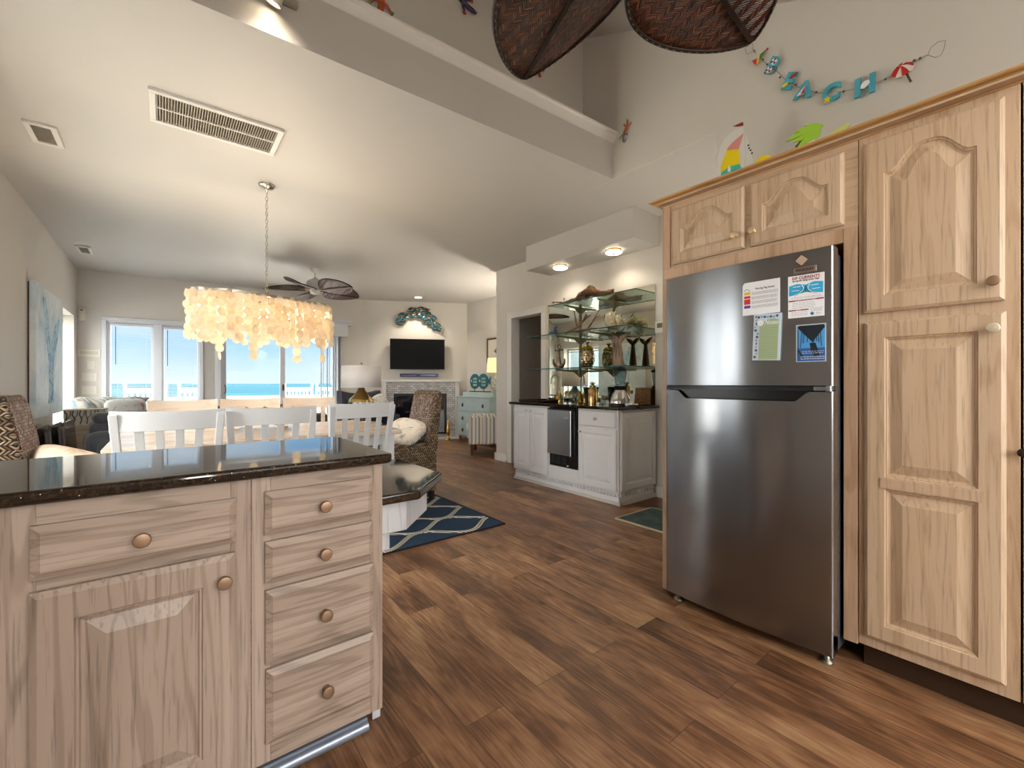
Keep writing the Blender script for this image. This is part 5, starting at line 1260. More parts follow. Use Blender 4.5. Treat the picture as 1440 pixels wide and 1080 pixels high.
bk = thing('wicker_basket', 'small brown wicker box behind the cordless phone on the bar', 'basket', (3.72, 2.60, CTZ))
MB().box(-.07, .07, -.05, .05, 0, .17).build('basket_body', weave('basket_weave', '2c1a10', ('8a6238', 'a97e4d', '6b4728'), w=.02, h=.010), bk, bevel=.008)
MB().box(-.06, .06, -.04, .04, .17, .172).build('basket_top', dark, bk)
cu_ = thing('power_cord', 'short dark cord and plug hanging over the counter end beside the refrigerator', 'cord', (3.42, 2.50, CTZ))
MB().tube([(-.02, .03, .006), (.02, .01, .010), (.06, -.012, .006), (.09, -.02, -.02), (.12, -.018, -.03)], .006, 6).build('cable', black, cu_)
th = thing('thermostat', 'small white wall thermostat beside the mirror', 'thermostat', (3.85, 2.478, 1.69), -pi/2)
MB().box(-.055, .042, -.022, 0, -.062, .055).build('housing', trimw, th, bevel=.005)
MB().box(-.028, .030, -.025, -.021, -.012, .035).build('display', plain('lcd_olive', '6b6a50', .3), th)
# small mat by the bar end
mt = [at(900, 720, z=.008), at(936, 712, z=.008)]
rg = MB().prism([(2.93, 2.32), (3.45, 2.32), (3.45, 1.55), (2.93, 1.55)], 0.001, .010).prism([(2.95, 2.30), (3.43, 2.30), (3.43, 1.57), (2.95, 1.57)], .010, .0115, k=1).build('door_mat', [plain('mat_cream', 'c2b79c', .9), plain('mat_green', '4f6262', .9, bump=.6, var=.5, vs=9)], None)
tag(rg, 'small grey-green mat with a cream border on the floor behind the refrigerator', 'mat')
# ================================================================ DINING AREA
tb = thing('dining_table', 'long pale wooden dining table with white legs under the shell chandelier', 'table', (.61, 3.87, 0))
topw = wood('bleached_top', ('b39a84', 'd3c3b3', 'e4dad0'), 'X', rough=.22, fine=.2)
MB().box(-.89, .89, -.555, .565, .725, .76).build('tabletop', topw, tb, bevel=.006)
MB().box(-.82, .82, -.49, .49, .64, .725).build('apron', whitew, tb, bevel=.003)
for sx in (-1, 1):
    for sy in (-1, 1): MB().box(-.045, .045, -.045, .045, 0, .725).build('leg', whitew, tb, bevel=.004, loc=(sx*.80, sy*.46, 0))
def slat_chair(label, loc, rz, whitew=whitew):
    t = thing('slat_back_chair', label, 'chair', loc, rz, None)
    MB().box(-.225, .225, -.20, .22, .43, .465).build('seat', whitew, t, bevel=.012)
    for sx in (-1, 1):
        MB().bar((sx*.19, .19, 0), (sx*.19, .19, .43), .038, .038, up=(0, 1, 0)).build('leg', whitew, t, bevel=.003)
        mb = MB(); mb.bar((sx*.185, -.22, 0), (sx*.19, -.19, .45), .034, .036, up=(0, 1, 0)); mb.bar((sx*.19, -.19, .44), (sx*.222, -.285, .975), .036, .030, up=(0, 1, 0))
        mb.build('back_post', whitew, t, bevel=.004)
    mb = MB(); n = 12; loops = []
    for i in range(n+1):
        u = -1 + 2*i/n; x = .238*u; y = -.262 - .0 + .030*(u*u) - .030; dip = .008*(1-u*u)
        loops.append([(x, y-.011, .885), (x, y+.011, .885), (x, y+.004, .992-dip), (x, y-.016, .992-dip)])
    mb.loft(loops, smooth=False); mb.build('top_rail', whitew, t, bevel=.003)
    mb = MB(); mb.bar((-.195, -.20, .54), (.195, -.20, .54), .022, .045, up=(0, 0, 1)); mb.build('lower_rail', whitew, t, bevel=.003)
    for k in range(4):
        x = -.117 + .078*k; MB().bar((x*.92, -.202, .54), (x*1.08, -.275+.012*(abs(x)/.2), .895), .038, .012, up=(0, 1, 0)).build('slat', whitew, t, bevel=.002)
    MB().bar((-.185, -.01, .40), (.185, -.01, .40), .02, .05).build('seat_rail', whitew, t)
    return t
c0 = slat_chair('white slat-back chair on the near side of the table, the one nearest the left wall', (.035, 3.18, 0), radians(-3))
dup(c0, (.515, 3.20, 0), radians(-2), 'white slat-back chair in the middle of the near side of the table')
dup(c0, (1.085, 3.37, 0), radians(4), 'white slat-back chair on the near side of the table, beside the seagrass chair')
whitew_warm_lit = wood('white_wood_warm_lit', ('b8a591', 'cfc0b0', 'dcd1c5'), 'X', rough=.4, fine=.25, contrast=.7)  # far chairs' white wood with the chandelier's warm light mixed into the colour
f0 = slat_chair('warm-lit white slat-back chair on the far side of the table nearest the left wall', (.125, 4.36, 0), radians(180), whitew_warm_lit)
dup(f0, (.618, 4.37, 0), radians(180), 'warm-lit white slat-back chair in the middle of the far side of the table')
dup(f0, (1.115, 4.38, 0), radians(178), 'warm-lit white slat-back chair on the far side of the table nearest the drum lamp')
for o_ in (c0, f0):
    for q_ in [x for x in bpy.data.objects if x.name.startswith('slat_back_chair')]: q_['group'] = 'slat-back dining chairs'
# seagrass chairs
sg = herringbone('seagrass_coarse', '1c130e', ('6e563f', 'a08465', 'c4ad8e', '57412f', 'b49a7b'), cell=.027, rough=.6, plane='V', gapw=.28, ratio=.8, dist=.016)
sgf = herringbone('seagrass_fine', '2c1c18', ('e0dad4', 'a98a78', '7c4f42', 'cabcae', '9a7a66'), cell=.019, rough=.6, plane='V', gapw=.28, ratio=1.0, dist=.012)
def parsons(label, loc, rz):
    t = thing('seagrass_chair', label, 'chair', loc, rz)           # faces +y
    MB().box(-.25, .25, -.25, .25, .10, .565).build('seat', sg, t, bevel=.02, seg=3)
    mb = MB(); loops = []
    for z, y0, y1, w in ((.50, -.256, -.16, .252), (.8, -.285, -.195, .25), (1.0, -.315, -.235, .245), (1.045, -.32, -.245, .225), (1.06, -.31, -.26, .19)):
        loops.append([(-w, y0, z), (w, y0, z), (w, y1, z), (-w, y1, z)])
    mb.loft(loops, smooth=False); mb.build('backrest', sg, t, bevel=.022, seg=3)
    loops = [[(-w, y, z), (w, y, z)] for z, y, w in ((.57, -.161, .222), (.8, -.191, .222), (1.0, -.231, .215))]
    mb = MB(); mb.loft([[(-w, y, z), (w, y, z), (w, y+.01, z), (-w, y+.01, z)] for z, y, w in ((.57, -.170, .222), (.8, -.199, .222), (1.005, -.240, .215))], smooth=False); mb.build('back_inset', sgf, t)
    for sx in (-1, 1):
        for y in (-.21, .21): MB().bar((sx*.21, y, 0), (sx*.21, y, .11), .04, .04, up=(0, 1, 0)).build('leg', plain('leg_espresso', '2a1a13', .4), t)
    return t
s0 = parsons('braided seagrass chair at the table end in front of the fireplace', (1.80, 3.99, 0), radians(90))
dup(s0, (-.455, 3.90, 0), radians(-90), 'braided seagrass chair at the table end beside the left wall')
def cushion(name, label, loc, rot, size, mat, p=.55):
    o = MB().ell((0, 0, 0), size, 28, 18, p=p)
    o = o.build(name, mat, None); o.location = loc; o.rotation_euler = rot
    return tag(o, label, 'pillow')
def batik(name, stops, sc):
    m, nt, b = newmat(name); tc = N(nt, 'ShaderNodeTexCoord'); no = N(nt, 'ShaderNodeTexNoise'); no.inputs['Scale'].default_value = sc; no.inputs['Detail'].default_value = 4; no.inputs['Distortion'].default_value = 1.2
    nt.links.new(tc.outputs['Object'], no.inputs['Vector']); r = ramp(nt, stops); nt.links.new(no.outputs['Fac'], r.inputs['Fac']); nt.links.new(r.outputs['Color'], b.inputs['Base Color']); b.inputs['Roughness'].default_value = .9
    return m
coral_p = batik('pillow_coral', [(.3, '6f8c92'), (.42, 'e4ddd0'), (.56, 'e4ddd0'), (.7, 'c49a6a')], 7)
cushion('throw_pillow', 'white pillow with a sandy and teal print on the seagrass chair by the fireplace', (1.80, 3.93, .665), (radians(10), radians(-28), radians(20)), (.175, .19, .06), coral_p)
cushion('throw_pillow', 'tan pillow lying on the seagrass chair beside the left wall', (-.47, 3.86, .655), (radians(-6), radians(22), radians(12)), (.16, .17, .07), batik('pillow_tan', [(.3, 'b99c82'), (.5, 'dccab6'), (.7, 'cdb49c')], 5))
# bowl on the table
bw = thing('driftwood_bowl', 'brown driftwood bowl on curved metal legs in the centre of the dining table', 'bowl', (.60, 3.93, .76))
mb = MB(); mb.lathe([(.06, .045), (.14, .07), (.215, .125), (.235, .165), (.222, .165), (.13, .09), (.0001, .065)], 36); o = mb.build('bowl', wood('bowl_wood', ('3a2013', '6b4128', '8e6443'), 'X', contrast=1.5), bw)
mb = MB()
for i in range(22):
    a = i*2*pi/22; b2 = a + (.5 if i % 2 else -.4); mb.tube([(.20*cos(a), .20*sin(a), .10), (.236*cos((a+b2)/2), .236*sin((a+b2)/2), .14), (.238*cos(b2), .238*sin(b2), .172)], .008, 6)
mb.build('twigs', dl, bw)
for k in range(3):
    a = k*2*pi/3 + .4; MB().tube([(.06*cos(a), .06*sin(a), .055), (.13*cos(a), .13*sin(a), .03), (.19*cos(a), .19*sin(a), .008), (.215*cos(a), .215*sin(a), .012)], .006, 6).build('leg', nickel, bw)
# rug with rope lattice
RA, RBp, RC = at(707, 739, z=0), at(625, 698, z=0), at(540, 780, z=0)
rug = thing('area_rug', 'navy area rug with a cream knotted rope lattice under the dining chairs', 'rug', (2.13, 2.78, 0))
L_, W_ = 2.3, 3.2     # extends along -x and +y from its near corner
MB().box(-W_, 0, 0, L_, .0, .010).build('rug_field', plain('rug_navy', '14304a', .95, bump=.8, bs=400), rug, bevel=.003)
MB().box(-W_, 0, -.004, .0, .001, .012).box(-.0, .004, -.004, L_, .001, .012).build('binding', plain('rug_binding', '1b1a1e', .9), rug)
cream = stripes('rope_cream', [(0, 'c6beb0'), (.62, '54504c')], 3, .022, .95)
def build_rope(segs):
    mb = MB()
    for pts in segs:
        for o_ in (-.011, .011):
            loops = []
            for i, p in enumerate(pts):
                q = pts[min(i+1, len(pts)-1)]; r = pts[max(i-1, 0)]; d = Vector((q[0]-r[0], q[1]-r[1])).normalized(); nrm = Vector((-d.y, d.x))
                c = Vector(p) + nrm*o_
                loops.append([(c.x+nrm.x*w, c.y+nrm.y*w, z) for w, z in ((-.009, .0095), (-.006, .0145), (.006, .0145), (.009, .0095))])
            mb.loft(loops, smooth=True, c0=False, c1=False)
    return mb
segs = []
for k in range(-1, 13):
    for s_ in (1,):
        pts = []
        for i in range(220):
            x = -W_ + .03 + (W_-.06)*i/219
            ph = 0 if k % 2 == 0 else pi
            pts.append((x, .02 + k*.20 + .098*sin(2*pi*(x+.15)/.66 + ph) + .10 - .0*x))
        cur = []
        for p in pts:
            if .02 < p[1] < L_-.02: cur.append(p)
            else:
                if len(cur) > 2: segs.append(cur)
                cur = []
        if len(cur) > 2: segs.append(cur)
build_rope(segs).build('rope_pattern', cream, rug)
# ================================================================ LEFT WALL
pa = thing('whale_painting', 'big pale blue canvas with a darker blue tail shape hanging on the left wall', 'painting', (-1.0, 5.97, 0), pi/2)
# local x = +Y, -y... front faces +X
MP = Matrix.Scale(-1, 4, (0, 1, 0))
def canvas_mat():
    m, nt, b = newmat('canvas_paint'); tc = N(nt, 'ShaderNodeTexCoord'); no = N(nt, 'ShaderNodeTexNoise'); no.inputs['Scale'].default_value = 2.6; no.inputs['Detail'].default_value = 7; no.inputs['Distortion'].default_value = .8
    nt.links.new(tc.outputs['Object'], no.inputs['Vector']); r = ramp(nt, [(.3, '9fb9cb'), (.48, 'c9d5dc'), (.62, 'dfe4e4'), (.75, 'b2c8d6')]); nt.links.new(no.outputs['Fac'], r.inputs['Fac']); nt.links.new(r.outputs['Color'], b.inputs['Base Color'])
    b.inputs['Roughness'].default_value = .45; return m
MB().box(0, 1.37, -.055, -.012, .80, 2.09).build('canvas', canvas_mat(), pa, bevel=.002)
MB().box(.01, 1.36, -.012, 0, .81, 2.08).build('stretcher', plain('stretcher_brown', '5a3a2a', .6), pa)
blu = batik('tail_blue', [(.3, '5b97b8'), (.48, '93c1d8'), (.62, 'c9dfe8'), (.8, '6ea8c6')], 9)
mb = MB()
mb.plate([(.30, 1.98), (.42, 1.93), (.55, 1.80), (.64, 1.62), (.70, 1.50), (.78, 1.62), (.92, 1.76), (1.15, 1.86), (1.05, 1.62), (.92, 1.48), (.82, 1.35), (.80, 1.10), (.84, .92), (.56, .92), (.60, 1.10), (.58, 1.36), (.46, 1.55), (.38, 1.78)], -.0575, -.055)
mb.build('painted_tail', blu, pa)
# folded dark trays leaning in a row against the left wall
esp = plain('espresso_wood', '2c1c17', .25); espf = plain('espresso_satin', '3a3234', .18)
def tray(label, x, y, lean, h, z0=0):
    t = thing('folding_tray_table', label, 'folding table', (x, y, z0), 0)
    M = Matrix.Rotation(lean, 4, 'Y')
    loops = []
    pts = [(-.30, 0), (.30, 0)] + [(.30-.06+.06*cos(a), h-.06+.06*sin(a)) for a in [pi/2*k/5 for k in range(6)]] + [(-.30+.06-.06*sin(a), h-.06+.06*cos(a)) for a in [pi/2*k/5 for k in range(6)]]
    mb = MB(M); mb.hexa([(-.010, p[0], p[1]) for p in pts], [(.010, p[0], p[1]) for p in pts]); mb.build('top_board', espf, t, bevel=.003)
    for s_ in (-.24, .24): MB(M).box(-.042, -.014, s_-.018, s_+.018, 0, h*.93).build('folded_leg', esp, t, bevel=.003)
    MB(M).cyl((-.03, -.26, h*.86), (-.03, .26, h*.86), .009, n=10).build('crossbar', esp, t)
    return t
tray('folded dark wooden tray table in the row leaning by the left wall, nearest the wall', -.93, 6.05, radians(-3), .73)
tray('folded dark wooden tray table in the row by the left wall, second from the wall', -.86, 6.02, radians(-4), .72)
tray('folded dark wooden tray table in the row by the left wall, third from the wall', -.77, 6.0, radians(-4), .745)
tray('folded dark wooden tray table by the left wall, the one nearest the sofa', -.69, 6.05, radians(-4), .765)
# ================================================================ SEATING
chf = plain('charcoal_fabric', '34363c', .9, bump=.6, bs=350, sheen=.3)
def soft(mb_parts, nm, m, t, bev=.04): return [MB().box(*p).build(nm, m, t, bevel=bev, seg=4) for p in mb_parts]
so = thing('sofa', 'dark charcoal fabric sofa standing with its back to the dining table', 'sofa', (.70, 6.72, 0))
soft([(-1.12, 1.12, -.05, .85, .12, .40)], 'base', chf, so)
soft([(-1.15, 1.15, -.42+.3, .12, .12, .70)], 'backrest', chf, so, .05)
for sx in (-1, 1): soft([(sx*1.02-.13, sx*1.02+.13, -.1, .9, .12, .62)], 'arm', chf, so, .09)
for i in range(3): soft([(-.87+i*.58, -.30+i*.58, .12, .32, .42, .83)], 'back_cushion', chf, so, .07); soft([(-.87+i*.58, -.30+i*.58, .2, .88, .40, .54)], 'seat_cushion', chf, so, .05)
for sx in (-1, 1):
    for y in (-.05, .8): MB().cyl((sx*1.05, y, 0), (sx*1.05, y, .13), .025, n=12).build('leg', esp, so)
rc = thing('recliner', 'dark charcoal armchair with rounded arm between the tray tables and the dining table', 'armchair', (-.27, 6.05, 0), radians(8))
soft([(-.30, .34, -.30, .30, .0, .60)], 'base', chf, rc, .10); soft([(-.36, .38, -.26, .28, .40, .66)], 'arm', chf, rc, .10)
soft([(-.33, .33, -.14, .22, .60, .74)], 'back_cushion', chf, rc, .06); soft([(-.30, .36, -.12, .24, .72, .835)], 'head_cushion', chf, rc, .05)
# loveseat under the window with throw and pillow
ls = thing('loveseat', 'light loveseat with rolled back draped in a striped throw under the side window', 'loveseat', (-.58, 8.0, 0))
lin_ = plain('loveseat_linen', 'c6c5c2', .9, bump=.4, bs=300)
soft([(-.36, .40, -.35, .35, .10, .45)], 'base', lin_, ls, .05)
mb = MB(); mb.loft([[(x, -.30+.13*cos(a), .80+.13*sin(a)) for a in [2*pi*k/16 for k in range(16)]] for x in (-.38, .28)] ); mb.box(-.38, .28, -.36, -.24, .3, .8); mb.build('rolled_back', lin_, ls)
thr = stripes('throw_stripes', [(0, 'b9b3a4'), (.2, '8c9399'), (.32, 'cfcabd'), (.5, '7d8b98'), (.62, 'c9bda2'), (.8, '9aa1a5')], 3, .16)
th_ = MB()
loops = []
for i in range(15):
    x = -.40 + .72*i/14; wob = .010*sin(i*1.3)
    loops.append([(x + z_*.18, -.30 + (.155+wob)*cos(a), .80 + (.155+wob)*sin(a)) if False else (x + .10*sin(a), -.30 + (.150+wob)*cos(a), .80+(.150+wob)*sin(a)) for a in [radians(205-230*k/12) for k in range(13)]] + [(x, -.16+wob, .60), (x+.01, -.17, .50)])
th_.loft(loops, closed=False, c0=False, c1=False)
o = th_.build('throw_blanket', thr, None, solid=0); o.location = (-.58, 8.0, 0); mo = o.modifiers.new('thick', 'SOLIDIFY'); mo.thickness = .010
tag(o, 'grey, cream and blue striped throw draped over the loveseat back', 'blanket')
o = cushion('throw_pillow', 'white pillow with thin red and blue bird drawing on the loveseat', (-.40, 7.58, .80), (radians(14), 0, 0), (.21, .06, .13), batik('pillow_bird', [(.30, '6b86a8'), (.36, 'e4e4e2'), (.62, 'e4e4e2'), (.68, 'b4574a'), (.7, 'e4e4e2')], 9))
o = cushion('throw_pillow', 'cream pillow with a pale blue corner at the wall side of the loveseat', (-.83, 7.60, .77), (radians(16), 0, radians(-10)), (.13, .06, .14), batik('pillow_sea', [(.35, '8fa9bf'), (.5, 'd8d2c4')], 5))
nd = thing('nightstand', 'pale wooden nightstand with two drawers against the left wall behind the tray tables', 'side table', (-.73, 7.02, 0))
ndw = wood('pale_drawer_wood', ('a7927a', 'c6b49d', 'd8cab6'), 'X')
MB().box(-.24, .24, -.2, .2, .06, .63).build('body', ndw, nd, bevel=.004); MB().box(-.26, .26, -.22, .22, .63, .655).build('top', ndw, nd, bevel=.003)
for z in (.12, .37): MB().box(-.22, .22, -.212, -.2, z, z+.22).build('drawer', ndw, nd, bevel=.003)
for sx in (-.2, .2):
    for sy in (-.16, .16): MB().box(-.02, .02, -.02, .02, 0, .07).build('foot', ndw, nd, loc=(sx, sy, 0))
wb = thing('branch_pattern_box', 'glass and metal box with a dark branching twig pattern on the nightstand', 'box', (-.72, 7.0, .656))
MB().box(-.17, .19, -.10, .10, 0, .012).box(-.17, .19, -.10, .10, .168, .18).box(.165, .19, -.1, .1, 0, .18).build('frame', plain('pale_gold_frame', 'cfc3a2', .35, metal=.4), wb, bevel=.002)
MB().box(-.165, .165, -.08, .09, .012, .168).build('glass_liner', plain('frosted_liner', 'cbc8bf', .3), wb)
mb = MB(); rnd = random.Random(9)
for i in range(6):
    x = -.14 + i*.055; mb.tube([(x, -.1, .012), (x+rnd.uniform(-.02, .02), -.1, .07), (x+rnd.uniform(-.01, .03), -.1, .12), (x+rnd.uniform(-.03, .03), -.1, .168)], .0055, 6)
    mb.tube([(x, -.1, .07), (x+.03, -.1, .11), (x+.035, -.1, .165)], .004, 6)
mb.build('twig_pattern', plain('twig_dark', '4b3d33', .5, metal=.3), wb)

# armchair in front of the fireplace wall (behind the lamp)
def added_torchiere(label, x, y):  # added uplight lamp, out of view, to brighten the ceiling
    t = thing('added_floor_lamp', label, 'lamp', (x, y, 0)); MB().lathe([(.14, 0), (.14, .02), (.02, .035)], 24).build('base', nickel, t); MB().cyl((0, 0, .03), (0, 0, 1.32), .011).build('pole', nickel, t)
    MB().lathe([(.03, 1.30), (.10, 1.33), (.16, 1.40), (.155, 1.40), (.09, 1.34), (.0001, 1.325)], 28).build('bowl_shade', nickel, t)
    MB().ell((0, 0, 1.375), (.05, .05, .03), 14, 8).build('bulb', plain('fill_bulb_glow', 'fff4e0', .4, emit='fff4e0', es=8), t); return t
added_torchiere('added nickel fill floor lamp hidden behind the living room wall corner', 4.55, 5.50)
added_torchiere('added nickel fill floor lamp hidden in the nook behind the refrigerator', 3.45, 1.75)
up = thing('added_floor_uplight', 'added white can uplight hidden on the floor behind the island', 'light', (.42, 2.25, 0))  # unseen uplight added to even out the ceiling brightness
MB().lathe([(.10, 0), (.10, .22), (.095, .22), (.09, .03), (.0001, .03)], 28).build('can', trimw, up); MB().ell((0, 0, .15), (.045, .045, .05), 14, 10).build('bulb', MC['fill_bulb_glow'], up)
ac = thing('club_chair', 'dark slate armchair with two patterned pillows left of the fireplace', 'armchair', (2.72, 7.35, 0), radians(14))
sl = plain('slate_fabric', '3b3c45', .9, bump=.4, bs=300)
soft([(-.36, .36, -.32, .35, .12, .42)], 'base', sl, ac, .05); soft([(-.34, .34, .16, .36, .40, .90)], 'backrest', sl, ac, .06)
mb = MB(); loops = []
for i in range(13):
    x = -.38 + .76*i/12; u = x/.38; z = .955 + .050*u*u; loops.append([(x, .14, .40), (x, .34, .40), (x, .36, z), (x, .20, z)])
mb.loft(loops, smooth=True); mb.build('backrest', sl, ac, bevel=.02)
for sx in (-1, 1): soft([(sx*.36-.06, sx*.36+.06, -.34, .3, .12, .60)], 'arm', sl, ac, .05)
for sx in (-.3, .3):
    for sy in (-.28, .28): MB().cyl((sx, sy, 0), (sx, sy, .13), .02, n=10).build('leg', esp, ac)
pp = batik('pillow_leafy', [(.32, '9aa08c'), (.45, 'dad8d0'), (.58, 'e6e4de'), (.7, '565f66')], 11)
cushion('throw_pillow', 'white leafy patterned pillow on the slate armchair, left one', (2.56, 7.22, .76), (radians(-12), radians(30), radians(14)), (.17, .07, .17), pp)
cushion('throw_pillow', 'grey and white leafy pillow on the slate armchair, right one', (2.86, 7.26, .76), (radians(-12), radians(-28), radians(14)), (.17, .07, .17), pp)
# lamp on a side table behind the sofa
lt = thing('side_table', 'small wooden side table under the white drum lamp behind the sofa end', 'side table', (1.93, 5.45, 0))
MB().lathe([(.24, .60), (.25, .61), (.25, .63), (.24, .635)], 32).build('table_top', ndw, lt); MB().cyl((0, 0, 0.02), (0, 0, .60), .03).build('stem', whitew, lt); MB().lathe([(.17, 0), (.17, .02), (.05, .04)], 24).build('foot', whitew, lt)
lp = at(508, 530, Y=5.45); la = thing('drum_lamp', 'table lamp with a wide white drum shade and gold glass base behind the dining chairs', 'lamp', (lp.x, 5.45, .636))
dd_ = lp.x*FW[0] + 5.45*FW[1]; zt_ = HC + (CY-515)/FPX*dd_ - .636; zb_ = HC + (CY-545)/FPX*dd_ - .636; rs_ = 27/FPX*dd_
lt.location = (lp.x, 5.45, 0)
shade_m = plain('lamp_shade_white', 'e3e0de', .8)
MB().lathe([(rs_, zb_), (rs_*.98, zt_)], 40).build('shade', shade_m, la).modifiers.new('t', 'SOLIDIFY').thickness = .004
MB().lathe([(.10, .0), (.105, .02), (.125, .07), (.145, .14), (.148, zb_-.17)], 32).build('glass_body', jar_glass, la)
MB().lathe([(.150, zb_-.175), (.142, zb_-.145), (.085, zb_-.09), (.045, zb_-.03), (.032, zb_+.03), (.015, zb_+.06)], 32).build('gold_cone', gold, la)
MB().cyl((0, 0, zb_), (0, 0, zt_+.02), .006).build('harp', brass, la); MB().ell((0, 0, zt_+.03), (.018, .018, .016), 12, 8).build('finial', chrome, la)
# coffee table
ct = thing('coffee_table', 'low brown wooden coffee table in front of the fireplace', 'table', (3.0, 6.6, 0), radians(-27))
cw = wood('coffee_wood', ('4a2c1b', '76492d', '935f3c'), 'X')
MB().box(-.45, .45, -.25, .25, .40, .44).build('top', cw, ct, bevel=.004); MB().box(-.40, .40, -.2, .2, .34, .40).build('apron', cw, ct)
for sx in (-.4, .4):
    for sy in (-.2, .2): MB().box(-.025, .025, -.025, .025, 0, .40).build('leg', cw, ct, loc=(sx, sy, 0))
# ================================================================ FIREPLACE WALL (frame: x along the wall, y outwards)
FF = frame2(BB, TB)
fp = thing('fireplace', 'white mantel fireplace with grey mosaic tile and a black firebox under the television', 'fireplace'); fp.matrix_world = FF
mb = MB(); mb.box(.30, 1.86, -.17, 0, 1.155, 1.20); mb.box(1.76, 1.84, -.14, 0, .0, 1.155); mb.box(.32, .40, -.14, 0, .0, 1.155)
mb.build('mantel', trimw, fp, bevel=.005)
def tile_mat():
    m, nt, b = newmat('mosaic_tile'); L = nt.links
    tc = N(nt, 'ShaderNodeTexCoord'); sp = N(nt, 'ShaderNodeSeparateXYZ'); L.new(tc.outputs['Object'], sp.inputs[0]); cb = N(nt, 'ShaderNodeCombineXYZ'); L.new(sp.outputs[0], cb.inputs[0]); L.new(sp.outputs[2], cb.inputs[1])
    br = N(nt, 'ShaderNodeTexBrick'); br.offset = .5; L.new(cb.outputs[0], br.inputs['Vector']); br.inputs['Scale'].default_value = 1; br.inputs['Brick Width'].default_value = .085; br.inputs['Row Height'].default_value = .042
    br.inputs['Mortar Size'].default_value = .004; br.inputs['Color1'].default_value = lin('a5a4a8'); br.inputs['Color2'].default_value = lin('d2d0d0'); br.inputs['Mortar'].default_value = lin('8a8480')
    L.new(br.outputs['Color'], b.inputs['Base Color']); b.inputs['Roughness'].default_value = .3; return m
tile = tile_mat()
MB().box(.40, 1.76, -.10, 0, .92, 1.155).box(.40, .54, -.10, 0, .04, .92).box(1.585, 1.76, -.10, 0, .04, .92).box(.54, 1.585, -.10, 0, .04, .10).build('tile_surround', tile, fp)
mb = MB(); rect_ring(mb, .54, 1.585, .10, .92, .045, -.115, -.02); mb.box(1.045, 1.07, -.112, -.08, .14, .88); mb.build('firebox_frame', black, fp, bevel=.003)
MB().box(.58, 1.55, -.085, -.08, .14, .88).build('glass_doors', plain('firebox_glass', '0d1220', .05, spec=.9, coat=.6), fp)
MB().box(.30, 1.86, -.20, 0, 0, .035).build('hearth_edge', trimw, fp)
tv = thing('television', 'flat black television on the angled wall above the fireplace', 'television'); tv.matrix_world = FF
MB().box(.47, 1.545, -.115, -.075, 1.408, 2.02).build('screen_housing', plain('tv_bezel', '0b0b0c', .3), tv, bevel=.003)
MB().box(.48, 1.535, -.118, -.114, 1.42, 2.01).build('screen', plain('tv_screen', '0a0a0b', .45, spec=.15), tv)
MB().box(.80, 1.20, -.075, 0, 1.58, 1.85).build('wall_mount', black, tv)
sbr = thing('sound_bar', 'slim dark media box with purple-blue face between television and mantel', 'media player'); sbr.matrix_world = FF
MB().box(.66, 1.42, -.10, 0, 1.262, 1.325).build('housing', plain('media_black', '15131f', .25), sbr, bevel=.003)
MB().box(.67, 1.41, -.103, -.099, 1.268, 1.319).build('face', plain('media_purple', '2c2260', .2), sbr)
MB().box(.70, .98, -.105, -.102, 1.285, 1.292).box(1.06, 1.35, -.105, -.102, 1.285, 1.300).build('display_lines', plain('media_lcd', '8f8fd0', .4), sbr)
fs = thing('fish_school_wall_art', 'arched wall sculpture of a school of glossy teal fish with gold edges above the television', 'wall sculpture'); fs.matrix_world = FF
tealg = plain('teal_enamel', '0f5566', .08, coat=1.0, var=.6, vs=12)
def W2(px, py):
    u = (px-CX)/FPX; r = (FW[0]+u*RT[0], FW[1]+u*RT[1]); e = (TB-BB).normalized(); n = Vector((-e.y, e.x))
    t = (BB.dot(n) - .06) / (r[0]*n.x + r[1]*n.y); P_ = Vector((r[0]*t, r[1]*t)); return ((P_-BB).dot(e), HC + (CY-py)/FPX*t)
fishpts = [(565, 443, 20), (561, 450, 40), (569, 449, 30), (562, 454, -10), (572, 445, 45), (578, 436, 20), (584, 441, 10), (579, 444, -5), (586, 437, 5), (592, 434.5, 10), (594, 440, 0), (590, 444, 0), (598, 437, 20), (601, 441, -10), (597, 448, 30), (603, 446, -20), (606, 449, 15), (609, 447, -30), (604, 454, 30), (610, 455, -40), (615, 457, -30), (611, 461, -20), (617, 462, -45)]
for i, (px, py, a) in enumerate(fishpts):
    s_, z_ = W2(px, py); a = radians(a*1.0)
    mb = MB(Matrix.Translation((s_, -.05 - .018*(i % 3), z_)) @ Matrix.Rotation(-a, 4, 'Y'))
    mb.ell((0, 0, 0), (.075, .014, .047), 16, 10); o = mb.build('fish', tealg, fs)
    mb = MB(Matrix.Translation((s_, -.046 - .018*(i % 3), z_)) @ Matrix.Rotation(-a, 4, 'Y'))
    mb.tube([(.077*cos(2*pi*k/20), 0, .049*sin(2*pi*k/20)) for k in range(20)], .004, 6, closed=True); mb.plate([(.07, 0), (.105, .03), (.098, 0), (.105, -.03)], -.003, .003); mb.build('gold_edge', brass, o)
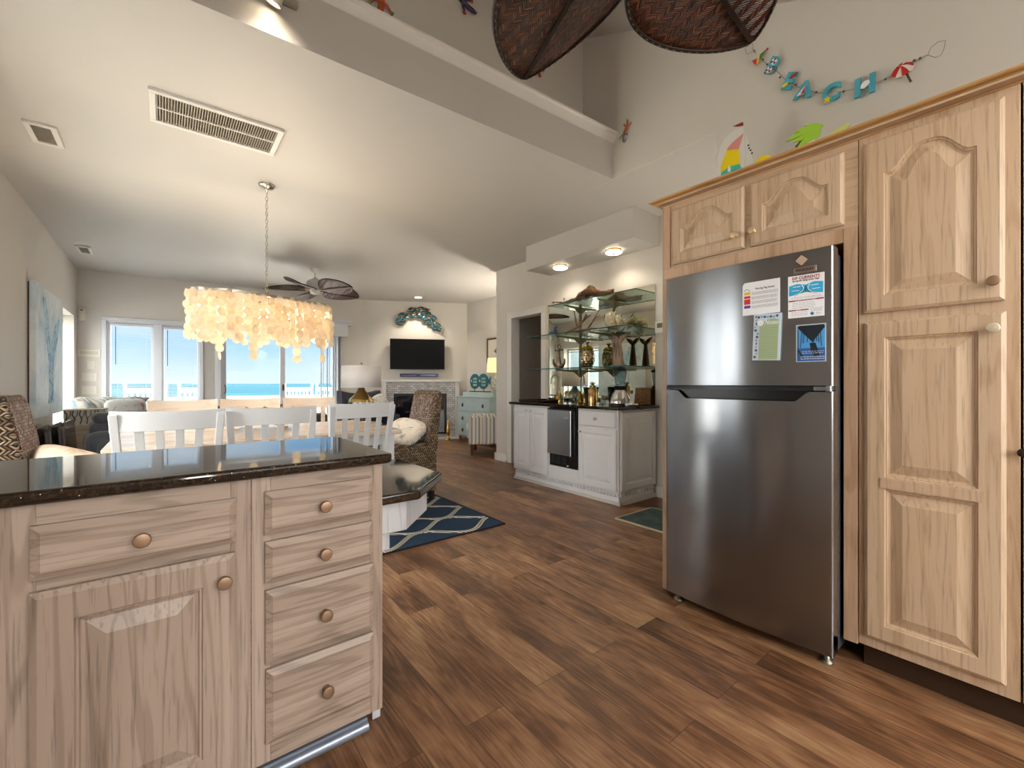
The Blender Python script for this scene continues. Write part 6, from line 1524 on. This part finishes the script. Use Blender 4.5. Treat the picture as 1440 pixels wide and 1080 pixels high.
# dresser and things beyond, on the living room's right wall
dr2 = thing('dresser', 'pale blue-green antique dresser with dark drawer pulls right of the fireplace', 'dresser', (4.50, 6.84, 0), -pi/2)
dm = plain('dresser_paint', 'b3c6c6', .45, var=.12, vs=8)
MB().box(-.545, .545, 0, .42, .12, .86).build('body', dm, dr2, bevel=.006)
MB().box(-.57, .57, -.02, .42, .86, .885).build('top', dm, dr2, bevel=.006); MB().box(-.52, .50, .10, .42, .885, .965).build('upper_step', dm, dr2, bevel=.004)
pull = plain('pull_dark', '2e2b28', .4, metal=.6)
for z0_, z1_ in ((.60, .84), (.36, .57), (.15, .33)):
    o = MB().box(-.51, .51, -.012, 0, z0_, z1_).build('drawer', dm, dr2, bevel=.004)
    for x in (-.34, .34): MB().box(x-.016, x+.016, -.02, -.010, (z0_+z1_)/2-.035, (z0_+z1_)/2+.03).ell((x, -.026, (z0_+z1_)/2-.012), (.022, .010, .018), 12, 8).build('pull', pull, o)
for x in (-.5, .5):
    for y in (.03, .38): MB().lathe([(.02, 0), (.03, .04), (.022, .12)], 12).build('foot', plain('foot_wood', '8a6a48', .5), dr2, loc=(x, y, 0))
fo = thing('fish_pair_ornament', 'two overlapping teal wooden fish with cream cut-outs standing on the dresser', 'ornament', (4.66, 6.84, .966), -pi/2)
tealw = plain('teal_wood', '226d80', .5); crm = plain('cream_cutout', 'd8cfa6', .5)
dF = 7.85
for i, (cx_, fx) in enumerate(((-.17, 0), (.13, 1))):
    mb = MB(); mb.plate([(cx_ + .165*cos(2*pi*k/28), .20 + .145*sin(2*pi*k/28)) for k in range(28)], -.012*i-.012, -.012*i)
    mb.plate([(cx_+.14, .20), (cx_+.25, .29), (cx_+.215, .20), (cx_+.25, .11)], -.012*i-.012, -.012*i)
    o = mb.build('fish', tealw, fo)
    mb = MB()
    for j in range(3):
        for k in range(3): mb.ell((cx_-.03+j*.045, -.012*i-.013, .13+k*.06), (.014, .003, .020), 8, 6)
    mb.ell((cx_-.11, -.012*i-.013, .21), (.022, .003, .022), 10, 6); mb.build('cutouts', crm, o)
    MB().cyl((cx_, -.006, .015), (cx_, -.006, .06), .006).build('peg', black, fo)
MB().box(-.30, .28, -.05, .05, 0, .016).build('base', plain('base_brown', '3b2418', .5), fo)
tlm = thing('table_lamp', 'lit cream shade lamp on a patterned base at the wall corner on the dresser', 'lamp', (4.72, 6.42, .966))
MB().lathe([(.05, 0), (.05, .02), (.085, .06), (.105, .13), (.09, .21), (.04, .28), (.02, .36)], 28).build('base', batik('lamp_mosaic', [(.4, 'b9b39e'), (.5, '8f9d9e'), (.6, 'd9d5c6')], 22), tlm)
def shade_lit():
    m, nt, b = newmat('lit_shade'); b.inputs['Base Color'].default_value = lin('f0dca8'); b.inputs['Roughness'].default_value = .8
    b.inputs['Emission Color'].default_value = lin('f2d795'); b.inputs['Emission Strength'].default_value = .75; return m
MB().lathe([(.165, .36), (.15, .62)], 32).build('shade', shade_lit(), tlm)
pf = thing('framed_fish_print', 'small framed fish drawing on the far right wall above the dresser lamp', 'picture', (4.93, 6.62, 0), -pi/2)
mb = MB(); rect_ring(mb, -.36, .36, 1.52, 2.0, .035, -.025, 0); mb.build('frame', plain('frame_brown', '5e4a38', .5), pf, bevel=.003)
MB().box(-.33, .33, -.012, -.004, 1.55, 1.97).build('mat_board', plain('mat_cream2', 'ddd7c9', .6), pf)
MB().plate([(-.13, 1.74), (-.05, 1.80), (.08, 1.79), (.14, 1.75), (.21, 1.80), (.20, 1.70), (.14, 1.74), (.06, 1.70), (-.05, 1.69)], -.015, -.012).build('drawn_fish', plain('ink_fish', '6a6460', .7), pf)
# striped armchair
sc_ = thing('striped_armchair', 'armchair with grey, beige and blue vertical stripes near the wall corner', 'armchair', (3.70, 5.76, 0), -YAW)
strp = stripes('chair_stripes', [(0, 'c6bdb0'), (.18, '8d8f97'), (.30, 'd6d0c6'), (.44, 'a99a88'), (.56, 'd1cabf'), (.68, '7f8792'), (.80, 'cfc8bd'), (.92, 'b3a797')], 3, .23)
for y in (0, .56): MB().box(0, .66, y, y+.12, .17, .62).build('arm', strp, sc_, bevel=.035, seg=4)
MB().box(.02, .66, .10, .60, .17, .38).build('base', strp, sc_, bevel=.01); MB().box(-.05, .5, .115, .565, .36, .50).build('seat_cushion', plain('seat_pale', 'cfd4da', .9), sc_, bevel=.05, seg=4)
MB().box(.50, .68, .02, .66, .3, .92).build('backrest', strp, sc_, bevel=.05, seg=4)
for x, y in ((.06, .06), (.06, .6), (.6, .06), (.6, .6)): MB().bar((x, y, 0), (x, y, .18), .05, .05, up=(0, 1, 0)).build('leg', plain('leg_cherry', '4e2617', .35), sc_)
bv = thing('brass_vase', 'slender brass ornament on the floor between fireplace and dresser', 'ornament', (4.42, 7.62, 0))
MB().lathe([(.05, 0), (.055, .02), (.02, .05), (.03, .10), (.045, .18), (.03, .27), (.012, .34), (.02, .40), (.0001, .42)], 20).build('vase_body', brass, bv)
# recessed light
def downlight(label, x, y, es=9):
    t = thing('recessed_light', label, 'light', (x, y, CZ)); MB().lathe([(.085, 0), (.085, -.006), (.062, -.004)], 28).build('trim_ring', trimw, t)
    MB().lathe([(.062, -.008), (.0001, -.009)], 28).build('lens', plain('down_glow', 'fff6e8', .4, emit='fff2df', es=es), t); return t
p = at(588, 418, z=CZ); downlight('bright recessed ceiling light in front of the fireplace wall', p.x, p.y)

# ================================================================ OUTSIDE
struct(MB().box(-6, 9, 9.3, 13.0, -.15, -.03), 'deck', plain('deck_grey', 'e2ddd2', .8))
struct(MB().box(-9, -1.25, -4, 9.3, -.15, -.03), 'deck_side_bounce', plain('deck_grey', 'e2ddd2', .8))  # unseen pale deck added to brighten the fridge reflection and bounce light indoors
struct(MB().box(-6, 9, 13.0, 13.1, -.15, -.03), 'trim_6', trimw)
og = MB().add([(-900, 185, -3.45), (900, 185, -3.45), (2500, 6000, -3.45), (-2500, 6000, -3.45)], [(0, 1, 2, 3)])
def sea_mat():
    m, nt, b = newmat('sea_water'); b.inputs['Roughness'].default_value = .9; b.inputs['Specular IOR Level'].default_value = .02
    tc = N(nt, 'ShaderNodeTexCoord'); mp = N(nt, 'ShaderNodeMapping'); mp.inputs['Scale'].default_value = (.02, .12, 1); nt.links.new(tc.outputs['Object'], mp.inputs['Vector'])
    no = N(nt, 'ShaderNodeTexNoise'); no.inputs['Scale'].default_value = 1; no.inputs['Detail'].default_value = 4; nt.links.new(mp.outputs['Vector'], no.inputs['Vector'])
    r = ramp(nt, [(.35, '15303a'), (.6, '1d3b45'), (.72, '2c4750')]); nt.links.new(no.outputs['Fac'], r.inputs['Fac']); nt.links.new(r.outputs['Color'], b.inputs['Base Color']); return m
struct(og, 'ocean', sea_mat())
struct(MB().add([(-600, -40, -3.4), (600, -40, -3.4), (900, 187, -3.42), (-900, 187, -3.42)], [(0, 1, 2, 3)]), 'beach', plain('beach_sand', '483f32', .95, var=.12, vs=.08))
dfn = thing('dune_fence', 'low weathered fence line along the beach beyond the deck', 'fence', (0, 60, -3.4))
mb = MB()
for i in range(100): x = -60 + i*1.2; mb.box(x-.05, x+.05, -.05, .05, 0, 1.25)
mb.box(-60, 60, -.03, .03, .85, .90); mb.build('fence_pickets', plain('fence_sandy', 'c9b697', .9), dfn)
def rocker(label, loc, rz):
    t = thing('rocking_chair', label, 'rocking chair', loc, rz); wp = plain('outdoor_white', 'e9e9e8', .5)
    MB().box(-.25, .25, -.22, .25, .40, .43).build('seat', wp, t, bevel=.004)
    mb = MB()
    for sx in (-1, 1): mb.bar((sx*.25, -.20, .06), (sx*.27, -.34, 1.12), .045, .035, up=(0, 1, 0)); mb.ell((sx*.27, -.343, 1.13), (.028, .024, .028), 10, 8)
    mb.build('back_posts', wp, t)
    for z in (1.03, .55): MB().bar((-.26, -.20-.14*(z-.06)/1.06, z), (.26, -.20-.14*(z-.06)/1.06, z), .02, .08).build('cross_rail', wp, t)
    for k in range(6):
        x = -.18+k*.072; MB().bar((x, -.265, .56), (x, -.325, 1.02), .035, .012, up=(0, 1, 0)).build('slat', wp, t)
    for sx in (-1, 1):
        MB().box(sx*.27-.04, sx*.27+.04, -.28, .26, .60, .625).build('arm', wp, t, bevel=.003); MB().bar((sx*.26, .22, .06), (sx*.26, .22, .61), .04, .04, up=(0, 1, 0)).build('front_post', wp, t)
        MB().tube([(sx*.26, -.45, .08), (sx*.26, -.2, .025), (sx*.26, .05, .015), (sx*.26, .3, .04), (sx*.26, .42, .09)], .02, 6).build('runner', wp, t)
    return t
def deck_at(px, Y): p = at(px, CY, Y=Y); return (p.x, Y, -.03)
r0 = rocker('white rocking chair on the deck seen through the blinds nearest the painting', deck_at(206, 10.2), 0)
dup(r0, deck_at(276, 10.4), 0, 'white rocking chair on the deck seen at the edge of the second blind')
dup(r0, deck_at(415, 10.6), 0, 'white rocking chair on the deck seen through the right pane of the sliding door')
dup(r0, deck_at(457, 10.7), 0, 'white rocking chair on the deck cut by the vertical blinds')
SKY, SKY_BACK, SKY_TOP, SUN, K_FILL_PANEL, K_FILL_GLOBE, E_DOWN, E_SOFF, E_CHAND, E_FILL_TORCH, E_FILL_UP, E_SPOT, EXPO = .90, 10.5, 9.5, 4.0, 1.8, 25.0, 55, 8, 17, 90, 13, 3, 0.42
# ================================================================ LIGHT, SKY, CAMERA
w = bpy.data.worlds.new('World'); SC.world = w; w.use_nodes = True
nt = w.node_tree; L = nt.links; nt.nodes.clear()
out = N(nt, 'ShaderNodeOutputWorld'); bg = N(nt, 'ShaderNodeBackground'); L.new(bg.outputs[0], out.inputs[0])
tc = N(nt, 'ShaderNodeTexCoord'); sp = N(nt, 'ShaderNodeSeparateXYZ'); L.new(tc.outputs['Generated'], sp.inputs[0])
r = ramp(nt, [(0, 'dceef8'), (.045, 'c6e4f9'), (.10, '98ccf6'), (.22, '78b8f0'), (1, '5f9fe0')]); L.new(sp.outputs[2], r.inputs['Fac'])
mp = N(nt, 'ShaderNodeMapping'); mp.inputs['Scale'].default_value = (2.2, 2.2, 7); L.new(tc.outputs['Generated'], mp.inputs['Vector'])
no = N(nt, 'ShaderNodeTexNoise'); no.inputs['Scale'].default_value = 1.6; no.inputs['Detail'].default_value = 6; no.inputs['Distortion'].default_value = .6; L.new(mp.outputs['Vector'], no.inputs['Vector'])
cr = ramp(nt, [(.46, (0, 0, 0)), (.72, (210, 210, 210))]); L.new(no.outputs['Fac'], cr.inputs['Fac'])
mx = N(nt, 'ShaderNodeMix', data_type='RGBA'); mx.inputs[7].default_value = lin('f2f6f8'); L.new(cr.outputs['Color'], mx.inputs[0]); L.new(r.outputs['Color'], mx.inputs[6])
# the sky brightens towards the sun side of the house (-Y)
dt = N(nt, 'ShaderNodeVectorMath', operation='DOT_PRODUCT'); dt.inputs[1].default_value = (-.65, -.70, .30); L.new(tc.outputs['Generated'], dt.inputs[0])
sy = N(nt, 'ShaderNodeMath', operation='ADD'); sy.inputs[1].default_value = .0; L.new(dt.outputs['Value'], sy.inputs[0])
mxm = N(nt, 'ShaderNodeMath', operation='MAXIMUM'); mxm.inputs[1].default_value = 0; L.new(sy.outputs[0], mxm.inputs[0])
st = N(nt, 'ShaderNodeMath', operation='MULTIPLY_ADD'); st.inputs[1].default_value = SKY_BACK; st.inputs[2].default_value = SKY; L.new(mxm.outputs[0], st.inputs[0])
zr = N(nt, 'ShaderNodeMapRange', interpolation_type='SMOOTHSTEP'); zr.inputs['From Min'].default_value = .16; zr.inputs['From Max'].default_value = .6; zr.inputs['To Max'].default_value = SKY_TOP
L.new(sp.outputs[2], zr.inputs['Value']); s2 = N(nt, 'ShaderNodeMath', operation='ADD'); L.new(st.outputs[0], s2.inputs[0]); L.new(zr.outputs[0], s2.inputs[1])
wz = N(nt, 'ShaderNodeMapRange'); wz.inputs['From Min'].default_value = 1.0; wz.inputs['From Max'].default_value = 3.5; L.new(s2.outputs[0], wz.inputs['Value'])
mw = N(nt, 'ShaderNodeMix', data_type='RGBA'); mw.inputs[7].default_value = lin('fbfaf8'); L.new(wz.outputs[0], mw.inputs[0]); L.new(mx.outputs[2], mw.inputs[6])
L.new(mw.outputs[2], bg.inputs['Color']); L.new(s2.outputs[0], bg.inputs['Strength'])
def lamp(name, kind, loc, energy, color, size=.1, rot=(0, 0, 0), sy_=None, spot=None, blend=.5):
    d = bpy.data.lights.new(name, kind); d.energy = energy; d.color = lin(color)[:3]
    if kind == 'AREA': d.shape = 'RECTANGLE' if sy_ else 'DISK'; d.size = size; d.size_y = sy_ or size
    elif kind == 'SPOT': d.shadow_soft_size = size; d.spot_size = radians(spot); d.spot_blend = blend
    elif kind == 'SUN': d.angle = radians(size)
    else: d.shadow_soft_size = size
    o = bpy.data.objects.new(name, d); COL.objects.link(o); o.location = loc; o.rotation_euler = rot; return o
lamp('sun', 'SUN', (0, 0, 10), SUN, 'fff4e2', 1.0, (radians(25), 0, 0))
# fill lights added out of view in the kitchen, then lamps inside the fixtures
def added_panel(label, x, y, z, sx, sy_, es, tilt=0.0):  # unseen ceiling panel added as soft fill from behind the camera
    t = thing('added_ceiling_panel_light', label, 'light', (x, y, z)); t.rotation_euler = (tilt, 0, 0)
    mb = MB(); rect = ((-sx/2, -sy_/2), (sx/2, -sy_/2), (sx/2, sy_/2), (-sx/2, sy_/2))
    MB().box(-sx/2-.02, sx/2+.02, -sy_/2-.02, sy_/2+.02, -.05, 0).build('housing', trimw, t)
    MB().box(-sx/2, sx/2, -sy_/2, sy_/2, -.065, -.05).build('diffuser', plain('diffuser_%d' % int(es*10), 'ffffff', .5, emit='fffaf4', es=es), t)
def pendant(label, x, y, z, zc):  # unseen glowing globe added to light the vault, header and ceiling
    t = thing('added_pendant_light', label, 'light', (x, y, z))
    MB().lathe([(.06, zc-z), (.06, zc-z-.02), (.012, zc-z-.03)], 20).build('canopy', nickel, t); MB().cyl((0, 0, .17), (0, 0, zc-z-.02), .005, n=8).build('rod', nickel, t)
    MB().lathe([(.04, .19), (.05, .16), (.045, .15)], 20).build('cap', nickel, t); MB().ell((0, 0, 0), (.16, .16, .16), 28, 18).build('globe', plain('fill_globe_glow', 'ffffff', .4, emit='fffaf2', es=K_FILL_GLOBE), t)
pendant('white globe pendant fill light added behind the camera over the stove side', .2, -1.1, 2.2, vz(0)); pendant('white globe pendant fill light added behind the camera nearer the pantry', 1.5, -1.3, 2.2, vz(0))
if K_FILL_PANEL > 0: added_panel('large square fill light added out of view over the kitchen work area', .9, -1.3, vz(-1)-.0, 1.1, 1.1, K_FILL_PANEL)
for x, y, e in ((-.2, 5.3, 1), (2.6, 5.0, 1), (.4, 7.8, 1), (2.4, 3.4, 1), (-.2, 3.1, .8), (4.2, 6.4, .8), (2.9, 7.3, 1)):
    pass
p = at(588, 418, z=CZ)
lamp('recessed_lamp', 'SPOT', (p.x, p.y, CZ-.02), E_DOWN, 'fff0da', .05, (0, 0, 0), spot=130, blend=.6)
for px, py in ((788, 375), (863, 353)):
    p = at(px, py, z=2.49); lamp('soffit_lamp', 'SPOT', (p.x, p.y, 2.44), E_SOFF, 'fff0da', .07, (0, 0, 0), spot=150, blend=.6)
for x, y, e_ in ((4.55, 5.50, 1), (3.45, 1.75, .2)): lamp('fill_torchiere_lamp', 'SPOT', (x, y, 1.43), E_FILL_TORCH*e_, 'fff4e4', .08, (pi, 0, 0), spot=165, blend=.5)  # fill light from the two added floor lamps
lamp('fill_uplight_lamp', 'SPOT', (.42, 2.25, .24), E_FILL_UP, 'fffaf4', .08, (pi, 0, 0), spot=88, blend=.7)  # fill light from the added can behind the island
q = ch.matrix_basis
M_ = Matrix.Translation(ch.location) @ Matrix.Rotation(ch.rotation_euler.z, 4, 'Z')
for x in (-.34, 0, .34):
    v = M_ @ Vector((x, 0, -.115)); lamp('chandelier_lamp', 'POINT', v, E_CHAND, 'ffecd4', .03)
lamp('spot_lamp', 'SPOT', (.40, 2.20, 2.88), E_SPOT, 'fff0d8', .03, (radians(28), 0, 0), spot=110, blend=.8)
v = Vector((4.72, 6.42, 1.45)); lamp('dresser_lamp', 'POINT', v, 4, 'ffd79a', .06)
cam = bpy.data.cameras.new('Camera'); co_ = bpy.data.objects.new('Camera', cam); COL.objects.link(co_); SC.camera = co_
cam.sensor_width = 36; cam.lens = FPX/1440*36; cam.clip_start = .02; cam.clip_end = 8000
cam.shift_y = (CY-540)/1440.0
co_.location = (0, 0, HC); co_.rotation_euler = (pi/2, 0, -YAW)
SC.view_settings.view_transform = 'Standard'; SC.view_settings.look = 'None'; SC.view_settings.gamma = 1.0; SC.view_settings.exposure = EXPO
SC.view_settings.use_curve_mapping = False
SC.cycles.max_bounces = 10; SC.cycles.diffuse_bounces = 5; SC.cycles.glossy_bounces = 5; SC.cycles.transparent_max_bounces = 16; SC.cycles.transmission_bounces = 6
SC.cycles.sample_clamp_indirect = 6; SC.cycles.caustics_reflective = False; SC.cycles.caustics_refractive = False
SC.cycles.use_denoising = True
